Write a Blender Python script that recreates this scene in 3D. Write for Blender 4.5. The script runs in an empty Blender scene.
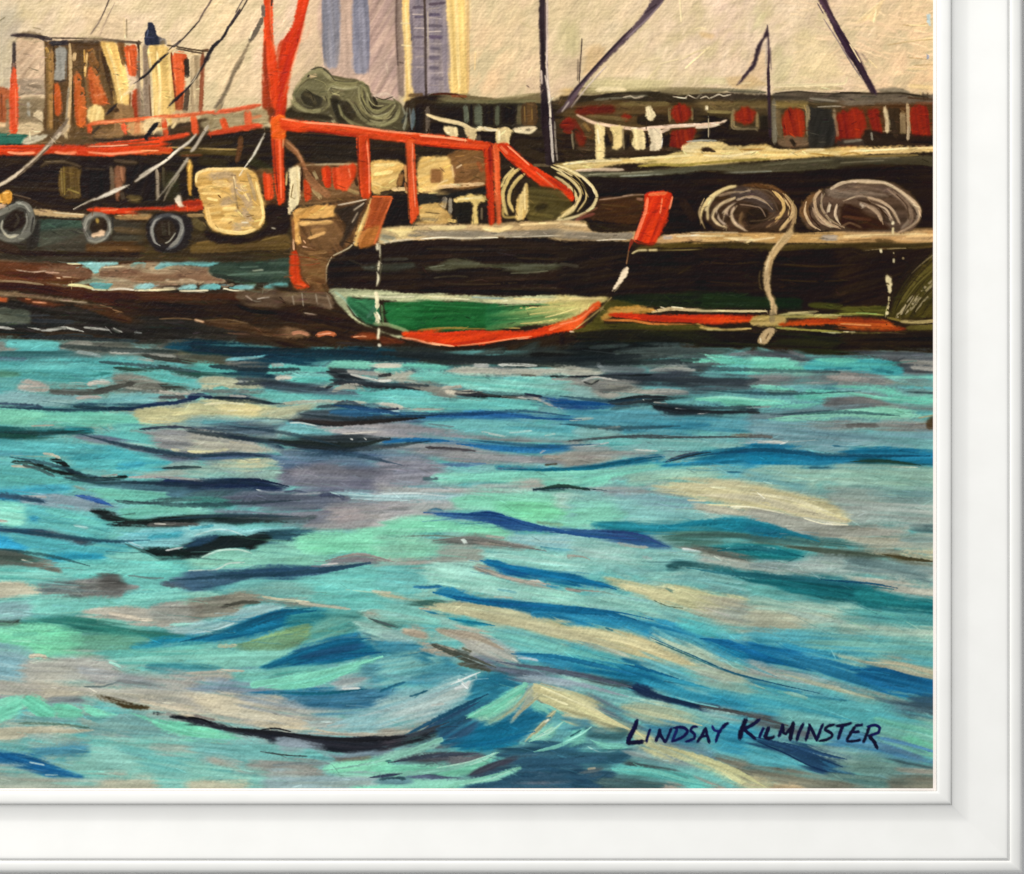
import bpy, math
import numpy as np

# ---------------------------------------------------------------- camera, light, exposure
# A framed oil painting, seen close on its lower right corner.  One photograph pixel is one
# millimetre on the canvas: x runs right, z up, the picture faces -y.
scene = bpy.context.scene
MM = .001
CX, CZ, DIST = 512.0, 437.0, 2418.0

def world_of(px, py, up=0.0):
    """point of the picture plane (mm right, mm down, mm in front of the canvas) -> metres"""
    return ((px - CX) * MM, -up * MM, (CZ - py) * MM)

cam_data = bpy.data.cameras.new('camera')
cam = bpy.data.objects.new('camera', cam_data)
scene.collection.objects.link(cam)
cam.location = (0, -DIST * MM, 0)
cam.rotation_euler = (math.radians(90), 0, 0)
cam_data.sensor_width = 36
cam_data.lens = 36 * DIST / 1024
cam_data.clip_start = .05
cam_data.clip_end = 50
scene.camera = cam

world = bpy.data.worlds.new('World')
scene.world = world
world.use_nodes = True
bg = world.node_tree.nodes['Background']
bg.inputs['Color'].default_value = (.985, .995, 1, 1)
bg.inputs['Strength'].default_value = 0.45

def area_lamp(name, loc, size, watts, colour):
    d = bpy.data.lights.new(name, 'AREA'); d.shape = 'RECTANGLE'
    d.size, d.size_y = size; d.energy = watts; d.color = colour
    o = bpy.data.objects.new(name, d); scene.collection.objects.link(o)
    o.location = loc
    from mathutils import Vector
    o.rotation_euler = (-Vector(loc)).to_track_quat('-Z', 'Y').to_euler()
    return o
area_lamp('window_light', (-2.6, -3.3, 3.6), (1.3, 1.1), 350, (1, .985, .95))

scene.view_settings.view_transform = 'Standard'
scene.view_settings.look = 'None'
scene.view_settings.exposure = 0
scene.view_settings.gamma = 1

# ---------------------------------------------------------------- materials
def new_mat(name):
    m = bpy.data.materials.new(name); m.use_nodes = True
    return m, m.node_tree, m.node_tree.nodes['Principled BSDF']

def noise_bump(nt, b, scale, strength, dist, detail=4):
    tc = nt.nodes.new('ShaderNodeTexCoord'); n = nt.nodes.new('ShaderNodeTexNoise'); bp = nt.nodes.new('ShaderNodeBump')
    n.inputs['Scale'].default_value = scale; n.inputs['Detail'].default_value = detail
    bp.inputs['Strength'].default_value = strength; bp.inputs['Distance'].default_value = dist
    nt.links.new(tc.outputs['Object'], n.inputs['Vector']); nt.links.new(n.outputs['Fac'], bp.inputs['Height'])
    nt.links.new(bp.outputs['Normal'], b.inputs['Normal'])
    return n

oil, nt, b = new_mat('oil_paint')
at = nt.nodes.new('ShaderNodeVertexColor'); at.layer_name = 'pigment'
nt.links.new(at.outputs['Color'], b.inputs['Base Color'])
b.inputs['Roughness'].default_value = .46
b.inputs['Specular IOR Level'].default_value = .14
noise_bump(nt, b, 620, .35, .0007, 3)

white_paint, nt, b = new_mat('satin_white_paint')
b.inputs['Roughness'].default_value = .42
b.inputs['Specular IOR Level'].default_value = .3
n = noise_bump(nt, b, 220, .05, .0006, 5)
rp = nt.nodes.new('ShaderNodeValToRGB')
rp.color_ramp.elements[0].color = (.84, .838, .818, 1); rp.color_ramp.elements[0].position = .3
rp.color_ramp.elements[1].color = (.87, .868, .85, 1); rp.color_ramp.elements[1].position = .7
n2 = nt.nodes.new('ShaderNodeTexNoise'); n2.inputs['Scale'].default_value = 26; n2.inputs['Detail'].default_value = 6
tc = nt.nodes.new('ShaderNodeTexCoord'); nt.links.new(tc.outputs['Object'], n2.inputs['Vector'])
nt.links.new(n2.outputs['Fac'], rp.inputs['Fac']); nt.links.new(rp.outputs['Color'], b.inputs['Base Color'])

edge_bounce_mat, nt, b = new_mat('white_edge_painted_bounce')
b.inputs['Base Color'].default_value = (.80, .735, .695, 1)  # pink tint: warm bounce light from the picture, put into the base colour
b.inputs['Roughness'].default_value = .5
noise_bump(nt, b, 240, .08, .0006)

wall_mat, nt, b = new_mat('white_wall')
b.inputs['Base Color'].default_value = (.9, .9, .9, 1); b.inputs['Roughness'].default_value = .9
noise_bump(nt, b, 60, .05, .001)

linen, nt, b = new_mat('canvas_linen')
b.inputs['Base Color'].default_value = (.55, .48, .36, 1); b.inputs['Roughness'].default_value = .9

# ---------------------------------------------------------------- helpers
def link(name, me, mat, parent=None):
    o = bpy.data.objects.new(name, me); scene.collection.objects.link(o)
    if mat: me.materials.append(mat)
    if parent: o.parent = parent
    return o

def mesh_from(name, verts, faces):
    me = bpy.data.meshes.new(name); me.from_pydata(verts, [], faces); me.update()
    return me

def quads_mesh(name, co, quads, rgb=None, smooth=True):
    """mesh straight from arrays: co n x 3, quads m x 4, rgb n x 3 linear pigment"""
    me = bpy.data.meshes.new(name)
    n, m = len(co), len(quads)
    me.vertices.add(n); me.vertices.foreach_set('co', co.astype(np.float32).ravel())
    me.loops.add(m * 4); me.loops.foreach_set('vertex_index', quads.astype(np.int32).ravel())
    me.polygons.add(m); me.polygons.foreach_set('loop_start', np.arange(m, dtype=np.int32) * 4)
    if rgb is not None:
        a = me.color_attributes.new('pigment', 'FLOAT_COLOR', 'POINT')
        a.data.foreach_set('color', np.concatenate([rgb, np.ones((n, 1))], 1).astype(np.float32).ravel())
    me.polygons.foreach_set('use_smooth', np.full(m, smooth))
    me.update(calc_edges=True); me.validate()
    return me

# ---------------------------------------------------------------- the wall behind
wl = mesh_from('wall', [(-6, .15, -5), (6, .15, -5), (6, .15, 5), (-6, .15, 5),
                        (-6, .25, -5), (6, .25, -5), (6, .25, 5), (-6, .25, 5)],
               [(0, 1, 2, 3), (5, 4, 7, 6), (4, 0, 3, 7), (1, 5, 6, 2), (3, 2, 6, 7), (4, 5, 1, 0)])
wall = link('wall', wl, wall_mat); wall['kind'] = 'structure'

# ---------------------------------------------------------------- the framed painting
LEFT, TOP, RIGHT, BOTTOM = -300.0, -250.0, 934.0, 789.4
painting = bpy.data.objects.new('framed_painting', None)
scene.collection.objects.link(painting)
painting.location = world_of((LEFT + RIGHT) / 2, BOTTOM + 84, 0)
painting['label'] = 'oil painting of moored fishing boats on turquoise water in a stepped white frame'
painting['category'] = 'painting'
bpy.context.view_layer.update()
P_INV = painting.matrix_world.inverted()

def part(name, me, mat, parent=None, label=None):
    o = link(name, me, mat, parent or painting)
    if parent is None: o.matrix_parent_inverse = P_INV
    else: o.matrix_parent_inverse = parent.matrix_world.inverted()
    if label: o['label'] = label
    return o

# frame: (right edge px, bottom edge px, mm in front of the canvas), followed round all four sides
def rail_mesh(name, prof, side):
    ring = []
    for x, y, up in prof:
        k = (DIST - up) / DIST
        xr = (x - CX) * k + CX; yb = (y - CZ) * k + CZ
        xl = LEFT - (xr - 932); yt = TOP - (yb - 788)
        ring.append({'right': ((xr, yt), (xr, yb)), 'bottom': ((xr, yb), (xl, yb)),
                     'left': ((xl, yb), (xl, yt)), 'top': ((xl, yt), (xr, yt))}[side] + (up,))
    n = len(ring); V = []; NSEG = 24
    for s in range(NSEG + 1):
        t = s / NSEG
        for a, b_, up in ring:
            V.append(world_of(a[0] + (b_[0] - a[0]) * t, a[1] + (b_[1] - a[1]) * t, up))
    F = []
    for s in range(NSEG):
        for i in range(n):
            j = (i + 1) % n
            F.append((s * n + i, s * n + j, (s + 1) * n + j, (s + 1) * n + i))
    F.append(tuple(range(n - 1, -1, -1))); F.append(tuple(NSEG * n + i for i in range(n)))
    return mesh_from(name, V, F)
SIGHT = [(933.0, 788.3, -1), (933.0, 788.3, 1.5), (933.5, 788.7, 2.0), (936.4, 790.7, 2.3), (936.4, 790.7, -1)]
SLIP = [(936.6, 790.9, -1), (936.6, 790.9, 6.2), (936.9, 791.2, 7.4), (938.0, 792.0, 8.5),
        (940.4, 794.2, 9.1), (947.0, 800.4, 9.2), (949.6, 802.7, 8.8), (951.0, 804.0, 8.0), (951.6, 804.6, 7.0), (951.7, 804.7, -1)]
COVE = [(951.9, 804.9, -25), (951.9, 804.9, 7.6), (953.0, 806.0, 6.7), (955.5, 808.5, 5.7), (959, 812, 4.6), (963, 815.8, 3.7), (966.8, 819.4, 3.1), (968.6, 821.2, 3.0),
        (970.5, 823, 3.05), (976, 828, 3.4), (986, 837.6, 4.3), (997, 848.4, 5.4), (1004, 855.4, 6.2), (1006.4, 857.6, 6.3),
        (1007.7, 858.8, 6.1), (1008.5, 859.6, 5.0), (1009.3, 860.3, 4.6), (1009.3, 860.3, -25)]
OUTER = [(1009.6, 860.6, -25), (1009.6, 860.6, 4.6), (1010.2, 861.2, 5.4), (1011.8, 862.8, 5.9), (1014, 865, 6.0),
         (1016.6, 867.4, 5.7), (1019.0, 869.6, 5.2), (1020.8, 871.2, 4.4), (1021.6, 872.0, 3.2), (1021.9, 872.3, 0), (1021.9, 872.3, -25)]
for side in ('right', 'bottom', 'left', 'top'):
    lab = {'right': 'white moulded frame rail running up the right edge', 'bottom': 'white moulded frame rail running along the bottom edge'}
    rail = part('frame_rail', rail_mesh('frame_rail', COVE, side), white_paint, None, lab.get(side))
    part('sight_edge', rail_mesh('sight_edge', SIGHT, side), edge_bounce_mat, rail)
    part('inner_slip', rail_mesh('inner_slip', SLIP, side), white_paint, rail)
    part('outer_bead', rail_mesh('outer_bead', OUTER, side), white_paint, rail)
for o in list(scene.objects):
    if o.type == 'MESH' and o.name.split('.')[0] in ('frame_rail', 'inner_slip', 'outer_bead', 'sight_edge'):
        o.data.polygons.foreach_set('use_smooth', np.ones(len(o.data.polygons), bool))
        o.data.set_sharp_from_angle(angle=math.radians(50))

# ---------------------------------------------------------------- painting engine
# One picture pixel of the photograph is one millimetre on the canvas.  The picture
# is laid down stroke by stroke as oil paint: colour, paint thickness and which
# painted thing the dab belongs to are kept on a fine lattice that becomes mesh.
S = 1.5                                   # lattice samples per millimetre
X0, Y0, X1, Y1 = -7.0, -7.0, 934.0, 791.0
NW, NH = int((X1 - X0) * S) + 1, int((Y1 - Y0) * S) + 1
rng = np.random.default_rng(7)
COL = np.zeros((NH, NW, 3), np.float32)
HGT = np.zeros((NH, NW), np.float32)
PID = np.zeros((NH, NW), np.int16)
GX, GY = np.meshgrid(X0 + np.arange(NW) / S, Y0 + np.arange(NH) / S)
GX = GX.astype(np.float32); GY = GY.astype(np.float32)

def smooth1(a, n, axis):
    k = np.hanning(n + 2)[1:-1]; k /= k.sum()
    out = np.zeros_like(a)
    for i, w in enumerate(k):
        out += w * np.roll(a, i - n // 2, axis)
    return out
def norm01(a):
    a = (a - a.mean()) / (a.std() + 1e-9)
    return np.clip(.5 + .25 * a, 0, 1).astype(np.float32)
STREAK = norm01(smooth1(smooth1(rng.random((256, 512)), 3, 0), 40, 1))
CLOUD = norm01(smooth1(smooth1(rng.random((256, 256)), 17, 0), 17, 1))
def look(tex, u, v):
    h, w = tex.shape
    u0 = np.floor(u); v0 = np.floor(v)
    fu = (u - u0).astype(np.float32); fv = (v - v0).astype(np.float32)
    i = u0.astype(np.int32) % w; j = v0.astype(np.int32) % h
    i2 = (i + 1) % w; j2 = (j + 1) % h
    return (tex[j, i] * (1 - fu) + tex[j, i2] * fu) * (1 - fv) + (tex[j2, i] * (1 - fu) + tex[j2, i2] * fu) * fv
def sstep(a, b, x):
    t = np.clip((x - a) / (b - a), 0, 1)
    return t * t * (3 - 2 * t)

GRAIN = norm01(smooth1(smooth1(rng.random((NH, NW)), 3, 0), 5, 1))
# woven canvas: slanted thread crests, uneven
_a = GX + .8 * GY + 9 * (look(CLOUD, GX / 9, GY / 9) - .5) + 5 * (look(CLOUD, GX / 2.6 + 90, GY / 2.6 + 40) - .5)
_b = GY + 2.0 * (look(CLOUD, GX / 5 + 31, GY / 3 + 77) - .5)
_k = .25 + .75 * sstep(.25, .75, look(CLOUD, GX / 3.4 + 140, GY / 3.4 + 20))
_thread = np.sin(2 * np.pi * _b / 2.9) * (.4 + .6 * look(CLOUD, GX / 4 + 11, GY / 1.5 + 60))
_slub = look(STREAK, (GX - GY) * 9 + 300, (GX + GY * .85) / 2.3) - .5
WEAVE = _k * np.sin(2 * np.pi * _a / 4.7) * .14 + .17 * _thread + .8 * _slub + .9 * (look(CLOUD, (GX - GY) * 2.4 + 9, (GX + GY * 1.1) * 4.2) - .5) + 1.9 * (look(CLOUD, GX / .62, GY / .5) - .5)
WEAVE = norm01(WEAVE)

def hexc(h):
    return np.array([int(h[i:i + 2], 16) for i in (0, 2, 4)], np.float32) / 255.
def spline(P, closed=False, step=2.0):
    P = np.array(P, np.float64); n = len(P)
    if n < 3 and not closed:
        out = []
        for a, b in zip(P[:-1], P[1:]):
            m = max(2, int(np.hypot(*(b - a)) / step) + 1)
            for k in range(m): out.append(a + (b - a) * k / m)
        return np.array(out + [P[-1]])
    out = []
    for i in range(n if closed else n - 1):
        if closed: p0, p1, p2, p3 = P[i - 1], P[i], P[(i + 1) % n], P[(i + 2) % n]
        else: p0, p1, p2, p3 = P[max(i - 1, 0)], P[i], P[i + 1], P[min(i + 2, n - 1)]
        m = max(2, int(np.hypot(*(p2 - p1)) / step) + 1)
        d1 = (p2 - p0) * .42; d2 = (p3 - p1) * .42
        L = np.hypot(*(p2 - p1)) + 1e-6
        for d in (d1, d2):
            l = np.hypot(*d)
            if l > L: d *= L / l
        for k in range(m):
            t = k / m
            out.append((2*t**3-3*t*t+1)*p1 + (t**3-2*t*t+t)*d1 + (-2*t**3+3*t*t)*p2 + (t**3-t*t)*d2)
    if not closed: out.append(P[-1])
    return np.array(out)
def window(xa, ya, xb, yb):
    i0 = max(0, int((xa - X0) * S)); i1 = min(NW, int((xb - X0) * S) + 2)
    j0 = max(0, int((ya - Y0) * S)); j1 = min(NH, int((yb - Y0) * S) + 2)
    return (None if i1 <= i0 or j1 <= j0 else (slice(j0, j1), slice(i0, i1)))
WARM = np.array([1., .1, -.9], np.float32)
YY = .6
LIFT = 1.0
NOW = 1                                    # id of the painted thing being worked on

def lay(win, m, cols, grad, lanes, s1, o):
    """blend one dab: m coverage, cols one or two colours, lanes bristle noise 0..1"""
    c1, c2 = cols
    mixf = grad if grad is not None else sstep(.35, .65, lanes if o.get('m') is None else lanes * 0 + o['m'])
    c = c1 + (c2 - c1) * mixf[..., None]
    j = o.get('j', .085)
    cl = look(CLOUD, GX[win] / 2.6 + 13 * len(PARTS), GY[win] / 1.9 + rng.random() * 200) - .5
    lum = j * 2.2 * (s1 - .5) + j * 1.2 * cl + j * .9 * (GRAIN[win] - .5)
    c = c * (1 + lum[..., None]) + j * .3 * (s1[..., None] - .5) + j * .12 * cl[..., None] * WARM
    dry = o.get('d', 0)
    if dry:
        th = WEAVE[win] * .6 + lanes * .4
        m = m * sstep(dry - .08, dry + .08, th + .12)
    a = (m * o.get('a', .96))[..., None]
    COL[win] = COL[win] * (1 - a) + c * a
    if NOW >= 0 and not o.get('k'):
        PID[win][m > .5] = NOW
    h = o.get('h', .30)
    hm = m * min(1., .25 + o.get('a', 1.))
    HGT[win] = HGT[win] * (1 - .75 * hm) + hm * h * (.58 + .48 * s1)

def brush(pts, w, cols, o):
    P = spline(pts, step=max(1.0, min(3.0, w / 3)))
    d = np.hypot(*(P[1:] - P[:-1]).T); T = np.concatenate([[0], np.cumsum(d)]); L = T[-1] + 1e-6
    r = w / 2
    tp = o.get('t', 1.0)                   # 0 blunt, 1 soft taper, 2 pointed both, 3 pointed at the end, 4 at the start
    f = T / L
    if tp == 0: R = np.full(len(P), r)
    elif tp == 2: R = r * np.clip(np.sin(np.pi * np.clip(f, 0, 1)), .10, 1) ** .7
    elif tp == 3: R = r * np.clip(1 - f, .1, 1) ** .6
    elif tp == 4: R = r * np.clip(f, .1, 1) ** .6
    else: R = r * np.clip(.55 + np.minimum(f, 1 - f) * 4, 0, 1)
    R = np.maximum(R, .42)
    pad = r * 1.3 + 2
    win = window(P[:, 0].min() - pad, P[:, 1].min() - pad, P[:, 0].max() + pad, P[:, 1].max() + pad)
    if win is None: return
    j0, i0 = win[0].start, win[1].start
    gx = GX[win]; gy = GY[win]
    q = np.full(gx.shape, 9., np.float32); U = np.zeros_like(q); TT = np.zeros_like(q)
    for k in range(len(P) - 1):
        a, b = P[k], P[k + 1]; rr = max(R[k], R[k + 1]) * 1.35 + 1.5
        sub = window(min(a[0], b[0]) - rr, min(a[1], b[1]) - rr, max(a[0], b[0]) + rr, max(a[1], b[1]) + rr)
        if sub is None: continue
        sl = (slice(sub[0].start - j0, sub[0].stop - j0), slice(sub[1].start - i0, sub[1].stop - i0))
        x = gx[sl] - a[0]; y = gy[sl] - a[1]
        ex, ey = b - a; l2 = ex * ex + ey * ey + 1e-9
        t = np.clip((x * ex + y * ey) / l2, 0, 1)
        dx = x - t * ex; dy = y - t * ey
        rad = R[k] + (R[k + 1] - R[k]) * t
        dist = np.sqrt(dx * dx + dy * dy)
        qq = dist / rad
        better = qq < q[sl]
        q[sl] = np.where(better, qq, q[sl])
        sg = np.sign(ex * y - ey * x)
        U[sl] = np.where(better, sg * dist, U[sl])
        TT[sl] = np.where(better, T[k] + t * d[k], TT[sl])
    sd1, sd2 = rng.random() * 500, rng.random() * 250
    lw = min(1.6, max(.7, w / 7))
    lanes = look(STREAK, TT / 2.2 + sd1, U / lw + sd2)
    s1 = look(STREAK, TT / 1.6 + sd2 * 2, U / lw + sd1)
    fe = o.get('f', .32 if NOW == PARTS.get('W') else .2)
    px = 0.55 / max(R.max(), .5)
    tooth = (WEAVE[win] - .5) * min(.3, .6 / max(r, .8)) + (GRAIN[win] - .5) * min(.6, 1.6 / max(r, 1.))
    e = q + (lanes - .5) * min(.4, .14 + fe * .35) + tooth * o.get('y', YY)
    m = 1 - sstep(1 - fe - px * .6, 1 + fe * .4 + px * .6, e)
    rag = o.get('r', .5) * min(w, 9) * .9  # ragged stroke end
    if tp in (0, 1) and L > w:
        endd = np.minimum(TT, L - TT)
        m = m * sstep(-.2, 1.2, (endd + .35 * w * (q > 0) - rag * lanes) / max(1., rag) + .2)
    g = (TT / L) if o.get('g') else None
    lay(win, m, cols, g, lanes, s1, o)

def patch(pts, cols, o):
    P = np.array(pts, float) if o.get('c') else spline(pts, True, step=3.0)
    fe = o.get('f', .7) * (1.6 if NOW == PARTS.get('W') else 1.25)
    pad = 3 + fe
    win = window(P[:, 0].min() - pad, P[:, 1].min() - pad, P[:, 0].max() + pad, P[:, 1].max() + pad)
    if win is None: return
    gx = GX[win]; gy = GY[win]
    ins = np.zeros(gx.shape, bool); dist = np.full(gx.shape, 1e9, np.float32)
    for k in range(len(P)):
        (ax, ay), (bx, by) = P[k - 1], P[k]
        if ay != by:
            cr = ((ay > gy) != (by > gy)) & (gx < (bx - ax) * (gy - ay) / (by - ay) + ax)
            ins ^= cr
        ex, ey = bx - ax, by - ay; l2 = ex * ex + ey * ey + 1e-9
        x = gx - ax; y = gy - ay
        t = np.clip((x * ex + y * ey) / l2, 0, 1)
        dist = np.minimum(dist, (x - t * ex) ** 2 + (y - t * ey) ** 2)
    sd = np.sqrt(dist) * np.where(ins, 1, -1)
    if 'q' in o: an = math.radians(o['q'])
    else:
        c = P - P.mean(0); ev, evec = np.linalg.eigh(c.T @ c); an = math.atan2(evec[1, 1], evec[0, 1])
    ca, sa = math.cos(an), math.sin(an)
    al = gx * ca + gy * sa; pe = -gx * sa + gy * ca
    al = al + 6 * (look(CLOUD, gx / 9, gy / 9) - .5); pe = pe + 3 * (look(CLOUD, gx / 14 + 50, gy / 14) - .5)
    sd1, sd2 = rng.random() * 500, rng.random() * 250
    lw = o.get('l', 1.25)
    lanes = look(STREAK, al / 2.6 + sd1, pe / lw + sd2)
    s1 = look(STREAK, al / 1.8 + sd2, pe / lw + sd1)
    y = o.get('y', YY)
    wob = (WEAVE[win] - .5) * .8 + (GRAIN[win] - .5) * 2.2 + (look(CLOUD, gx / 3.1 + sd1, gy / 2.3) - .5) * (1.6 + fe * 1.2)
    m = sstep(-fe - .3, fe + .3, sd + ((lanes - .5) * (1.5 + fe * 2.4) + wob) * y)
    for key, sgn, co in (('L', 1, gx), ('R', -1, gx), ('U', 1, gy), ('D', -1, gy)):
        if key in o: m = m * sstep(-9, 7, sgn * (co - o[key]) + 14 * (lanes - .5))
    g = None
    if o.get('g') == 1: g = np.clip((al - al[ins].min()) / (np.ptp(al[ins]) + 1e-6), 0, 1) if ins.any() else None
    if o.get('g') == 2 and ins.any(): g = np.clip((gy - P[:, 1].min()) / (np.ptp(P[:, 1]) + 1e-6), 0, 1)
    if o.get('g') == 3 and ins.any(): g = np.clip((gx - P[:, 0].min()) / (np.ptp(P[:, 0]) + 1e-6), 0, 1)
    if g is not None: g = np.clip(g + .35 * (lanes - .5), 0, 1)
    lay(win, m, cols, g, lanes, s1, o)

def sea(c):
    """the sea is mixed a little greener and greyer than pure blue"""
    r, g, b = c
    if b > g:
        d = (b - g); b = g + d * .84
        g = g + d * .03; r = r - .12 * max(0, d) * (r < g)
        if r > g - .03: k = .93; r, g, b = r * k - .015, g * k + .005, b * k
    if r > g: r, g = r - .35 * (r - g) - .006, g + .004
    c = np.array([max(r, .02), g, b], np.float32)
    l = float(c @ np.array([.3, .55, .15], np.float32))
    c = l + (c - l) * (.98 if g < b + .05 else .84)
    return np.clip(c * (.85 + .13 * min(1, l / .5)), .02, 1)
def boat(c):
    r, g, b = c
    l = .3 * r + .55 * g + .15 * b
    if .3 < r < .74 and g < .4 * r: return np.array([r * .83, g * .80, b * .8], np.float32)
    if b > r + .01 and l > .3 and abs(b - g) < .14 and r > .4: return np.array([l + (q - l) * .62 + e for q, e in ((r, .012), (g, 0), (b, -.006))], np.float32)
    if r > .5 and g < .45 * r: return np.array([r * .955, g * 1.02, b * .9], np.float32)
    if l < .14: return np.array([r + .022, g + .014, b + .004], np.float32)
    if min(b, g) > r + .12: return np.array([(l + (q - l) * .8) * .93 for q in (r, g, b)], np.float32)
    k = min(1, max(0, (l - .35) / .3)) * (r > b + .02)
    return np.array([min(1, r * (1 + .02 * k)), g * (.99 + .01 * k), b * (.97 - .005 * k)], np.float32)

PARTS = {}                                 # key -> id
def run(text):
    """I key: whose paint follows.  T x y s: origin and scale of the coordinates.
    s colour width x,y x,y ... ;options = brush stroke     p colour x,y x,y ... ;options = filled patch"""
    global NOW, YY
    tx, ty, ts = 0., 0., 1.
    for ln in text.strip().splitlines():
        ln = ln.split('#')[0].strip()
        if not ln: continue
        body, _, op = ln.partition(';')
        w = body.split(); o = {}
        for q in op.split(): o[q[0]] = float(q[1:] or 1)
        if w[0] == 'I':
            NOW = PARTS.setdefault(w[1], len(PARTS) + 1); continue
        if w[0] == 'T':
            tx, ty, ts = float(w[1]), float(w[2]), float(w[3]); continue
        cs = w[1].replace('>', '/').split('/')
        cols = (hexc(cs[0]), hexc(cs[-1]))
        if NOW == PARTS.get('W'): cols = tuple(map(sea, cols))
        elif NOW != PARTS.get('SIG'): cols = tuple(map(boat, cols))
        YY = .7 if NOW == PARTS.get('W') else .45
        if '>' in w[1] and 'g' not in o: o['g'] = 1
        k = 2; wid = 0
        if w[0] == 's': wid = float(w[2]) / ts; k = 3
        pts = []
        raw = [tuple(map(float, q.split(','))) for q in w[k:]]
        if w[0] == 'p' and ts > 2 and 'c' not in o:
            ux = [a for a, b in raw]; uy = [b for a, b in raw]
            if -14 <= min(ux) <= 2 and tx > 1: o['L'] = tx; raw = [(a - 14 * ts if a <= 2 else a, b) for a, b in raw]
            if 1022 <= max(ux) <= 1040 and tx + 1024 / ts < 931: o['R'] = tx + 1024 / ts; raw = [(a + 14 * ts if a >= 1022 else a, b) for a, b in raw]
            if ts < 6:
                if -22 <= min(uy) <= 2 and ty > 345: o['U'] = ty + 2; raw = [(a, b - 14 * ts if b <= 2 else b) for a, b in raw]
                if 866 <= max(uy) <= 902 and ty < 600: o['D'] = ty + 168; raw = [(a, b + 14 * ts if b >= 866 else b) for a, b in raw]
        for a, b in raw:
            x, y = tx + a / ts, ty + b / ts
            if x < .8: x = min(x, -7)
            if y < .8: y = min(y, -7 if ty + 1 > 345 or w[0] == 'p' and len(raw) > 24 else -4)
            if x > 931: x = 937
            if y > 787.5: y = 794
            pts.append((x, y))
        if w[0] == 's': brush(pts, wid, cols, o)
        else: patch(pts, cols, o)

def grid_fill(poly, xs, ys, rows, n, wl, ang, o):
    """cover an area with many short strokes whose colours follow a coarse table"""
    G = np.array([[hexc(c) for c in r.split()] for r in rows])
    xs = np.array(xs, float); ys = np.array(ys, float)
    xa, ya, xb, yb = poly
    for _ in range(n):
        x = rng.uniform(xa, xb); y = rng.uniform(ya, yb)
        i = int(np.clip(np.searchsorted(xs, x) - 1, 0, len(xs) - 2)); j = int(np.clip(np.searchsorted(ys, y) - 1, 0, len(ys) - 2))
        fx = np.clip((x - xs[i]) / (xs[i + 1] - xs[i]), 0, 1); fy = np.clip((y - ys[j]) / (ys[j + 1] - ys[j]), 0, 1)
        c = (G[j, i] * (1 - fx) + G[j, i + 1] * fx) * (1 - fy) + (G[j + 1, i] * (1 - fx) + G[j + 1, i + 1] * fx) * fy
        c = (sea(c) if y > 350 else boat(c) * LIFT) * (1 + rng.normal(0, .025 if y > 350 else .012)) + rng.normal(0, .006, 3)
        l = rng.uniform(.6, 1.3) * wl[1]; a = math.radians(rng.normal(ang, 14)); w_ = rng.uniform(.7, 1.3) * wl[0]
        dx, dy = math.cos(a) * l / 2, math.sin(a) * l / 2
        brush([(x - dx, y - dy), (x + dx * .2, y + dy * .2 + rng.normal(0, .6)), (x + dx, y + dy)], w_, (c, c * rng.uniform(.96, 1.04)), dict(o))

run('''I sky''')
NOW = PARTS['sky']
COL[:] = hexc('d6c095')
PID[:] = NOW
LIFT = np.array([1.082, 1.075, 1.185], np.float32)
grid_fill((-34, -34, 936, 96), [0, 70, 140, 220, 330, 480, 560, 640, 720, 800, 870, 932], [0, 35, 90],
   ['c6b88f d2be92 d6c296 d9c48e d2b898 d6c08f d0bc8c d6c394 dec6a2 dac69e e0c494 e6c690',
    'bdb090 d3bc92 d8c298 dcc592 d2b698 dac08c cfbd8e d9c49a dec5a0 d9c69a dec394 e4c28c',
    'b2a78e d4bc98 d9c29a dcc590 d2b496 debf88 cdb58e d4c496 dcc59a dcc69c dec292 e2be88'],
   1500, (12, 20), -50, {'a': .34, 'f': .5, 'h': .16, 'r': .8})
grid_fill((-34, -34, 936, 94), [0, 220, 480, 720, 932], [0, 90],
   ['d4c498 e2cd9c dcc696 e6d2aa eed2a0', 'c6b896 e4cd9c e4c692 e6d2a8 eaca98'],
   650, (3.4, 12), -50, {'a': .3, 'f': .7, 'h': .4, 'r': 1, 'd': .4})
grid_fill((780, -34, 936, 92), [780, 932], [0, 90], ['dcc596 eacb98', 'dcc494 e6c48e'],
   130, (2.2, 26), 4, {'a': .6, 'f': .6, 'h': .5, 'r': 1})
LIFT = 1.0
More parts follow.
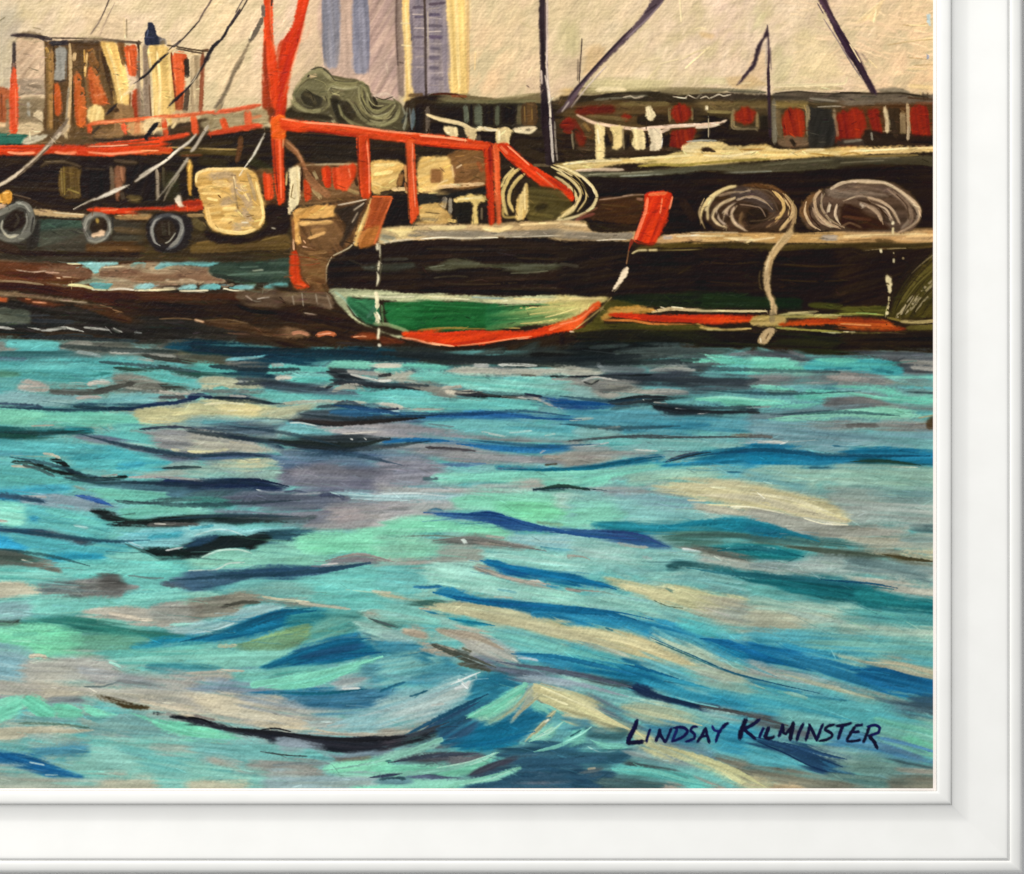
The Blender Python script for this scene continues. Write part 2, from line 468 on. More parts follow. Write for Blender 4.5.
# hull-dark ground under the boats, sea colour under the water
PARTS.setdefault('ground', len(PARTS) + 1)
NOW = PARTS['ground']
run('I A.hull\np 241a12 -34,135 284,135 284,360 -34,360 ;c\nI C.hull\np 1c140e 280,118 564,100 564,366 280,366 ;c\n'
    'I R.hull\np 1a120b 560,95 937,95 937,366 560,366 ;c')
run('I W\np 5fb0b0/6fbab6 -34,338 200,342 330,348 600,355 800,352 940,355 940,796 -34,796 ;c f2')
grid_fill((-34, 350, 936, 792), [0, 120, 240, 360, 480, 600, 720, 840, 932], [350, 420, 490, 560, 640, 710, 790],
   ['4d8a8c 5f807c 3f6470 567076 3c4c4c 3c4a4e 68a8a4 70aca8 787c78',
    '68bcb4 a4b09c a8b09a 5a6c84 70b0b0 7ab0b0 5c98a8 74a4a8 80a8a4',
    '5ca8b0 7ab8b4 6c7c8c 8a90a0 90c0b8 90b4b0 a8b8a4 9cb0a0 80a8a0',
    '66b8b4 70bcb4 60a8a0 84ccb4 8accb8 90c4bc 68a4a4 6c948c 809c98',
    '78c8b0 78b8a8 5098a4 74b4b0 9cbcac 88b8b4 a0c0ac 74b0ac 5ca4a8',
    'a4b0a4 a8b0a4 a0b0ac 84a8b0 5c98a8 68a0a8 74b0b0 58a0b0 64a0a4',
    '84b4ac 84bcb0 90b4ac 88b4ac 60988c 54808c 7cacA0 70989c 74908a'],
   2600, (7, 44), 4, {'a': .6, 'f': .5, 'h': .25, 'r': .8})

run("""
T 140 0 6.4
I T1
T 280 0 6.4
p d3b898 175,-10 280,-10 280,420 330,470 200,450 60,700 40,600 ;f5 q-50 a.6
p c2a696 270,0 760,0 765,640 600,640 560,540 300,470 ;f2 q-50
p c8ad9c 380,0 470,0 470,480 380,440 ;f1 a.7
p bca193/b1958c 565,0 745,0 760,610 610,610 570,500 ;f1.5 q-60
p 8c8a96/7f8091 275,0 378,0 372,400 330,445 285,415 ;f1.2 q88
p 85869b/787b93 472,0 562,0 562,455 470,455 ;f1 q88
s 6f7190 7 565,190 566,470 ;a.7
s 9d9596 40 375,250 360,420 ;a.4 f.8
s d8c4b0 10 680,400 690,470 ;a.6
s d9c6b2 22 600,620 680,600 740,640 ;a.5
I T2
p 8f7b70 738,0 790,0 800,620 760,600 745,300 ;f1
s 5d4a44 10 746,0 744,180 755,420
p efce86/e6c078 782,0 828,0 852,330 862,600 850,660 790,650 800,600 790,300 ;f.8 q88
s f7dc9c 14 800,20 815,300 830,560
s e9d7a6 10 770,150 835,152
s e9d7a6 9 775,290 850,296
s 3a2d2c 10 833,20 847,150 840,260 ;t2
s 4e3d38 8 762,400 795,405
p 8f8289/847880 840,0 1030,0 1030,610 865,605 850,330 ;f.8
T 420 0 6.4
p 93878b/877c84 -10,0 180,0 182,200 195,600 0,605 ;f.8
s 64586a 22 55,95 130,95 ;r.8
s 695c6c 22 50,165 140,168
s 5d5064 26 60,238 140,240
s 6a5e6e 22 60,308 130,312
s 6f6370 26 55,370 125,372
s 6c616d 22 60,435 120,438
s 766b74 22 70,500 150,505
s 5c4d58 22 60,30 160,20
s b3a6a4 8 50,60 130,48
s b3a6a4 8 50,112 140,122
s b9aca8 8 50,205 140,200
s b3a6a4 7 60,280 150,282
s b3a6a4 7 60,345 130,348
s b3a6a4 7 50,410 130,408
s ac9f9e 8 60,470 150,466
s a59698 8 60,545 160,548
T 280 0 6.4
s 5b4d58 20 850,50 920,45 ;a.8
s 64586a 16 860,110 925,108 ;a.8
s 665a66 18 850,240 920,238 ;a.8
s b9aaa4 8 845,92 920,94
s b9aaa4 8 860,180 930,182
s b9aaa4 8 860,365 930,360
s a99b9a 8 870,430 925,432
s 6a5e68 18 865,310 925,312 ;a.7
T 420 0 6.4
s 4b3d38 17 28,0 34,200 36,420 42,720 ;t0 d.12
s b9ab9c 8 50,70 52,380 ;d.35
p efd08a/e8c67c 172,0 292,0 296,300 304,598 200,602 186,300 ;f1 q88
s f5dc9e 26 230,0 240,300 255,560 ;a.6 d.3
s dfb678 22 306,0 308,300 306,592 ;a.7
s e9d0a0 12 322,0 326,180
I sky
s efd9ac 14 325,20 322,170 ;a.6
s e5c896 12 355,330 350,450
s efddb4 10 690,470 720,430
s d9bda0 34 720,560 690,520 740,500 ;a.6
s 5a4640 8 680,545 700,560
s cfbd92 14 640,140 760,200 ;a.5
I Q
p 6f6142 60,600 300,606 500,634 640,625 770,595 770,680 60,690 ;f1
s 47200f 14 70,606 150,600 250,608 ;r.3
s 3f2412 20 60,628 110,628
s 7b4022 18 200,615 300,618 ;a.8
s 857a54 20 480,640 740,600 ;a.6
s 6f6847 34 60,652 400,655 740,650 ;f.4
p 2b251c 0,668 780,660 780,900 0,900 ;c f.5
p 18120d 75,682 272,680 272,800 75,800 ;c
p 17110c 0,668 28,668 24,880 0,880 ;c
p 1a140e 400,680 470,680 468,800 404,800 ;c f.8
p 17110c 520,684 612,682 612,795 525,795 ;c f.8
s 5a5f50 34 292,680 300,780
s 18130e 18 328,670 328,810
s 5d6150 55 370,678 372,800
s 565845 30 495,682 492,800
s 665c40 34 640,670 632,800
p 5f4324/4b3620 655,670 745,668 745,800 650,795 ;f.6 q88
s 8a6a38 8 668,680 672,780
s 8a6a38 8 715,690 718,770
T 280 0 6.4
p 221911 815,640 1030,640 1030,900 815,880 ;f.8
s 3a2f22 40 850,650 850,820
s 17110c 60 890,680 890,850
s 5d452b 24 815,612 920,606 ;r.6
s 2a1f16 26 815,650 800,720
s 5a666a 34 855,695 845,830 ;t2
s 7f8580 8 830,690 840,800
s b9ad9a 10 940,840 945,770 ;d.3
s 574a3e 30 945,690 945,860 ;d.25
T 420 120 6.4
p 18120d 75,20 160,40 160,110 75,90 ;f.6
p 1a130e 350,60 500,60 500,170 350,150 ;f.8
s 4f4238 34 375,100 370,150
p 1e160f 560,100 860,90 870,280 700,270 600,200 ;f.8
s 34291d 60 600,150 820,150 ;a.6
s 453a2c 50 700,85 800,80 ;a.5
s 3c3022 60 620,190 830,250 ;a.6
s 6b5b40 22 720,290 850,290 ;a.8
T 560 0 6.4
p 5b4528/4a3820 -10,650 400,640 1030,640 1030,880 -10,880 ;f1
p 90805c 140,560 500,566 1030,566 1030,610 300,615 160,600 ;f1.2
s a5946a 12 230,585 430,580
p 2d251a 90,640 350,606 620,596 720,604 1030,616 1030,660 640,655 300,640 100,665 ;f1
s 1e1812 16 110,640 350,600 640,590
s 807c68 16 220,640 560,612 ;a.7 d.3
s d9cbb2 8 400,625 450,615 480,628 540,614
s d2c3aa 8 720,618 800,628 820,610 870,630 900,606 930,632 960,606 1024,620
s 7a6a40 34 380,668 700,665 ;a.6
p 8a2a10/6e2410 100,700 220,678 340,680 340,720 120,735 ;f1.4
p a62d12 380,745 420,722 470,745 420,770 ;f1
p a02b12 8,800 40,758 95,780 82,830 30,842 ;f1
s 7a2c14 34 80,760 150,870 ;f.5
s 7c6a40 26 170,740 440,765 ;a.6
p 1f1811 500,740 690,735 690,800 560,810 500,790 ;f1
p 241d15 850,690 930,685 930,770 860,775 ;c f.8
s 8d7c4c 46 945,725 1030,722 ;f.3
s 7c6c48 18 700,690 700,780
s 7c6c48 16 845,690 848,770
p 241c14 900,760 1030,740 1030,780 920,790 ;f.8
T 700 0 6.4
p 54452c/453824 -10,640 1030,630 1030,880 -10,880 ;f1
s 837a60 20 0,582 200,576 420,590 ;r.2
s bcab80 24 470,575 600,566 920,566 ;a.7
p 3a3026 -10,600 300,596 430,600 430,640 -10,640 ;f1
s d5c7ae 8 0,630 40,618 60,630 120,605 150,615 200,604
s 5f5948 14 180,585 420,594
p 443b30/564c3e 470,600 620,588 700,592 800,600 1030,590 1030,650 700,655 480,640 ;f1
s 2b231a 10 480,598 620,586 720,594 860,600 1024,592
s 7b7262 18 700,630 900,650 ;d.3
p 7e6a3c/6f5d38 470,655 680,650 680,690 480,690 ;f1
p 6f5c38 0,650 430,645 430,690 200,700 0,700 ;f1.2
p 15100c -10,750 170,750 190,800 160,870 -10,880 ;f1
s 8b7c4c 22 50,715 200,720 ;a.8
s 8c7a54 26 215,700 210,810 270,830
s 7d6b48 22 365,720 368,870
p 1b1712 378,740 442,738 440,880 382,880 ;c f.7
p 211b14 80,840 380,830 380,880 80,880 ;f1
p 2e2b26 708,690 842,694 856,880 704,880 ;c f.7
s b8ad98 8 750,686 860,680 930,683
s 8b7b5c 30 688,680 695,870
s 8f7c60 24 858,700 872,870
s 726a58 34 470,640 474,880 ;d.15
s 7a6444 40 500,700 510,870 ;a.6
I Q.red_window.1
p b4320f/9e2a0d 225,770 222,720 275,680 330,695 358,712 350,775 300,806 245,790 ;f1.3 q80
I Q.red_window.2
p b6350f/a02c0d 527,760 565,702 625,694 662,712 670,780 665,860 640,925 560,930 530,860 ;f1.3 q80
I Q
s 87765a 20 535,870 690,880 ;a0
T 840 0 6.4
p 5c3d22/4a2f18 -10,650 600,640 620,880 -10,880 ;f1
p 6d6050/5c5142 -10,592 200,596 400,575 450,600 610,610 610,655 300,665 -10,690 ;f1
p 857863 240,578 330,562 400,570 445,596 300,600 ;f1
s 2c2318 12 0,592 200,598 380,596 450,606 560,622
s 4a3626 16 430,625 600,640
s 7a4a30 20 480,660 600,662 ;a.7
p 35281a 308,690 384,688 384,880 308,870 ;c f.8
s cdb892 30 285,690 300,780 300,850 ;r.3
s b79d78 26 430,660 436,760 440,860 ;d.2
s 8c7452 40 400,720 405,860 ;d.3
s 45260f 34 588,650 590,880
I Q.red_window.3
p b2300e/9a260c -20,740 20,705 40,720 90,690 140,708 168,790 165,900 150,930 20,932 -30,900 ;f1.3 q80
I Q.red_window.4
p ab2c0d/962509 172,702 245,700 262,770 275,840 240,890 200,850 178,770 ;f1.3 q80
I Q.red_window.5
p ae2d0d/9a280b 455,690 500,674 550,690 566,800 560,930 480,930 458,860 ;f1.3 q80
I Q.red_window.6
T 560 0 6.4
p a32d10/8d260d 713,695 760,663 815,682 838,735 805,785 740,782 708,745 ;f1.3 q80
T 560 120 6.4
I Q.red_window.7
p 9d2d11/8a250e 712,75 760,60 865,55 850,120 800,190 760,196 700,180 ;f1.3 q80
I Q
T 700 120 6.4
s 6b5b44 30 540,110 690,130 ;a.8
p 1c1510 80,60 380,55 444,70 440,150 250,165 80,140 ;f1
s 7c6c4e 16 210,10 215,55 350,55 370,70
s 726a58 34 470,0 478,150 ;d.15
p 6f5840 510,115 640,115 690,130 690,165 560,175 510,160 ;f1.2
s 2b2118 26 580,125 610,165
p 2e2b26 704,-10 852,-10 862,120 840,165 700,170 ;f.8
s 94785c 22 868,0 880,110 ;a.8
T 840 120 6.4
p 261c16 160,60 300,85 600,110 600,165 160,165 ;f1
p 3a3028 -20,130 100,120 150,130 160,165 -20,165 ;f1
s 8f8878 14 200,80 205,130
s 726a5c 20 20,140 140,128
s b59f80 22 440,40 432,130
s 3a2c1e 34 330,-10 360,110
s 1a120d 20 450,140 600,145
T 560 120 6.4
p 3d2f20/2f2418 -10,-10 100,60 230,140 700,170 780,200 500,225 -10,235 ;f1
s 18120d 50 280,90 310,180 ;t0
s 1b140f 40 430,90 420,180 ;t0
s 19120d 26 555,90 555,170
s 1e1610 60 680,90 670,170
s 4a3b28 34 110,180 400,195 ;a.7
s 2a2018 20 0,232 300,222 760,205
p 24190f 30,80 80,80 80,190 0,190 -10,90 ;f.8
s 847a60 14 75,60 85,190 ;a.7
p 8c2a11 5,30 45,5 95,25 70,75 30,70 ;f1.2
p 7e2a12 100,70 160,100 165,150 130,165 105,120 ;f1.4
I Q.wash_line.1
T 420 0 6.4
s ead5a6 28 48,735 130,765 250,790 340,828 400,825 490,832 ;t1 r.2 h.5
s f0dcb6 26 600,828 680,822 745,820 ;d.22 h.5
s 2a1c14 10 690,845 750,815 ;d.4
T 420 120 6.4
p ecd6a4 155,42 232,52 240,98 215,116 190,100 160,80 ;f.6 q80 h.5
p ead29f 278,50 355,58 356,128 315,132 300,100 ;f.6 q80 h.5
p ead29a 488,62 545,48 592,70 572,120 560,168 520,150 490,150 ;f.6 q80 h.5
s f4e4bc 18 505,70 505,130
s f2e2ba 22 600,70 700,80 745,50 ;d.2 h.5
s f4e6c6 14 410,45 440,65 495,65
s eedcb4 26 365,55 400,50
I Q.wash_line.2
T 560 0 6.4
s ecccb0 22 108,735 200,780 340,808 520,828 700,812 900,800 1024,785 ;t1 h.5
s f0d4be 14 520,820 700,805 900,795 ;d.2
p eed79c 225,800 285,810 285,880 280,1040 232,1040 228,900 ;f.6 q85 h.5
T 560 120 6.4
p ead090 325,48 405,45 392,182 338,184 345,110 ;f.6 q85 h.5
p ecd8a2 458,58 532,66 540,180 492,192 462,150 475,100 ;f.6 q85 h.5
p eadaba 565,55 650,66 642,182 575,198 580,140 ;f.6 q85 d.12 h.5
s a89670 12 400,60 410,190 ;a.8
s f2e6c2 14 240,60 250,150
s efd5bd 20 640,80 700,55 ;a.8
s 5a3a20 14 180,40 215,80 190,120 ;a.7
s 8e6c3a 22 150,20 190,70 ;a.7
T 700 0 6.4
s ecd4ba 18 -30,818 60,810 120,795 172,768 ;h.5
s 2a1810 7 120,800 150,785
I Q.shirt
T 560 0 6.4
p f2e0b4 550,685 580,682 590,705 606,730 592,772 565,768 552,720 ;f.5 h.5
I Q
s 3a2c1c 7 553,770 552,830
s dccfae 22 940,680 938,705
s bdb091 7 950,740 950,880
I sky
T 840 0 6.4
p f0d2a0 100,145 230,30 290,0 240,100 220,150 180,130 ;f1 a.8 d.3
s f5dcae 14 110,140 250,20 ;h.6
s f5dcae 12 215,150 235,60 ;h.6
s b89a68 8 400,160 480,165 560,150 ;a.6
s b89a68 8 300,290 460,265 600,250 ;a.6
s f2d6a4 10 380,275 600,240 ;h.6
s f2d6a4 10 440,160 560,165 ;h.6
s b59562 7 440,370 560,380 ;a.6
s f2d6a4 12 430,440 560,440 ;h.5
s f2d8a8 10 180,380 240,440 ;h.6
s b89a68 8 470,420 590,412 ;a.5
s edd09c 30 440,550 560,560 600,580 ;h.6
s 3a2a1c 6 530,590 535,640
s 3a2a1c 6 560,590 562,640
s 4a3420 6 590,590 592,630
s d6b888 10 508,585 520,610
p bcdcdc 551,92 578,92 580,168 566,160 551,140 ;c f.3
p 9aa4bc 551,340 570,352 576,372 566,388 551,386 ;c f.3
T 700 0 6.4
p c9c294 350,50 390,70 430,130 400,200 350,200 ;f4 a.5 q-50
p c5be90 500,300 600,400 560,520 480,520 470,400 ;f4 a.45 q-50
p e6d3a2 640,180 800,300 900,480 700,540 560,540 600,400 ;f5 a.45 q-50
s f3e2b6 20 470,548 700,545 920,535 940,490 ;d.2 a.9 h.5
p d9b890 330,380 410,330 420,500 300,530 ;f3 a.55 q-50
p d2b27e 170,500 330,480 420,540 230,560 ;f2 a.6
s f0dcb0 8 240,540 330,530
s d9b478 46 0,220 90,240 ;f.6 a.5
s c9c392 60 20,520 170,520 ;f.6 a.5
T 560 0 6.4
p e0c8a2 200,430 450,330 560,400 480,450 300,500 ;f4 a.55 q-50
p c9bf8c 160,520 400,500 700,530 600,570 200,580 ;f3 a.6
s f0ddae 12 560,510 640,420 ;h.6
s f0ddae 10 800,440 960,300 ;h.6
s efdcb0 9 780,380 880,330 1000,310 ;h.6
s efdcb0 8 640,410 760,380 ;h.6
s f0dcb0 9 520,400 640,370 ;h.6
s f0ddae 10 860,190 900,180 940,190 ;h.6
s f2dfb4 12 765,0 775,140 ;h.6
p d9b27c 170,320 260,290 280,370 220,440 150,480 ;f3 a.5 q-40
p cdb598 0,380 120,370 110,560 0,560 ;f3 a.55
p c6b98a 20,180 100,140 130,300 40,350 ;f4 a.5
p c1a06a -10,570 100,560 130,590 0,660 ;f2 a.7
s f4e2b8 30 230,580 300,570 420,575 ;a.8 d.15 h.5
T 420 0 6.4
p c4bb8e 920,140 1020,200 1000,320 860,330 ;f4 a.45
T 0 0 6.4
p b3a88e -10,330 60,300 75,560 -10,570 ;f3 a.6
p a8a08c -10,100 120,60 100,210 -10,300 ;f5 a.5
p dcc39c 560,60 780,100 790,240 640,240 560,230 ;f3 a.5
s 6b6148 8 5,160 35,110
s 857658 9 210,175 265,190 ;a.7
""")

run("""
I L.hull
T 0 230 6.4
p 5a3822/482a18 -10,160 250,180 500,205 1030,200 1030,420 700,420 300,380 -10,340 ;f1
p 6b543c/7a6648 -10,160 150,172 300,195 430,210 500,225 300,225 -10,195 ;f1 d.08
s 2a1a10 30 -10,140 200,155 400,190 600,185 1030,175
s 3a2a1c 16 320,205 440,208
p 5e351e/4e2a18 -10,205 300,225 520,230 600,300 400,320 -10,320 ;f1.2
p 7a5a44 250,240 500,235 590,290 480,310 350,290 ;f1.6 d.15 a.85
s a8907c 10 100,255 200,270 300,262
s b8947c 8 290,270 380,275
s 3c1e10 40 -10,270 200,290 340,300 ;a.7
s d8b898 10 360,305 390,308
s e8c8a8 7 400,300 460,302
p b8a98c/a08c70 630,235 800,225 1030,205 1030,375 900,380 620,380 590,320 ;f1 d.06
p 8b6c54/7a5a44 640,260 780,245 850,260 1030,250 1030,320 860,325 760,310 650,300 ;f1.2 d.1
s 6a4a38 14 780,270 840,255 900,262
s c8b898 10 660,240 800,232
s dcd0a0 10 430,215 520,218
p 84907a/748068 290,335 440,350 600,300 690,330 620,345 400,360 ;f1.2 d.08
s dcd8a0 18 440,352 520,356 600,375
p 6fc8c2/5cb8b4 500,210 560,198 620,204 755,202 760,222 700,232 650,240 635,270 612,280 585,262 540,232 ;f.6 h.5
p 6fc4bc/5cb4ae 832,238 850,215 890,203 935,210 930,238 880,244 ;f.6 h.5
p 6fc4bc 985,245 1000,225 1040,215 1040,255 ;f.6 h.5
p 66bdb8/5ab0aa 580,345 640,338 722,345 690,378 620,378 ;f.6 h.5
p 78c4b4 862,372 900,350 945,342 992,345 970,380 ;f.6 h.5
s eae4d0 11 588,382 680,384
s f2ead8 13 690,384 780,376 860,385
s eae0c0 10 860,388 1030,384
p 3c1d0d/2e150a -10,325 200,335 400,372 700,395 1030,395 1030,455 760,478 620,468 450,430 200,395 -10,385 ;f1 h.4
s 8d785c 14 -10,325 120,330 280,350
s 241008 14 0,360 200,370 400,400
p 9a8468/7c664c -10,395 100,400 200,425 440,445 560,460 660,490 500,470 300,445 100,425 -10,415 ;f1 d.06
s a89880 10 380,450 460,455 560,465
p 23201f/1a1918 -10,460 300,465 520,490 700,560 860,600 1030,590 1030,720 700,680 500,650 -10,640 ;f1
p 5a2e18/4a2412 120,440 400,470 560,485 360,490 200,475 ;f1.2
s ba5a30 32 -10,440 50,448 ;f.4
s f0a880 9 205,460 250,464 300,468 ;d.1
s c87a54 8 160,440 200,445
p 462c1a/38220f 480,480 640,485 760,505 860,550 830,595 700,560 560,510 ;f1.2
s 7a5c40 9 640,480 720,500 ;d.1
s 8a6a4c 8 720,510 860,548 ;d.15
s 1a100a 34 740,455 900,460 1030,465
p 2a1c10/21160c 740,460 1030,450 1030,600 880,590 ;f1.4
s 5a4028 22 880,550 1030,540 ;a.7
p 5c6152/4c5246 -10,500 100,505 185,525 195,600 100,610 -10,612 ;f1.2
s 3a4038 20 0,520 180,560 ;a.6
s 33373a 12 180,550 320,545 ;d.15
s 2c3034 30 200,580 480,590
T 140 230 6.4
s 231a10 36 -10,170 120,175 280,190 500,165 700,158 960,140
s 5a4424 14 520,165 800,160 ;a.6
p a38f74/8f785e -10,210 60,215 440,235 460,260 560,330 520,345 300,345 -10,345 ;f1 d.06
p 8a6a50/7a5a42 -10,270 160,275 260,255 430,250 440,290 520,320 300,320 100,330 -10,320 ;f1.2 d.08
s c8b498 10 250,320 300,315 360,325
s d8ccb0 8 165,322 190,318
s bca888 30 60,250 200,240 ;a.7
p 38493d/2d3d33 440,235 540,190 700,185 965,175 965,335 800,335 620,345 540,310 450,280 ;f1
s 5d7060 9 560,195 620,198
s 556a5a 14 560,290 700,280 940,270 ;d.15
s 5c7264 10 640,240 760,235
s c8d0b8 7 720,260 790,256
s 2b332c 26 460,285 560,305 720,330
s 4c5f50 16 820,215 950,210 ;a.8
p 78cac4/62bab6 95,245 130,205 160,196 260,205 370,182 440,192 535,188 480,215 420,232 300,222 200,230 130,252 ;f.6 h.5
p 70c4bc -10,205 40,210 30,238 -10,250 ;f.6 h.5
p 78cac6 -10,352 40,342 88,346 75,375 -10,378 ;f.6 h.5
p 74c8c4/60b8b4 235,382 270,355 320,346 362,352 360,378 290,384 ;f.6 h.5
p 74c8c4/60b8b4 385,380 410,352 460,346 512,355 512,378 ;f.6 h.5
p 74c8c4/60b8b4 580,372 640,352 735,345 742,350 718,380 660,382 ;f.6 h.5
p 74ccc8/60bcb8 795,372 830,345 900,338 950,342 948,368 880,378 ;f.6 h.5
s ece2b8 14 -10,384 100,384 230,378
s eee4c4 13 250,390 330,390 440,386
s f0e8c8 12 530,372 600,388 675,388
s ece2c0 12 785,380 830,384 885,382
s 7a6c58 18 520,360 600,350
s c8bca0 9 150,372 220,368 ;d.2
p 4b2c1c/3c2214 -10,395 200,402 500,410 700,400 960,385 1030,400 1030,470 700,460 500,450 300,455 -10,450 ;f1
p 4a3a2c/5a4836 620,410 800,385 1030,380 1030,480 860,500 660,480 ;f1.2 d.06
s a89c90 7 680,420 720,450 ;d.3
s b0a498 7 750,440 830,430 ;d.3
s 8a7c68 12 950,430 1020,420 ;d.2
p 1b130d/241910 -10,455 300,465 600,450 700,490 1030,530 1030,600 760,615 640,580 300,560 -10,560 ;f1
s 3a2618 14 280,470 420,475 560,462 ;a.8
s 100a06 26 620,480 720,520 900,530 1030,530
p 23221f/1c1b1a -10,560 200,568 400,590 600,600 700,640 640,720 300,710 -10,710 ;f1
s 6a543c 9 120,570 250,565 340,575
p 4d3622/3c2818 370,585 560,575 660,590 800,630 960,620 1030,650 1030,700 860,690 600,650 ;f1.2
s 7a6040 8 420,580 560,574 700,600 ;a.8
s eab890 13 348,574 380,582 412,590
s f6d8b0 6 355,578 400,586
p 31241a/282018 640,640 900,700 1030,690 1030,770 860,750 640,725 ;f1.2
s ac6c4c 26 968,662 1030,665 ;d.1
s 5a4030 12 560,660 700,670 ;d.15
T 280 230 6.4
p 2d1f14/22170e -10,370 310,385 430,500 560,620 760,690 780,740 400,735 -10,740 ;f1
p 74604c/5e4a38 -10,395 120,390 310,400 345,480 320,510 200,480 -10,470 ;f1.2 d.08
s a09484 7 80,420 90,480 ;d.3
s a89c8a 7 140,400 150,490 ;d.3
s a89c8a 7 230,410 240,480 ;d.3
s 948470 7 300,410 330,500 ;d.25
s a49484 9 150,530 240,545 ;d.1
s 1e130b 40 -10,540 200,560 400,580 ;a.8
s 3a2818 22 60,610 300,615
p 7a5c40/5e4028 -10,620 80,620 200,660 190,690 -10,690 ;f1.2
s ba8060 26 75,662 130,655 185,668 ;d.08
s bc6840 32 235,675 300,660 355,672 ;d.06
s e0a080 8 240,670 330,660
p 843c1c/6a2e14 450,690 500,660 600,655 640,690 680,710 520,710 ;f1.2
s eaa880 8 468,686 520,680 555,684
p 5a2a16/4a2010 640,680 760,700 800,720 660,735 ;f1.2
s 2a2420 20 360,720 600,735 ;a.8
""")

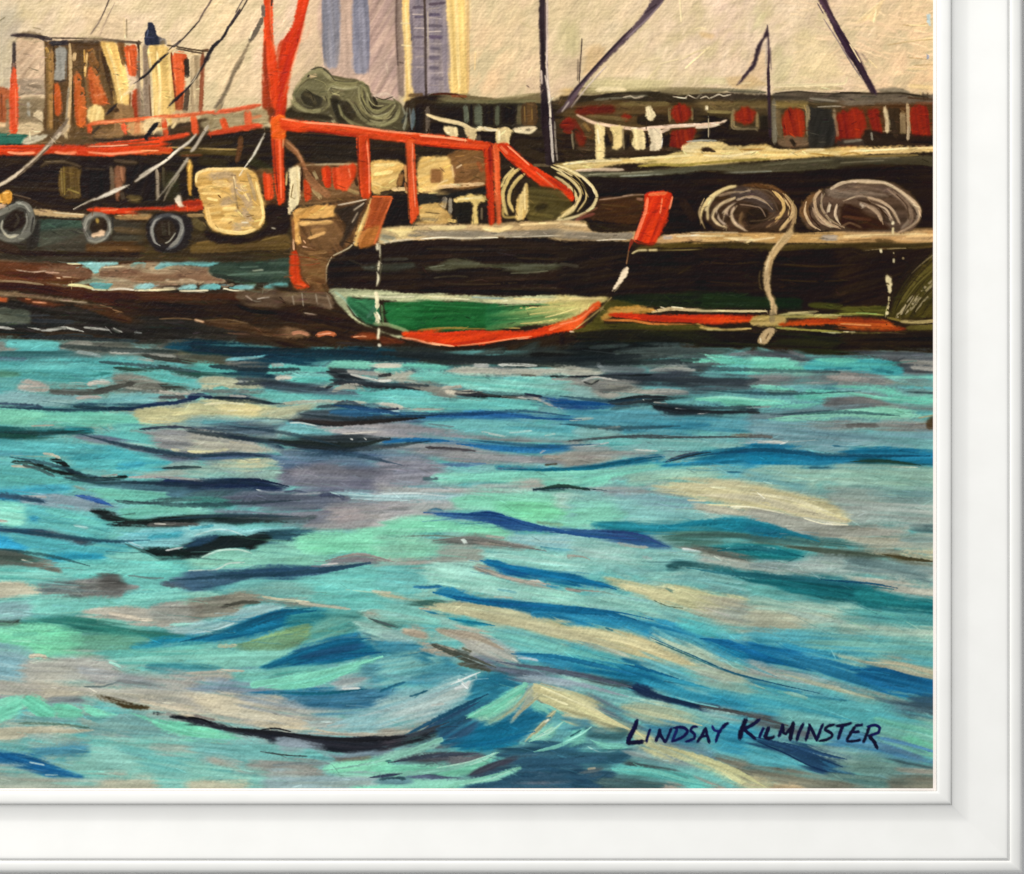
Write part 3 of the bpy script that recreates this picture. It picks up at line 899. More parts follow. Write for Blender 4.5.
run("""
I A.wheelhouse
T 0 0 6.4
p 8e7a5e 110,230 290,250 290,880 110,870 0,880 0,570 90,560 ;f1
p d6ba9c/ccae90 104,258 200,262 282,268 284,525 108,530 ;f.7 q-50
p a08c76 112,520 285,515 285,610 115,612 ;f1.2
s 7e6c58 26 180,545 270,560 ;a.7
s 8a7a68 22 140,560 200,590 ;a.6
s d3bc9c 34 130,625 285,620 ;r.3
p 887559 118,648 290,640 290,800 118,800 ;f1
s a8a294 22 182,655 186,745 ;r.6
s 7a684c 34 130,690 240,700 ;a.6
p d9c4a0 205,745 240,708 278,725 285,790 255,770 ;f.7
p cbb48e 110,800 200,780 285,800 285,865 110,862 ;f1
s 8c7a5c 14 150,770 230,775
p a0532e -10,578 60,582 58,770 -10,775 ;f1
s 7e3f20 14 10,600 14,760
s c9ab84 34 0,795 40,802
p 8d7a5a 40,640 62,640 58,850 -10,860 -10,815 35,810 ;f.8
p 5e4325/4c361d 285,262 660,262 700,450 745,640 780,760 800,880 285,880 ;c f.8 q86
p 6e5230/5c4426 520,440 700,500 745,700 760,880 480,880 ;f1 q86
s 7d6036 34 305,300 315,500 320,860 ;d.1
s c09852 18 295,305 308,335
s 3c2a18 16 345,300 345,520 ;a.8
p 918f88 358,312 425,312 422,420 416,508 348,516 360,420 ;f.7 q86
s 5d5a54 8 430,320 425,505 ;a.8
s 332419 12 330,515 380,522 425,512
s ccae80 22 447,282 452,420 448,640 432,880 ;d.08 h.4
s 9a8c74 14 440,560 420,830 ;d.3
p dd5f2c/cc5226 348,545 370,530 392,600 398,720 360,740 345,640 ;f.8 q86
p d25c2a/b94d22 478,560 505,555 525,690 555,800 495,805 ;f1 q86
p d45f30/c25228 560,450 590,425 615,520 670,600 690,660 600,665 575,560 ;f1.4 q80 d.12
s e8a070 12 600,610 680,600 ;d.3
s 3e2916 34 655,330 690,480 740,650 ;f.4
s 4a331d 46 470,300 650,300 ;a.8
s dcba88 24 482,340 474,385
s c79c54 14 540,320 545,490 ;d.3
s 9c6a36 12 560,330 600,310
s 7a5a34 14 600,320 605,350
p ecc678/e4ba6a 645,266 700,262 742,275 770,340 805,430 832,620 830,752 760,755 728,590 690,420 ;f.7 q72 h.4
s f4d894 14 680,290 740,460 790,700 ;d.2
s 5a3c20 40 770,300 800,420 ;a.8
p 6a4420 750,275 800,270 800,420 770,330 ;f.8
p e85a2e/d24a22 796,305 830,290 872,290 884,380 878,480 845,492 815,450 ;f.7 q80
s f58a58 8 825,330 832,420
p 2e1d10 868,268 902,268 900,500 880,480 884,330 ;f.6
p c8431f/b03a1a 848,580 890,570 900,740 895,870 840,860 ;f.7 q86
s 5a3018 10 835,590 830,700
p 8c6a44 740,680 850,690 850,880 740,880 ;f1
s 3a2616 24 735,710 760,705
s e6d2a4 17 898,288 908,420 906,560 932,860
p 9c8978/8c7966 915,290 965,310 960,480 950,740 1000,780 940,860 915,560 ;f.8 q88
p e6c47e/deb870 955,300 1030,290 1040,880 985,760 970,520 ;f.8 q88 h.4
T 140 0 6.4
p ebca84/e0bb70 50,312 120,300 195,318 205,480 220,660 225,800 90,800 75,600 ;f.7 q86 h.4
s f6dca0 20 110,330 130,560 120,740 ;d.25
p 907c68/84705c 15,300 45,320 70,500 75,760 20,790 0,540 ;f.8 q88
s 702f1a 15 200,330 215,500 235,700
p df552c/cf4a24 212,350 292,352 288,480 276,690 240,705 225,560 ;f.7 q86
p a4472a 238,620 275,610 270,725 238,725 ;f.9
s 2e231b 36 300,375 302,490 ;t1
s 4a3a2c 34 305,560 292,720
p b49f7e/a48e6e 325,360 385,362 375,730 318,730 325,560 ;f.8 q87
s 8d4c30 32 402,340 398,500 388,730
s 62452e 20 395,330 440,320
s 52402e 12 172,290 300,312 430,330
s 3e2f22 10 230,312 330,330 410,345
s d7be94 10 215,335 300,342 380,352
p ccb084 220,720 310,730 310,870 220,860 ;f1
p 2b1f16 190,800 330,780 330,880 190,880 ;f1
s e7cf9c 20 205,820 230,790
s 7a4a2c 40 60,790 140,800 ;a.7
T 0 0 6.4
s c8642c 60 490,470 520,640 530,780 ;d.46 a.8
s d87038 70 590,450 620,560 640,650 ;d.45 a.8
s b88a50 40 330,320 330,560 330,840 ;d.5 a.7
s 8a5a2c 60 560,330 640,480 ;d.5 a.7
s e0b878 14 560,340 545,480 ;d.4
s 2e1e10 10 345,540 345,840 ;a.7
s 3a2816 12 465,520 468,800 ;a.7
s 2c1c0e 16 690,420 735,600 745,700 ;a.6
p f4da98/e6c680 556,745 565,700 605,670 645,680 668,720 662,775 620,792 575,785 ;f.6 h.5
s e8cfa0 18 905,300 910,560 ;d.2 h.4
T 140 0 6.4
s f2dca8 14 60,330 75,520 85,760 ;d.3 h.4
s 5a3a22 12 60,540 72,760 ;a.6
s e8d0a0 20 190,800 160,770 ;d.3
I A.roof
T 0 0 6.4
s 2b2224 27 75,228 140,226 220,232 330,252 ;t1 r.2
s 2a2428 34 318,278 380,276 440,270 ;t1
s 5d4c3a 12 290,242 450,246 650,250 800,264 910,272
s b4a180 7 110,248 270,268
s 3a2d24 24 450,268 640,268 ;a.7
s 4d3d30 14 640,258 900,278 ;a.7
s d8c096 10 795,110 798,245
s 8a7858 7 812,120 812,240
s 9a8a66 18 560,240 660,245 ;a.6
I A.post
s 3b312f 26 90,268 92,340 88,410
s 5a3a2e 34 90,400 88,500 ;a.8
p ee5230/e04624 66,520 85,430 100,440 108,520 116,560 110,840 85,860 62,840 ;f.6 q88 h.4
s f8865c 8 100,560 104,800
I A.lamp
p 272d42/1e2236 922,258 928,225 945,180 950,150 968,146 985,160 995,200 1012,235 1022,270 1015,285 930,285 ;f.5 q80 h.4
s 4a5268 8 950,190 940,240
I A.net
T 280 0 6.4
p 4f4832 20,745 60,690 90,640 85,590 140,520 200,460 230,435 290,445 330,490 470,520 560,545 610,640 690,640 760,650 800,720 830,800 800,840 400,800 ;f1
p 6d6748 90,600 180,500 230,440 300,450 330,500 480,520 560,560 480,600 320,560 300,640 ;f1.5
s 8f8862 40 95,600 130,540 200,470 260,452 310,490 340,520 ;h.5
s 7d7552 36 330,510 420,520 500,530
p 2d281c 130,600 165,578 200,590 250,610 275,640 240,685 190,690 150,665 ;f1
s 4d442e 26 150,600 200,620 230,670
s 8e8760 24 85,610 100,660 160,705 240,710 300,680 320,620 300,570 340,545 420,560 490,550 ;h.5
s a09a74 13 340,550 420,572 500,555 ;h.5
s 777050 46 320,580 400,610 470,690 560,780 ;h.4
s 6a6345 50 420,590 500,640 540,730
p 2b2519 330,640 380,640 400,700 430,790 380,790 345,720 ;f1.2
s 8d865f 16 375,670 400,740 470,800 ;h.5
s a7a07c 22 320,740 350,790
p 2e271b 385,650 430,660 480,730 460,770 410,730 ;f1
s 938c65 22 505,560 520,650 580,740 660,760 720,700 ;h.5
s 857e58 22 530,540 560,600 570,680 620,720 690,680 ;h.5
s a59f79 12 560,720 620,745 700,720 740,670 ;h.5
s 8e875f 26 560,790 660,800 740,760 765,700 ;h.5
s 9b956e 11 570,770 650,785 720,740 ;h.5
s 2b2519 22 600,620 620,680 590,690
s 3a3422 20 520,600 540,690 600,760
s 827b56 22 620,640 680,650 740,660 ;h.4
s 8f8d78 15 785,690 808,760 790,835 ;h.4
s 3a3a34 22 780,790 820,720
s c0a880 24 190,492 235,482
s 221a12 12 175,495 190,480
p 262116 15,745 60,690 110,720 280,730 340,770 200,765 ;f1
s 7a734e 10 30,720 90,660 ;a.8
s 938b64 18 70,640 110,690 180,720
I A.mast
T 140 0 6.4
p ea4520/dd3914 795,0 848,0 852,250 872,360 888,480 905,640 900,760 800,740 785,640 795,400 ;f.7 q88 h.5
p a03a1c/b5421f 785,380 805,260 815,420 840,640 850,760 790,730 ;f1 q88
s f2643c 12 835,0 838,180 860,340
p 6f3318 800,690 870,700 860,780 800,780 ;f1
s 3a2620 12 848,0 842,40
p da3410/cc2c0a 1030,20 1030,170 985,330 950,470 930,570 905,690 880,700 882,560 890,430 930,320 975,180 ;f.7 q105 h.5
s f0855e 12 1024,200 985,330 955,460 ;t1
T 280 0 6.4
p d63212/c82a0a 128,-5 188,-5 145,170 85,400 45,590 25,745 -5,745 -5,400 65,190 ;f.7 q108 h.5
s eda07e 11 160,150 120,290 75,450 ;a.8
I A.deck_edge
T 140 0 6.4
p a4936e 390,740 600,720 790,690 820,800 600,830 440,850 400,870 ;f1
p 3f2e1c 220,830 420,760 450,860 400,880 220,880 ;f1.4
T 140 120 6.4
p 9c8c6a 400,10 560,-5 690,-10 640,30 430,70 ;f1.2
I A.railing
T 0 0 6.4
s ec6840 27 555,808 600,790 700,780 850,766 1030,752 ;d.05 h.45
s e0502a 32 574,815 578,880 ;h.4
s e4562e 34 795,800 800,880 ;h.4
s f4a070 9 640,785 800,772
T 140 0 6.4
s ea6440 26 -10,765 150,748 300,738 450,716 ;h.45 d.05
s e85838 30 440,722 600,704 770,672 ;h.45 r.2
s e04824 33 440,858 560,835 680,812 780,800 ;h.45
s e4562e 44 342,745 360,860 ;h.4
s df5230 42 528,762 552,830 ;h.4
s de5838 48 690,716 695,800 ;h.4
s e2502c 34 150,760 165,875 ;h.4
s d8683e 20 700,760 780,740 ;a.6
T 0 120 6.4
s e4522c 30 572,30 582,130 ;d.1 h.4
s e8583a 32 790,20 802,130 ;d.1 h.4
T 140 120 6.4
s df4424 34 -10,148 150,118 250,105 315,88 ;h.45
s e6502c 33 150,0 168,90 ;h.4
s e6502c 40 350,0 350,80 ;h.4
s e4482a 38 445,102 600,75 700,50 790,42 ;h.45 d.08
s e4502c 40 530,0 550,60 ;h.4
I A.cabin
T 0 120 6.4
p 6b5436/58432a 300,60 560,90 1030,90 1030,140 700,150 480,160 180,165 ;f1
p 2c2018 600,120 760,105 1030,70 1030,110 820,140 640,145 ;f1
p 8c6a44 590,60 770,50 780,110 620,120 ;f1
s 31271c 18 590,85 640,40
p c99a66 820,20 930,10 940,90 830,95 ;f1 a.7
p e0c696 930,0 1030,-10 1030,60 940,90 ;f1
I A.dinghy
p 20705a/1a5c48 -10,86 120,88 182,92 150,150 60,158 -10,156 ;f.8
s 37866a 12 0,95 150,98 ;a.7
p c8c0a8/b4ac96 142,150 160,115 230,100 308,96 260,140 180,164 ;f.8
I A.cabin
T 0 120 6.4
p 21180f/1a120b -10,215 300,222 560,230 1030,200 1030,560 540,580 220,580 -10,450 ;f1
T 140 120 6.4
p 201910/1a140c -10,170 200,200 330,110 500,95 800,50 860,60 870,560 600,560 300,580 -10,600 ;f1
s 4c3e1e 40 250,222 420,205 640,215 ;f.4
s ab9056 11 180,176 350,180 500,188 645,190
s 302513 40 330,170 600,140
s 5e3c22 36 645,110 640,180 620,270 ;f.4
s 6b3c20 16 260,230 400,225 ;a.8
s 3d331a 60 380,260 560,290 ;a.6
p dca84e/c48f3a 300,275 322,248 340,290 338,380 325,485 315,480 308,420 ;f.7 q80
s 6f6350 24 110,320 112,420 112,510
s 4b4230 20 150,300 155,440
s 33301c 120 200,360 210,480 ;f.5 a.7
s 2d2a16 60 700,250 850,330 ;f.5
s 5b5228 26 760,325 850,320 ;a.8
p 64472a 700,330 860,330 870,560 780,560 800,480 ;f1
s 4a2c16 60 830,520 900,570
T 0 120 6.4
s 50402e 18 262,300 300,275 420,270 520,300 ;a.9
s 7d6c52 7 290,265 420,262
p 5f4a26/4d3a1c 385,308 525,325 520,488 385,485 ;f.9 q88
s 8b7440 10 392,310 400,470
s 75602e 14 410,300 415,480
s 7d6a34 12 430,440 510,470 ;d.2
p 17100b 535,305 690,308 692,490 535,490 ;f.9
s 3c3024 12 540,310 680,318
s 6d5a44 26 712,300 720,400 716,480
p 7e5238 735,310 800,300 808,380 770,450 760,520 740,500 ;f1 q85
s b27a56 16 775,300 785,390
s 4c3e30 26 780,460 790,510
p 19120c 812,305 985,300 985,460 900,500 815,480 ;f.9
s 8d806e 22 1003,310 1008,400 1012,500
s 574828 50 820,500 900,510 ;f.5
s 5d4b38 22 730,260 880,275 ;a.8
s 251a12 34 80,470 300,560 540,565
s 5c4a3a 10 80,475 200,505
I A.gunwale
p ec4a24/e03c18 -10,168 120,165 320,162 500,166 650,150 1030,112 1030,216 820,228 700,234 540,224 350,216 180,222 -10,222 ;f.7 h.5
s ff9a70 18 50,206 130,214 225,210 ;h.5
s ff9468 18 350,206 420,214 490,205 ;h.5
s ff9a70 16 560,206 700,218 880,204 1024,196 ;h.5
s c83010 16 0,180 300,180 700,172
s 7e3a22 14 700,152 860,140 1020,122 ;a.8
s 8a3e26 16 540,172 700,168 860,160 1024,152 ;a.8
s ffb08c 8 560,170 720,166 820,160
T 140 120 6.4
p f0622f/e24a20 -10,178 120,176 200,180 200,212 80,216 -10,216 ;f.7 h.5
s ff9c6a 10 0,198 120,195
I A.red_rail
T 0 120 6.4
p e8421e/d83614 555,572 620,556 800,562 1030,552 1030,602 860,606 720,604 600,590 ;f.7 h.5
s ff8a5c 10 640,580 760,572
s ff7a4c 9 800,590 1000,572
T 140 120 6.4
p e2421e/d03412 -10,562 150,560 280,520 400,515 405,572 250,592 100,594 -10,604 ;f.7 h.5
s ff8a60 9 0,585 140,575
s a03018 30 250,545 390,530 ;a.6
I A.bollard
p f2e4cc 218,520 225,490 245,478 265,492 280,540 305,558 250,562 232,540 ;f.5 h.5
I A.hull
T 0 120 6.4
p 3b352a/302a20 -10,590 240,600 560,620 1030,610 1030,880 -10,880 ;f1
p 3a4f42/33443a 240,650 400,630 520,640 520,720 420,760 240,800 ;f1.5
s 4e6a58 12 300,660 360,690 ;a.7
p 4a4438 240,730 540,700 560,800 300,850 ;f2 a.7
p 563c20/472f18 560,790 760,770 1030,790 1030,850 560,850 ;f1.2
s 5d4a30 40 730,700 950,720 ;a.7
s 4a4638 40 720,760 940,760 ;a.7
s 241710 34 0,830 160,850 500,860 1030,862
s 2e2018 50 0,770 120,840
p 23201e 170,690 260,640 250,800 190,830 ;f1.5
s c9863e 18 930,850 1024,842
T 140 120 6.4
p 3c301c/33281a -10,590 420,590 960,560 960,880 -10,880 ;f1
p 654f28/584322 330,800 470,770 620,780 780,760 945,735 955,830 700,840 330,855 ;f1.2
s 8a6c38 10 360,790 450,775
s 7d6638 8 780,770 900,742
p 1c130c 405,690 520,740 700,750 820,680 800,560 960,570 950,720 820,740 700,790 500,790 420,750 ;f1.2
s d8d0c0 8 840,690 870,697
s 6b5c34 60 330,640 410,690 ;a.7
s a08458 26 300,612 410,610 ;a.8
I A.gunwale_trim
T 0 120 6.4
p b0966e/9a8058 205,568 300,572 400,590 570,604 570,632 400,628 280,618 215,612 ;f.8
s d9c9a4 9 340,592 440,600 540,606
s 2a1c12 10 240,622 420,634 560,640
I A.gunwale_trim.2
p a07c50/8a683e 730,610 850,606 980,606 960,640 820,640 740,636 ;f.8
s cfae78 8 750,612 880,610
s 23180f 14 800,648 940,646
T 140 120 6.4
s 8f7650 20 0,612 60,612
I A.yellow_float
T 0 120 6.4
p dfa64e/cc9038 8,470 45,450 80,462 82,510 60,535 25,538 5,510 ;f.6 q70 h.5
s f0c070 8 20,470 60,462
s 3a2818 12 85,480 80,540
p c9a888 -10,540 20,540 40,550 20,575 -10,580 ;f.8
I A.tyre.1
p 4a4840/3d3b35 -10,600 40,560 110,520 180,530 220,600 225,680 190,750 120,785 40,780 -10,740 ;f1
s 6a685e 40 0,620 60,570 120,540 180,560 205,640 190,710 130,755 50,760 0,720 ;d.1 h.5
p 1c140f 15,670 50,610 95,580 150,590 165,650 140,700 80,715 30,700 ;f.9
s 3b332a 16 100,600 120,640 90,690
s a2a092 15 20,640 10,690 50,740 120,735 ;h.5
s 8f8d82 15 110,530 160,545 195,590 ;h.5
s 807e74 14 170,600 175,660 140,730 ;h.5
s 2c2a26 12 60,545 100,525
s b4ae98 12 20,720 60,752 110,742 ;h.5
s 2b2926 12 215,620 200,720
I A.tyre.2
p 55534a/474540 530,640 570,600 640,592 700,620 718,690 690,760 620,785 560,780 535,720 ;f1
s 75736a 30 545,720 548,650 600,605 660,610 698,660 690,730 640,770 580,770 548,720 ;h.5 d.08
p 20160e 572,690 590,640 630,622 670,640 688,690 660,735 600,745 ;f.8
s a09e92 11 540,700 560,640 600,610 ;h.5
s 999789 14 560,765 620,782 680,755 ;h.5
s 8d8b80 10 700,650 705,710 680,750 ;h.5
p e6c4a2 582,742 600,728 632,715 650,705 672,712 665,735 630,748 600,752 ;f.5 h.5
s a58740 24 622,635 628,655
s 2c2a27 10 720,620 725,700
I A.tyre.3
T 140 120 6.4
p 1c191c 40,680 80,610 160,595 250,600 330,640 335,740 290,820 200,845 110,830 50,760 ;f1
s 4a4a4c 26 70,700 110,630 190,610 250,640 275,720 240,790 170,830
s 93918a 22 140,625 95,650 75,710 95,780 130,805 ;h.5 t2
s 85837c 26 200,615 255,640 268,700 240,770 190,815 ;h.5 d.1
p 241c15 95,700 130,650 190,640 225,690 215,760 170,800 120,780 ;f.9
s 3f372a 26 150,660 155,740
s 4a4336 12 185,650 190,740
s a9a698 8 160,790 190,775 230,720 ;h.5
s 55534f 9 60,660 110,612 ;a.8
I A.fender
p dcb46c/cfa45a 352,400 365,345 430,318 550,312 690,308 735,340 760,400 790,510 802,570 795,650 760,700 690,722 620,736 540,728 470,706 430,660 412,600 400,530 375,460 ;f.8 q-8 h.6
s f2d494 20 360,400 370,345 440,318 560,315 690,312 ;h.6
s b09c88 60 440,365 560,350 620,380 ;d.34 a.6 f.5
s b39e8a 60 590,390 610,470 ;d.34 a.6 f.5
s ae9a88 70 620,420 680,500 700,560 ;d.34 a.6 f.5
s a5917f 56 520,535 610,500 ;d.34 a.6 f.5
s a38f80 50 610,560 680,600 720,640 ;d.34 a.6 f.5
s b8a48c 60 600,690 700,660 ;d.34 a.6 f.5
s 9a8566 24 690,340 720,430 740,520 ;a.7
s e8c47a 24 420,430 520,420 ;h.6
s edc97e 20 400,470 520,470 ;h.6 d.15
s efce88 20 430,500 500,515 ;h.6
s f3d68e 24 530,570 620,565 ;h.6
s edc87a 26 540,610 640,600 ;h.6
s f0cf86 24 520,640 600,640 ;h.6 d.1
s f3d792 26 470,690 560,715 660,722 740,700 ;h.6
s e9c47c 30 430,560 450,660 480,690 ;h.6
s ecca84 24 745,400 775,520 790,620 760,680 ;h.6
s f4dca6 10 600,360 612,440 ;h.6
s 6b4a26 8 500,480 520,500
s 6b4a26 8 565,665 590,650
s 6b4a26 8 620,540 630,570
s 7d5c30 7 680,620 730,610
s e4bf76 18 470,395 560,395 ;d.3 h.6
s e2bd72 16 400,445 460,450 ;h.6
s cda85e 14 640,470 700,460 ;d.3
s e0bc78 16 650,690 720,690 ;h.6
T 140 120 6.4
I A.fender
s d8b67c 40 470,400 600,420 ;d.4 a.7
s c9a668 14 470,440 560,470 600,520 ;d.3 a.7
s 8a7454 12 600,380 615,500 625,560 ;a.6 d.2
s f0d290 16 640,420 700,520 ;d.4 h.6
s e6c27a 18 450,600 520,590 ;h.6
I A.stay.1
T 0 0 6.4
s 1a181f 19 1030,386 980,430 930,490 858,535 ;t3 h.4
s ead2a0 16 862,540 830,580 790,612
s 17141a 22 752,662 715,700 675,738 ;t2 h.4
T 140 0 6.4
s 1c1a20 17 -5,508 50,470 110,400 185,338 ;h.4
s cdb48c 12 180,332 215,318 235,300
s 2a2226 11 215,306 270,255 330,190 385,130 ;h.4
s 2a2226 7 180,325 260,255
s 6a5850 12 380,130 410,75 440,30 470,0 ;d.1
I A.stay.2
s 15131a 15 435,370 400,430 340,520 300,575 ;h.4
s 15131a 26 515,260 470,300 440,350 415,400 ;h.4
s 19151c 19 570,165 545,220 515,262 ;h.4
s 3a3034 14 640,60 590,140 560,185 ;d.1 h.4
s 1d171c 8 700,0 650,65 580,170
s 4d4040 8 672,0 610,85 ;d.2
s d8c6a4 7 385,440 340,520 290,560
s 17141a 20 315,555 260,610 220,645 175,692 ;t2 h.4
T 0 0 6.4
s 15131a 26 1010,788 975,830 930,880 ;h.4
T 0 120 6.4
s 15131a 28 1005,20 970,60 930,115 ;h.4
s 15131a 22 930,115 950,125
I A.stay.3
T 0 0 6.4
s 4d3d38 9 708,0 670,70 630,150 578,225
s a8907c 7 738,15 690,110 638,232
I A.boom
T 140 0 6.4
p 7d6d56/6d5e4a 478,690 520,620 560,540 590,450 640,360 695,270 720,250 650,400 600,480 575,570 540,640 515,700 ;f1 q120
s 62574a 30 700,265 750,190 785,115
s 6b5c52 28 790,110 788,30
s 8c7a5c 20 480,720 520,670
s 8f7c58 18 470,760 430,820 395,870 ;d.2
s efe0bc 12 700,250 720,200 ;a.8
I A.rope.1
T 0 120 6.4
s 7d6c5a 30 435,-5 390,60 300,175 200,275 100,355 0,440 ;t1
s d9c9b0 22 410,60 300,180 200,275 100,355 -5,445 ;d.34 h.5
s 3a2c20 8 360,130 220,265 110,360 ;d.5
T 0 0 6.4
s b8a486 26 440,800 400,860 ;d.2
T 0 120 6.4
s d2b98c 22 420,80 425,120
I A.rope.2
s e2d6c2 15 1030,285 940,345 860,398 ;d.15 h.5
s e9dfce 26 830,415 760,445 680,480 600,515 ;t2 h.5
s d9cdb8 12 610,505 540,535 470,572 ;t3 h.5
T 140 120 6.4
s e4dac8 17 362,90 310,145 240,195 160,265 80,310 -5,362 ;h.5
s b0a392 9 60,325 0,368
I A.rope.3
s b4a898 20 440,35 400,100 350,180 325,205 ;d.12 h.5
s a59a8a 22 305,250 250,330 200,395 150,460 105,515 ;d.15 h.5 t3
s 857a6a 12 250,350 190,440 150,520 ;d.25
I A.rope.4
s eae2d2 17 800,85 760,165 720,235 670,305 ;t2 h.5
s ddcfb2 9 660,320 635,360
""")

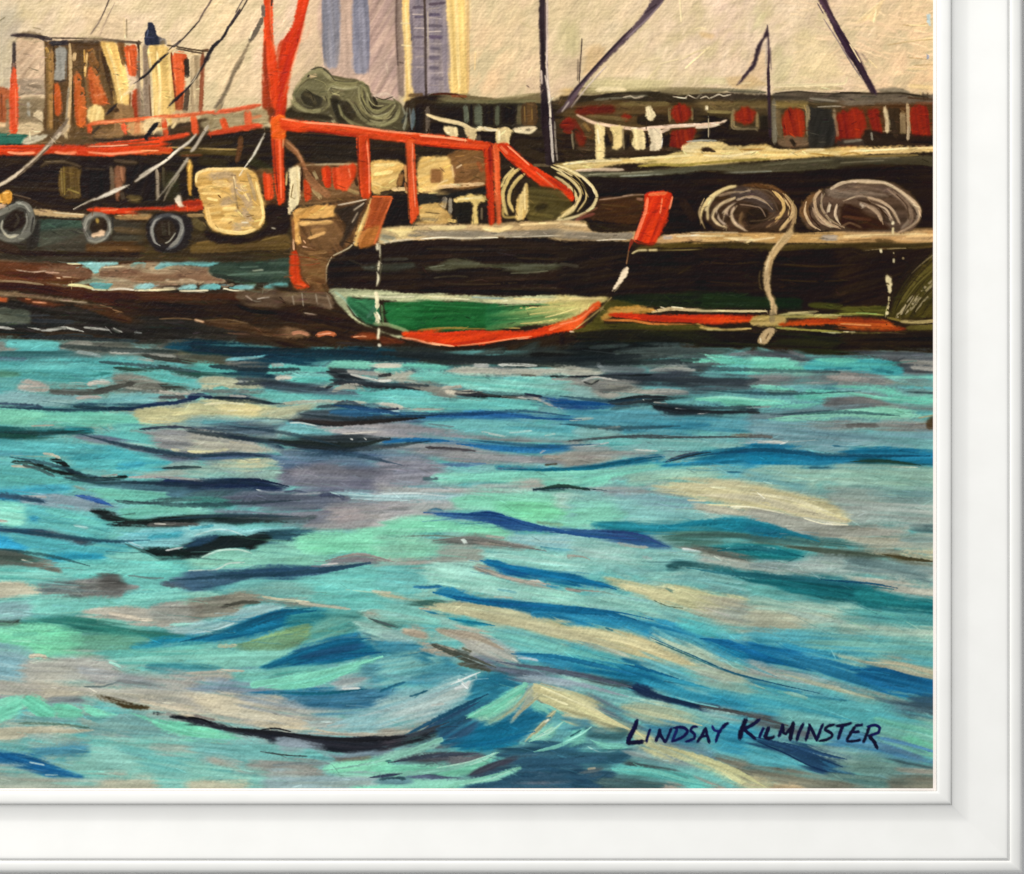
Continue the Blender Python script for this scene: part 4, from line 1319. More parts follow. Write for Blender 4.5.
run("""
I C.deckhouse
T 280 120 6.4
p 19130d/221a12 0,60 500,95 830,140 1030,160 1030,300 0,300 ;f1
s 2f2620 26 180,190 480,200 ;a.6
s 302820 20 200,230 470,250 ;a.6
s 4a3020 8 140,80 480,108
p 7b5a38/6a4a2c 100,285 300,290 505,280 515,500 400,520 100,540 ;f1.2
s c8b48c 12 160,292 300,284 500,284 ;d.15
p 5a3a22 130,300 270,300 270,430 150,400 ;f1.4 a.8
s 9a845e 22 215,330 240,380 ;d.3
s a58a60 30 210,440 260,500 ;d.3
s a98c5c 26 420,440 500,470 ;d.3
s 3a2414 20 470,330 495,420
I C.red_cloth
p ea421e/d83614 270,310 300,300 322,320 318,420 295,430 275,380 ;f.8 q86 h.5
p f04c26/de3c18 325,315 370,295 475,285 485,330 460,400 430,455 380,450 340,430 ;f.9 q86 d.12 h.5
s f8a078 8 440,310 450,370 ;d.4
p dc4622/c23818 155,390 180,385 200,440 195,510 165,515 ;f.8 q86
I C.strut
p a5714a/91603c 25,125 60,140 110,185 150,250 170,320 240,400 320,470 300,500 220,440 170,370 140,280 100,220 30,160 ;f.7
s c8946a 8 40,140 110,200 145,280
I C.cream_post
p f0e0b4/e4d09c 55,315 85,300 128,300 132,420 122,520 100,560 70,590 55,540 62,420 ;f.7 q86 h.5
s 2a1a10 16 138,300 140,460 ;d.1
s 7d6438 9 85,410 70,500 ;d.3
s c8b078 14 45,330 40,420 ;d.2
s dcc8a0 18 60,560 60,600
I C.cargo
p e9c47a/dcb266 580,275 700,262 770,268 800,305 770,340 765,400 740,440 690,470 600,475 578,420 ;f.8 q-20 h.5
s f4d890 22 600,290 740,285 ;h.5
s f2d48c 26 600,350 720,330 ;h.5 d.1
s edcb82 24 590,400 650,420 ;h.5
s 8a6034 40 780,345 760,420 ;f.4
s dfbf88 26 720,445 820,440 ;d.15
s 3a2a1a 20 640,470 720,455
s c48c54 26 800,290 812,400 ;f.4
s 9c6238 16 800,400 815,480
T 420 120 6.4
p 8b6238/7a5430 180,215 420,190 420,420 150,420 ;f1.2
s a8743e 40 280,300 400,290 ;a.6
s 9c4a24 30 370,270 400,330 ;a.6
p e8c278/dcb266 -10,245 90,240 185,235 200,300 215,400 130,440 -10,460 ;f.8 h.5
s f2d690 16 0,262 180,245 ;h.5
p 8a5a34/78482a 68,316 150,312 150,392 68,396 ;c f.6
s dab88a 26 60,440 160,425 300,415 410,408 ;d.18 h.5
s ecd8b0 10 100,410 180,385
s e0be88 12 205,290 215,370
s e6c8a0 10 230,310 270,285
p 1d1d1d -10,480 120,478 300,455 420,430 420,490 200,500 -10,540 ;f.8
p 1a140f -10,500 120,490 230,500 420,480 420,670 -10,670 ;f.8
I C.deck
p dcb672/c9a05e -10,545 100,545 200,600 190,655 120,672 -10,660 ;f.8 h.5
s f0d698 16 0,560 100,558
s 6a5434 8 0,610 80,600
s 8a744c 10 10,640 100,640
s 938876 36 160,500 150,560 ;d.2
s a59a86 26 195,500 195,600 ;d.2
p e8ca7e 215,510 310,475 420,485 420,530 380,535 370,600 372,665 335,665 330,540 230,530 ;f.7 h.5
s f2dc9c 16 240,508 400,495 ;h.5
p 1b1915 216,532 325,525 326,655 222,660 ;c f.6
s 70604a 16 395,560 395,640
s d8b870 22 180,640 230,650 ;d.1
T 280 120 6.4
p e9c57e/dcb468 880,300 905,255 940,242 1030,240 1030,460 900,465 885,420 ;f.8 h.5
p 895c34 966,320 1030,318 1030,398 970,400 ;c f.6
p 1c1d1d 735,495 830,480 1030,470 1030,520 890,540 ;f.8
p 15100c 700,500 825,490 830,660 660,680 ;f.8
p e4c482/cfa862 890,555 940,540 1030,535 1030,640 930,650 895,620 ;f.8 h.5
s 7a6038 8 930,590 1024,600
s a08a60 20 900,630 1000,640
s ba9c68 14 800,460 890,470
I A.prow
p 6b4a2c/553a22 62,620 90,590 140,562 370,528 560,498 592,505 545,600 500,700 470,790 400,850 330,900 300,960 295,1040 310,1100 110,1090 70,1030 60,900 80,760 ;f.9 q60
p e0ae64/d09a50 85,600 150,562 360,545 350,620 200,640 120,650 130,790 95,780 ;f1 h.5
s e6b670 34 120,665 230,655 335,655 ;h.5 d.08
s 4a3420 14 125,635 240,640 350,625
s d9a560 40 200,715 290,705 ;d.3 h.5
p 2b211a/3a2c20 350,575 450,545 560,515 520,600 470,700 400,820 380,780 420,680 ;f1.4
s d9cab2 9 370,545 460,528 555,508 ;d.15
s ccbca4 8 470,580 540,530
s b9aa92 7 460,660 500,590
p 7a5836 180,680 350,660 400,760 300,830 200,800 ;f2 a.7
s e0b070 22 180,760 290,720 ;d.4 h.5
s eec0a0 10 145,810 210,825 ;d.15
s d8a880 10 150,770 165,790
s 8b5a34 16 85,640 90,780
p e6bc74 470,800 500,690 560,560 585,505 570,600 520,720 495,810 ;f.7 h.5
s f0d496 8 545,600 500,720
T 280 230 6.4
p 7a5834/664628 130,120 330,130 330,175 295,250 300,345 180,345 140,250 ;f1.2 q20
s 8f6a40 24 180,150 300,140 ;a.7
s 6a4426 16 170,240 270,235 ;a.7
s 5c3c22 24 200,320 290,330
p db3c12/c8330e 68,150 105,130 128,180 130,290 165,345 185,365 110,372 66,315 ;f1 q86
s e8522a 16 100,350 170,355
s e8b890 12 85,60 90,130 ;d.2
s c9b490 8 330,175 300,240 296,330 ;t2
s d8c8a4 9 480,75 440,115 340,165 ;d.1
s 3a2818 9 400,70 470,90
I C.hull
p 17110e/211813 300,330 305,240 335,185 450,125 640,95 1030,55 1030,420 640,400 420,385 320,380 ;f.8
p 4a4c40/3b3c32 520,235 640,215 860,210 870,240 700,260 560,258 ;f1.4 a.9
s 5d6358 9 540,240 600,240 ;d.2
s 32302a 20 660,190 820,185
s 2f2b24 16 880,270 1024,265 ;a.8
s 38342c 14 440,190 590,250 ;a.5
s 2d2520 12 380,190 420,165
T 420 230 6.4
p 17110e/221813 -10,62 300,52 1030,45 1030,425 500,425 -10,415 ;f.8
s 2c2422 20 100,110 560,130 ;a.7
s 33292a 12 500,150 620,165 ;a.7
p 50513f/43422f 30,250 100,225 200,185 330,195 450,215 600,210 940,215 940,245 700,275 580,265 450,245 280,245 120,265 ;f1.2 a.95
s 6d705c 8 60,240 160,225
s 6a6a54 7 580,278 700,272 820,262
s 555543 14 640,228 920,225
s 2c2218 14 620,180 940,190
s 3b3427 8 90,305 220,295 310,300
s 110c09 30 0,390 500,400 900,410 ;a.8
T 560 230 6.4
p 17110e/1f1712 -10,50 200,70 450,75 435,180 390,290 320,400 200,420 -10,420 ;f.8
s 3b362c 22 0,215 120,235 ;a.8
s 2a221c 14 0,285 200,290 ;a.7
I C.waterline
T 280 230 6.4
p b9bf98/aab08c 318,388 400,376 640,390 900,408 1030,412 1030,455 800,460 640,445 460,430 430,480 480,560 580,620 700,665 790,680 760,695 620,640 500,590 420,520 350,440 ;f.8
s d9d8b4 14 520,420 700,430 860,425
s 9ab096 16 350,395 420,450 500,560
p 2f6d48/27603e 432,430 500,432 625,450 640,600 560,600 480,540 430,470 ;f1.2
s 557a68 24 560,560 610,490 ;a.5
p 216b38/1a5c2c 670,470 800,460 1030,452 1030,645 820,645 700,610 670,540 ;f1.2
s 64935f 16 650,480 660,590 ;a.6 d.2
s 8a9a70 24 600,600 700,610 820,650 ;a.8
T 420 230 6.4
p c9c69a/b6bc94 -10,418 150,410 320,418 560,428 800,420 1030,424 1030,470 700,478 420,468 200,455 -10,450 ;f.8
s e2dfb8 10 80,432 250,440 320,445
s e6d69c 14 600,440 800,445 1020,438
s 8fae94 12 330,430 540,440
p 1c602e/18562a -10,452 180,462 400,468 560,480 700,490 720,560 660,600 480,625 -10,645 ;f1
s 2f7a44 10 20,480 400,500 ;a.5
s 78a070 7 560,500 720,505 820,512
s 8aa878 6 480,490 640,478 800,470
p dcc87e/cbb86a 720,510 850,465 1030,452 1030,520 940,560 860,600 720,610 650,600 690,560 ;f1.4 d.14 h.5
s eadb98 12 760,520 900,490 1020,480 ;h.5 d.2
s e0cc86 16 740,580 860,570 ;d.2 h.5
s 6d8a58 8 620,580 760,560 ;d.2
s 5f8a58 10 700,475 830,480
s 8a7434 16 -5,640 150,628 300,628 ;d.15
s c49a50 12 500,620 640,628 ;d.2
s 7d6a30 9 300,632 500,632
p ea3c0c/d83208 -10,655 150,660 320,645 560,642 700,645 800,620 900,580 960,550 1030,520 1030,610 930,650 800,670 700,690 520,710 400,735 300,738 230,748 100,725 -10,705 ;f.7 h.5
s f9a47a 12 0,708 100,728 220,745 ;h.5
s f58a60 10 240,742 400,725 600,695 720,680 ;d.2 h.5
s f47044 24 820,640 930,600 1020,560 ;h.5 d.1
s f8a884 7 620,700 700,690
T 280 230 6.4
p e93c0e/d83208 775,655 830,645 1030,640 1030,720 900,710 800,690 ;f.7 h.5
s f9a67c 13 780,690 860,700 940,722 1024,738 ;h.5
T 560 230 6.4
p dfcf8e/cebd78 -10,428 150,425 290,428 305,445 250,470 120,545 -10,590 ;f.9 d.08 h.5
s f0d89a 12 60,440 280,438 ;h.5
s b5a864 7 20,520 140,480 ;a.7
p ef5628/df4618 -10,600 60,575 140,530 230,462 262,468 250,500 180,555 90,630 -10,655 ;f.7 h.5
s f88a60 9 0,605 120,570 220,490 ;d.15
s 2a2214 12 300,455 270,490 200,550
s c9b070 8 330,430 270,495 180,570 80,645
s f2d8b8 10 60,650 90,652
I C.deck_edge
T 280 120 6.4
p d2ba8a/bfa878 640,695 760,680 1030,668 1030,750 820,765 690,780 640,790 625,740 ;f.8
p f0dc9e/e4cc88 670,700 860,698 830,725 770,748 720,725 ;f.8 h.5
s 8f8a74 24 650,740 740,762 ;d.1
s 8e8470 20 820,740 1020,730 ;d.1
s f2e8ce 9 650,788 800,768 1024,752 ;h.5
s a8a890 14 640,760 700,780
T 420 120 6.4
p d2b688/c0a274 -10,672 200,668 420,672 560,658 1030,646 1030,740 560,752 200,762 -10,764 ;f.8
p 8f8472/807564 -10,715 200,710 420,712 640,712 1030,700 1030,742 500,748 -10,752 ;f1
s f2dca0 26 60,690 200,692 300,682 ;h.5
s f2d89c 30 400,690 500,705 590,680 ;h.5
s eccf98 18 640,672 900,660 ;h.5
s f2ead2 10 0,762 150,752 260,758 420,754 500,752 ;h.5
s e0d6c0 7 540,750 800,742 1020,736
T 560 120 6.4
p d9be92/c8a878 -10,650 120,650 300,665 480,682 475,762 350,768 200,772 -10,755 ;f.8
p 8a8070/7a7060 -10,700 200,712 460,725 450,765 260,770 -10,750 ;f1
s f4deb0 16 220,672 300,690 370,700 ;d.15 h.5
s eae0c8 7 230,772 340,765 430,765
s f0d8a8 14 20,665 180,675 ;h.5
I C.rail_frame
T 280 120 6.4
p ee4a24/e03c16 -5,10 60,2 300,18 420,30 620,58 830,88 1030,98 1030,172 860,150 680,132 500,110 340,90 100,62 -5,66 ;f.7 q7 h.6
s f9966c 15 40,12 250,22 420,36 700,74 1020,104 ;h.6 d.1
s b83210 10 60,62 300,82 560,116 ;a.8
p ec4a22/d63c18 490,100 560,106 572,160 578,300 582,470 572,500 520,492 500,400 495,250 ;f.7 q88 h.6
s f68860 12 556,130 570,300 572,470 ;h.6
s 8a2c10 9 500,110 502,300 515,480 ;d.3
p ee5830/dc4620 808,135 862,140 866,300 878,480 892,590 880,620 850,660 830,655 818,500 814,300 ;f.7 q88 h.6
s f98e68 10 848,150 852,340 866,560 ;h.6
s 7a3c1c 9 810,200 818,420 825,640
T 140 120 6.4
p ee4c24/de3e18 842,-10 925,-10 922,200 925,420 922,530 885,540 862,380 850,200 ;f.7 q88 h.6
s 8c2c10 10 856,60 866,260 882,470 ;a.8
s f07048 14 895,0 898,250 905,500 ;h.6
s e8b884 9 912,20 918,110 914,180
p f0501e 900,25 1030,5 1030,72 930,60 ;f.7 h.6
s 7a3018 8 930,62 1024,72
T 140 0 6.4
p f0641f/e4541a 845,760 930,750 925,880 850,880 ;f.7 q88 h.6
p ea4520/dc3a14 895,760 960,756 1030,775 1030,850 920,830 ;f.7 h.6
s f9a070 10 900,760 1020,778
I C.red_panel
T 140 120 6.4
p f04c26/e23e18 785,345 818,340 848,350 856,430 856,505 805,510 795,440 ;f.7 q86 h.5
I C.rail_frame
T 420 120 6.4
p ef4c27/e03e18 -10,90 120,98 280,118 440,142 475,160 470,190 400,192 240,180 100,165 -10,158 ;f.7 q7 h.6
s f99a70 16 0,100 150,112 300,132 ;h.6
s b42c0c 9 0,160 200,178 400,192
p cc330f/b82a0a 412,190 440,175 468,168 470,300 475,450 482,660 445,672 428,500 418,350 ;f.7 q88 h.6
p f2653e/e65630 468,165 500,158 510,250 515,440 522,655 490,665 478,500 472,300 ;f.7 q88 h.6
p e63e1c/d83412 495,165 520,148 558,152 610,200 690,275 800,345 900,400 960,445 985,490 970,520 910,510 850,475 760,415 640,320 540,240 ;f.7 q38 h.6
s f6936c 12 560,165 640,235 700,290 ;h.6
s f08058 10 740,330 860,430 940,490 ;d.25 h.6
s 8c2410 8 560,250 700,370 840,480
s b02a0c 20 820,370 960,460 ;a.6
s f07048 20 515,170 560,215 ;h.6
I C.rope_coil
p 554a26/463c1e 690,440 800,425 900,450 975,530 985,590 900,635 690,645 ;f1
p 2a2313 735,560 790,530 830,545 800,580 750,590 ;f1.4
s 6a5c30 24 700,600 860,620 ;a.7
s 332a18 30 690,380 760,430
s ddc27c 26 640,310 590,345 555,400 530,470 540,560 560,610 ;t1 h.6 d.05
s d8bd78 24 668,345 620,390 580,450 570,520 600,590 ;h.6
s e6cd8a 16 600,310 545,370 520,430 ;h.6
s 251c10 34 615,450 600,540
s a58c50 16 530,560 540,620 620,620 ;d.1
p e8cb88/dbb870 625,510 655,450 680,405 692,480 692,590 660,640 625,645 612,600 ;f.7 q95 h.6
s f2dca0 10 670,430 672,580 ;h.6
s e3d09a 15 840,300 900,330 980,400 1030,460 ;h.6
s e2cd94 20 862,362 930,400 985,455 1005,520 975,580 880,632 ;h.6
s c9b27a 10 850,285 940,320 1030,370
s ead9a8 12 940,310 1030,350 ;h.6
s b59c60 10 900,600 1000,540 1020,500
I C.dashed_line
T 280 230 6.4
s efe8c8 20 622,85 625,130 ;h.6
s efe8c8 9 640,90 640,180
s efe8c8 19 636,200 628,262 ;t2 h.6
s efe8c8 17 622,270 630,310 618,362 ;t2 h.6
s efe6c4 26 612,395 622,440 618,500 ;h.6
s efe6c4 30 612,530 628,565 622,590 ;h.6
s efe8c8 19 634,628 628,700 ;h.6
s f4eeda 22 632,735 640,742 ;h.6
s 58503c 8 645,160 640,330
I A.stern_post
T 280 120 6.4
p a64c24/b86030 590,492 655,490 722,494 690,580 650,690 615,790 560,805 500,812 530,700 565,590 ;f.7 q112 h.5
p c07c3e/b06c30 530,700 640,690 600,795 502,812 ;f1.2 q112
s e8683e 12 718,500 660,640 605,790
s e8602e 12 590,490 715,492
s d88a50 8 580,560 540,690
I R.deck
T 560 120 6.4
p ebd18c/ddbf76 -10,285 100,262 300,248 500,238 640,232 800,200 1030,190 1030,268 800,298 620,285 450,285 250,310 130,325 -10,312 ;f.8 h.5
s f6e4b0 18 20,285 200,265 400,258 ;h.5
s f4e0a4 18 450,250 700,235 1020,215 ;h.5
s a89648 18 500,295 650,285 800,290 1020,262 ;d.08
s 8f8040 10 560,270 620,262 ;a.8
s e6ccb0 20 100,325 250,318 410,318 ;h.5
s c8a86c 8 220,300 400,270
p 6c6a54/58553f 130,335 400,335 700,310 1030,285 1030,345 700,362 400,362 180,372 ;f.9
s 928e74 9 180,350 400,340 600,330
s 47422f 14 300,360 700,362
s aab0a0 8 380,360 660,350 ;d.2
p efdba6/e2c88c 780,175 815,150 850,138 1030,138 1030,215 900,212 790,210 ;f.8 h.5
s a8a89c 12 810,140 900,132 1000,134
p 281a12 902,198 912,178 950,176 998,204 ;f.6
T 700 120 6.4
p ebd08e/dcba72 -10,140 60,138 150,145 200,165 420,160 480,180 620,190 1030,180 1030,238 800,232 660,245 480,255 250,275 -10,288 ;f.8 h.5
s f6e2ae 16 20,225 200,230 400,190 ;h.5 d.1
s f4dca4 16 560,225 650,195 800,190 ;h.5
s f2d89c 18 860,218 940,222 1024,195 ;h.5
s a8772e 7 250,190 420,185 ;d.2
s 5a3c1c 6 280,195 400,192
s a08c42 16 -5,278 250,258 450,250 ;d.08
p 281a12 10,200 22,178 60,174 100,204 ;f.6
s c89850 8 600,212 680,185 ;a.8
s a5792f 8 700,215 860,230
p 5c563f/4e4834 -10,302 300,280 700,245 1030,238 1030,325 700,335 -10,350 ;f1
s 8c8c7c 10 0,342 200,338 460,328
s 46402e 30 300,310 1000,280 ;a.6
s 6d6850 8 400,290 760,262 1020,250 ;d.2
T 840 120 6.4
p e9c98a/d8b26a -10,182 200,176 600,170 620,202 400,215 200,222 -10,238 ;f.8 h.5
s f8e4b0 12 60,200 300,190 440,180 ;h.5
s f6dca0 12 460,182 600,178 ;d.1 h.5
s a5792f 8 0,228 80,210 130,222
s 8c7440 16 20,235 300,230 500,225 ;d.1
p 4c4532/423b2a -10,240 300,240 610,230 610,312 -10,325 ;f1
s 7c745c 8 150,245 380,240
s 8a8268 7 0,275 300,258 ;d.3
I R.hull
T 560 120 6.4
p 150f08/1d150c 150,380 400,370 1030,348 1030,730 700,730 600,700 200,700 ;f.8
p 3e2614/30200f 245,500 400,490 545,475 520,600 490,670 330,660 200,645 150,620 ;f1.2
s ac8c74 9 250,512 380,495 450,482 540,478 ;d.12
s c8a890 8 400,488 470,478
s 8a6450 18 490,505 530,510
s 6a5430 8 260,540 460,560 ;a.6
s 7a4034 20 100,640 220,600 ;a.8
s 2b1d10 60 780,520 860,640 ;a.7
T 700 120 6.4
p 150e07/1d140b -10,362 300,345 1030,330 1030,730 -10,730 ;f.8
T 840 120 6.4
p 160f08/1d140b -10,328 610,312 610,700 -10,700 ;f.8
I R.gunwale
T 560 120 6.4
p d4b284/c29c6c 615,785 640,745 700,730 850,722 1030,718 1030,778 850,772 720,785 ;f.8 d.06 h.5
s eed9b0 12 740,745 860,740 1020,745 ;d.2 h.5
s c0b0a0 26 660,755 720,750 ;d.1
p 5e4e24/4c3e1a 470,850 520,800 700,790 1030,780 1030,820 760,830 640,815 ;f1
T 700 120 6.4
p d6b47c/c49c62 -10,728 300,722 520,728 760,718 1030,708 1030,790 800,790 520,788 250,780 -10,785 ;f.8 d.08 h.5
s f0d8a0 14 0,745 160,740 ;d.2 h.5
s ecd6a8 12 180,760 320,768 480,752 ;d.2 h.5
s b9a894 40 780,755 880,755 ;d.2
s eac888 20 900,760 1024,750 ;d.25 h.5
s 2a1c0c 8 920,785 1024,780
s f0dca8 9 280,785 380,765
p 4b3e1e/3c3118 -10,790 500,792 1030,792 1030,830 700,825 500,845 -10,850 ;f1
s 6a5a2c 14 0,845 200,845 420,835 ;a.8
s d2c29a 13 858,840 940,846 1030,846 ;t1
T 840 120 6.4
p d0aa78/be9460 -10,722 150,712 610,706 610,785 -10,795 ;f.8 d.15 h.5
s e8c890 18 20,750 200,745 ;d.35 h.5
s e4c088 18 420,745 600,735 ;d.35 h.5
s 8a6a44 14 430,700 600,696 ;d.15
s 6a5030 26 230,770 340,780 ;d.45
p 4a3a1e/3a2e16 -10,795 600,790 610,830 -10,840 ;f1
s bda878 12 -5,845 100,845 250,828 420,820 ;t3
I R.lower_hull
T 560 230 6.4
p 17100a/1e160d 440,130 560,130 1030,130 1030,400 720,395 340,430 385,300 430,200 ;f.8
s 2c2418 10 600,330 720,310 ;a.7
s 3a3020 9 760,280 840,230 ;a.5
s e8d8a2 12 460,152 500,132 560,130 ;h.5
s e0cf98 14 565,130 625,128 ;h.5
s 8a7a48 9 620,130 800,128 1000,118 ;a.7
p 1a2616/141d10 340,425 500,410 700,400 1030,390 1030,500 700,490 480,490 360,470 ;f1.4
p 514c1e/45411a 300,470 380,460 500,490 460,510 330,520 280,580 300,600 500,600 800,610 1030,640 1030,660 600,640 300,640 120,660 60,660 200,580 ;f1
p c79a50/b98a40 270,575 300,520 340,500 500,490 600,500 600,520 340,545 ;f1 d.08
s ecd4a0 22 590,525 700,505 850,510 1024,515 ;d.1 h.5
s f8ecca 9 640,492 670,500
s f8ecca 8 710,492 790,500
p df380d/cc2e08 315,540 420,535 580,542 1030,552 1030,600 800,595 600,590 430,565 ;f.8 h.5
s c87838 16 280,578 450,580 600,602 860,608 ;d.05
s b8924e 22 870,602 940,630 1024,635 ;h.5
s 4a451a 22 500,620 900,615
p 1b1d11/15160c 160,660 300,640 600,640 1030,650 1030,745 700,730 480,740 320,740 100,700 ;f1
s 5a6a58 7 400,600 500,650 ;a0
T 700 230 6.4
p 1a1209/140d06 -10,135 500,130 1030,135 1030,490 -10,490 ;f.8
p 152718/11200f -10,400 200,400 420,415 640,430 640,500 300,505 -10,495 ;f2
s 3f4018 50 700,480 1024,500 ;f.5
s 5c5a20 16 900,505 1024,510
s dccd9c 15 -5,520 100,518 250,520 430,520 ;d.08 h.5
s b8b074 14 500,545 620,535 760,545 1024,540 ;d.08
s d8c890 9 560,530 760,522
s a49a58 18 480,560 600,555 900,560 ;d.15
p e0410f/cf3408 -10,548 200,548 372,552 340,578 310,596 120,602 -10,604 ;f1.2 d.18
p b9a062/a08a4c 345,560 420,550 520,548 560,580 520,612 400,615 320,605 ;f.9
p d04a1a/bd3c10 510,602 620,584 760,570 1030,572 1030,606 760,612 560,614 ;f1.4 d.3
s e0a070 9 880,610 1024,590 ;d.3
s c0a868 14 -5,625 150,640 330,630 ;h.5
s d8cc88 9 40,640 140,640
s 969048 16 480,625 700,640 920,655 ;d.06
s d8d8a0 8 780,655 940,660 ;t2
p 1b1d0f/151209 -10,650 150,645 400,660 560,650 800,660 1030,665 1030,800 800,800 700,790 560,755 300,750 -10,745 ;f1
T 840 230 6.4
p 1d140b/231910 -10,140 300,130 600,110 600,140 460,270 360,430 320,480 -10,480 ;f.8
p 4d441c/3f3716 600,120 700,20 700,565 345,562 318,550 345,480 400,395 470,290 ;c f2 q-52
s 8a7c5a 9 595,140 500,235 455,280 ;d.25 a.7
s 5a5230 10 450,290 385,380 350,470 ;d.3 a.4
s 5c5228 22 590,200 460,340 400,460 ;d.2
s a89a78 30 585,320 520,410 450,510 ;d.42 h.5
s a89a78 26 470,420 400,520 360,560 ;d.48 h.5
s 2e2a12 12 540,480 600,420
p 5d5a22/4c4a1c -10,495 150,485 290,485 300,545 -10,545 ;f1
s aaa854 10 -5,538 150,535 280,545
s 8fae60 7 100,530 240,538
p c4501f/b04018 -10,572 120,568 290,575 360,605 420,630 380,648 150,644 -10,630 ;f1.6 d.3
s d88a50 12 0,600 200,610 ;d.3
s ab9a66 22 385,585 500,590 610,580 ;d.05
s 847438 16 300,560 390,580
s 5e5424 40 430,630 610,620 ;f.3
s a89a50 9 0,655 200,660 430,650 ;t2
s e8e0b0 6 20,652 100,654
p 1f180d/17120a -10,662 250,660 420,650 610,660 610,780 300,775 100,790 -10,795 ;f1
s 3a2e24 8 250,655 420,665
I R.rope_coil.1
T 700 120 6.4
p 4d3728/3c2a1c 30,640 20,560 60,490 150,440 260,415 360,405 480,430 560,490 600,560 605,640 560,700 400,715 200,715 80,690 ;f1
p 6d4a2a/5c3c20 280,420 420,410 520,450 590,540 580,600 530,480 440,440 ;f1.2
p 5d4c44/4d3e36 240,430 380,450 460,520 480,600 400,560 280,500 200,500 ;f1.4
p 20170e 290,600 320,565 380,560 440,590 420,650 330,680 290,650 ;f1.2
s 6a5034 22 270,590 255,650 280,690
s 3a2a1e 40 180,600 150,660 ;f.5
s e8d49e 24 235,425 180,435 110,470 60,530 35,580 ;h.6
s d8c08e 18 80,500 50,560 50,640 ;h.6
s dcc298 20 225,500 150,530 100,570 80,620 110,660 160,685 ;h.6
s c9ac94 16 215,545 170,590 190,620 ;h.6 t2
s d0b49a 18 220,555 202,600 225,655 290,708 ;h.6
s bfa894 16 105,580 125,640 165,670 ;h.6 d.15
s b8a28c 12 235,512 290,495 360,500 430,535 ;h.6 d.1
s 8d7460 10 250,540 380,560 420,620
s dcb87a 22 475,460 525,515 535,570 500,630 ;t1 h.6
s caa46c 9 480,640 520,590 ;d.3 h.6
s d8b886 20 545,480 590,540 590,600 550,660 510,708 ;h.6
s a98a62 22 600,560 600,640 570,720 ;d.1
s 8c6c4c 10 420,690 500,640 ;d.25
s e2c08a 12 535,500 570,560 565,620 ;h.6
s a5907c 8 250,470 330,445 ;h.6
s 76604c 10 120,490 200,470
s 5d4838 14 380,450 460,500 500,580
s c8b49c 10 140,600 180,560 230,530 ;h.6
I R.rope_coil.2
p 5c4738/4a382a 640,600 660,530 700,490 800,440 900,405 1030,392 1130,395 1250,410 1330,460 1400,540 1415,620 1380,690 1300,720 1100,715 760,710 690,690 ;f1
p 68492c 640,600 660,520 720,470 780,445 740,500 690,560 690,640 ;f1.2
s d4b48a 18 678,525 672,590 700,660 740,695 ;h.6 t2
s cdb08e 20 770,455 735,500 745,580 800,650 890,690 ;h.6
s c0a284 14 720,560 760,640 840,690 ;h.6 d.1
s a5907c 12 780,470 780,560 830,640 ;h.6
s d8c8ae 16 832,540 820,590
s bda68e 18 875,545 865,600 880,645 ;h.6 d.1
s b8a088 12 800,600 840,660 ;h.6
p 7a6858 820,450 960,420 1100,450 1200,490 1050,480 880,500 ;f1.6
s e4ceae 18 835,440 900,405 970,393 1040,390 1120,395 1190,400 ;h.6
p 2a170d 890,590 930,540 1000,560 1060,600 1150,640 1200,700 1000,700 900,660 ;f1.4
s 4c2c1c 22 910,620 1100,640
T 840 120 6.4
p 735e4e/5e4a3c 0,430 150,412 300,430 420,500 470,580 460,660 420,560 300,470 150,450 ;f1.2
s dcc4a0 16 0,405 80,393 180,400 280,405 360,440 440,490 ;h.6
s ccb08e 20 420,480 480,530 510,580 500,620 ;d.1 h.6
s 9a806a 14 300,440 400,520 440,590
s b89a7c 14 515,580 500,640 440,690 370,722 ;d.1 h.6
s 84705e 18 440,560 440,640 390,700 ;d.1
s c8aa8a 18 180,500 260,520 330,570 370,640 385,670 ;t1 h.6
s c2a689 18 130,530 190,560 240,600 265,650 ;h.6
s a8907a 12 240,560 300,600 325,650 ;h.6
s b49a80 9 215,540 290,570 340,640 ;h.6
s 3a2618 12 170,520 250,560 290,640
s 7a5e48 14 0,690 60,660 140,690 ;a.7
s dcc8b0 18 130,530 150,560
I R.white_line
s f6ecc8 20 338,652 336,668 ;h.6
s f4e4b0 15 340,690 336,725 ;h.6
T 840 230 6.4
s f0e4bc 16 260,125 262,145 ;h.6
s d8caa0 8 342,145 344,150
s f0e4bc 13 343,182 343,212 ;h.6
s 8a7a5c 16 402,178 405,184
p f4e6b8 290,320 295,292 308,282 326,310 330,380 322,406 306,398 300,350 ;f.5 h.6
s 3a2c14 9 300,340 315,350
s f4e4b0 17 316,425 314,455 ;h.6
s e8d8a0 9 312,460 308,480
s f0e0a8 14 308,482 305,505 ;h.6
s f4e6b8 19 302,525 300,538 ;h.6
s efe4c0 12 590,500 588,545 ;h.6
I R.hanging_rope
T 700 230 6.4
p cdb084/bc9c70 540,25 600,20 560,70 500,130 470,190 455,290 452,360 465,420 490,480 492,540 440,545 450,490 420,410 402,340 405,240 430,180 470,110 ;f.7 q95 h.6
s e2cca0 12 520,60 450,160 420,260 ;h.6
s 8a7048 7 500,120 460,190 440,300 ;d.3
s 5a4a34 8 385,260 378,320 390,380
s 8a7858 40 462,520 460,590 ;d.3 a.7
p cdb690/bda47c 435,630 475,630 470,670 425,720 400,728 375,715 390,670 ;f.7 q120 h.6
s 6a5236 8 440,660 420,700 ;d.2
s efe0c0 9 385,690 390,720
T 700 120 6.4
s c8aa7a 42 590,700 545,760 490,830 460,875 ;t0 h.6
I R.mast
T 420 0 6.4
p 261c26/1c141c 762,0 802,0 806,300 815,560 850,700 855,880 790,880 775,660 768,400 ;f.6 q88 h.5
s cfbdb4 13 815,0 812,250 815,480 835,640 ;h.5
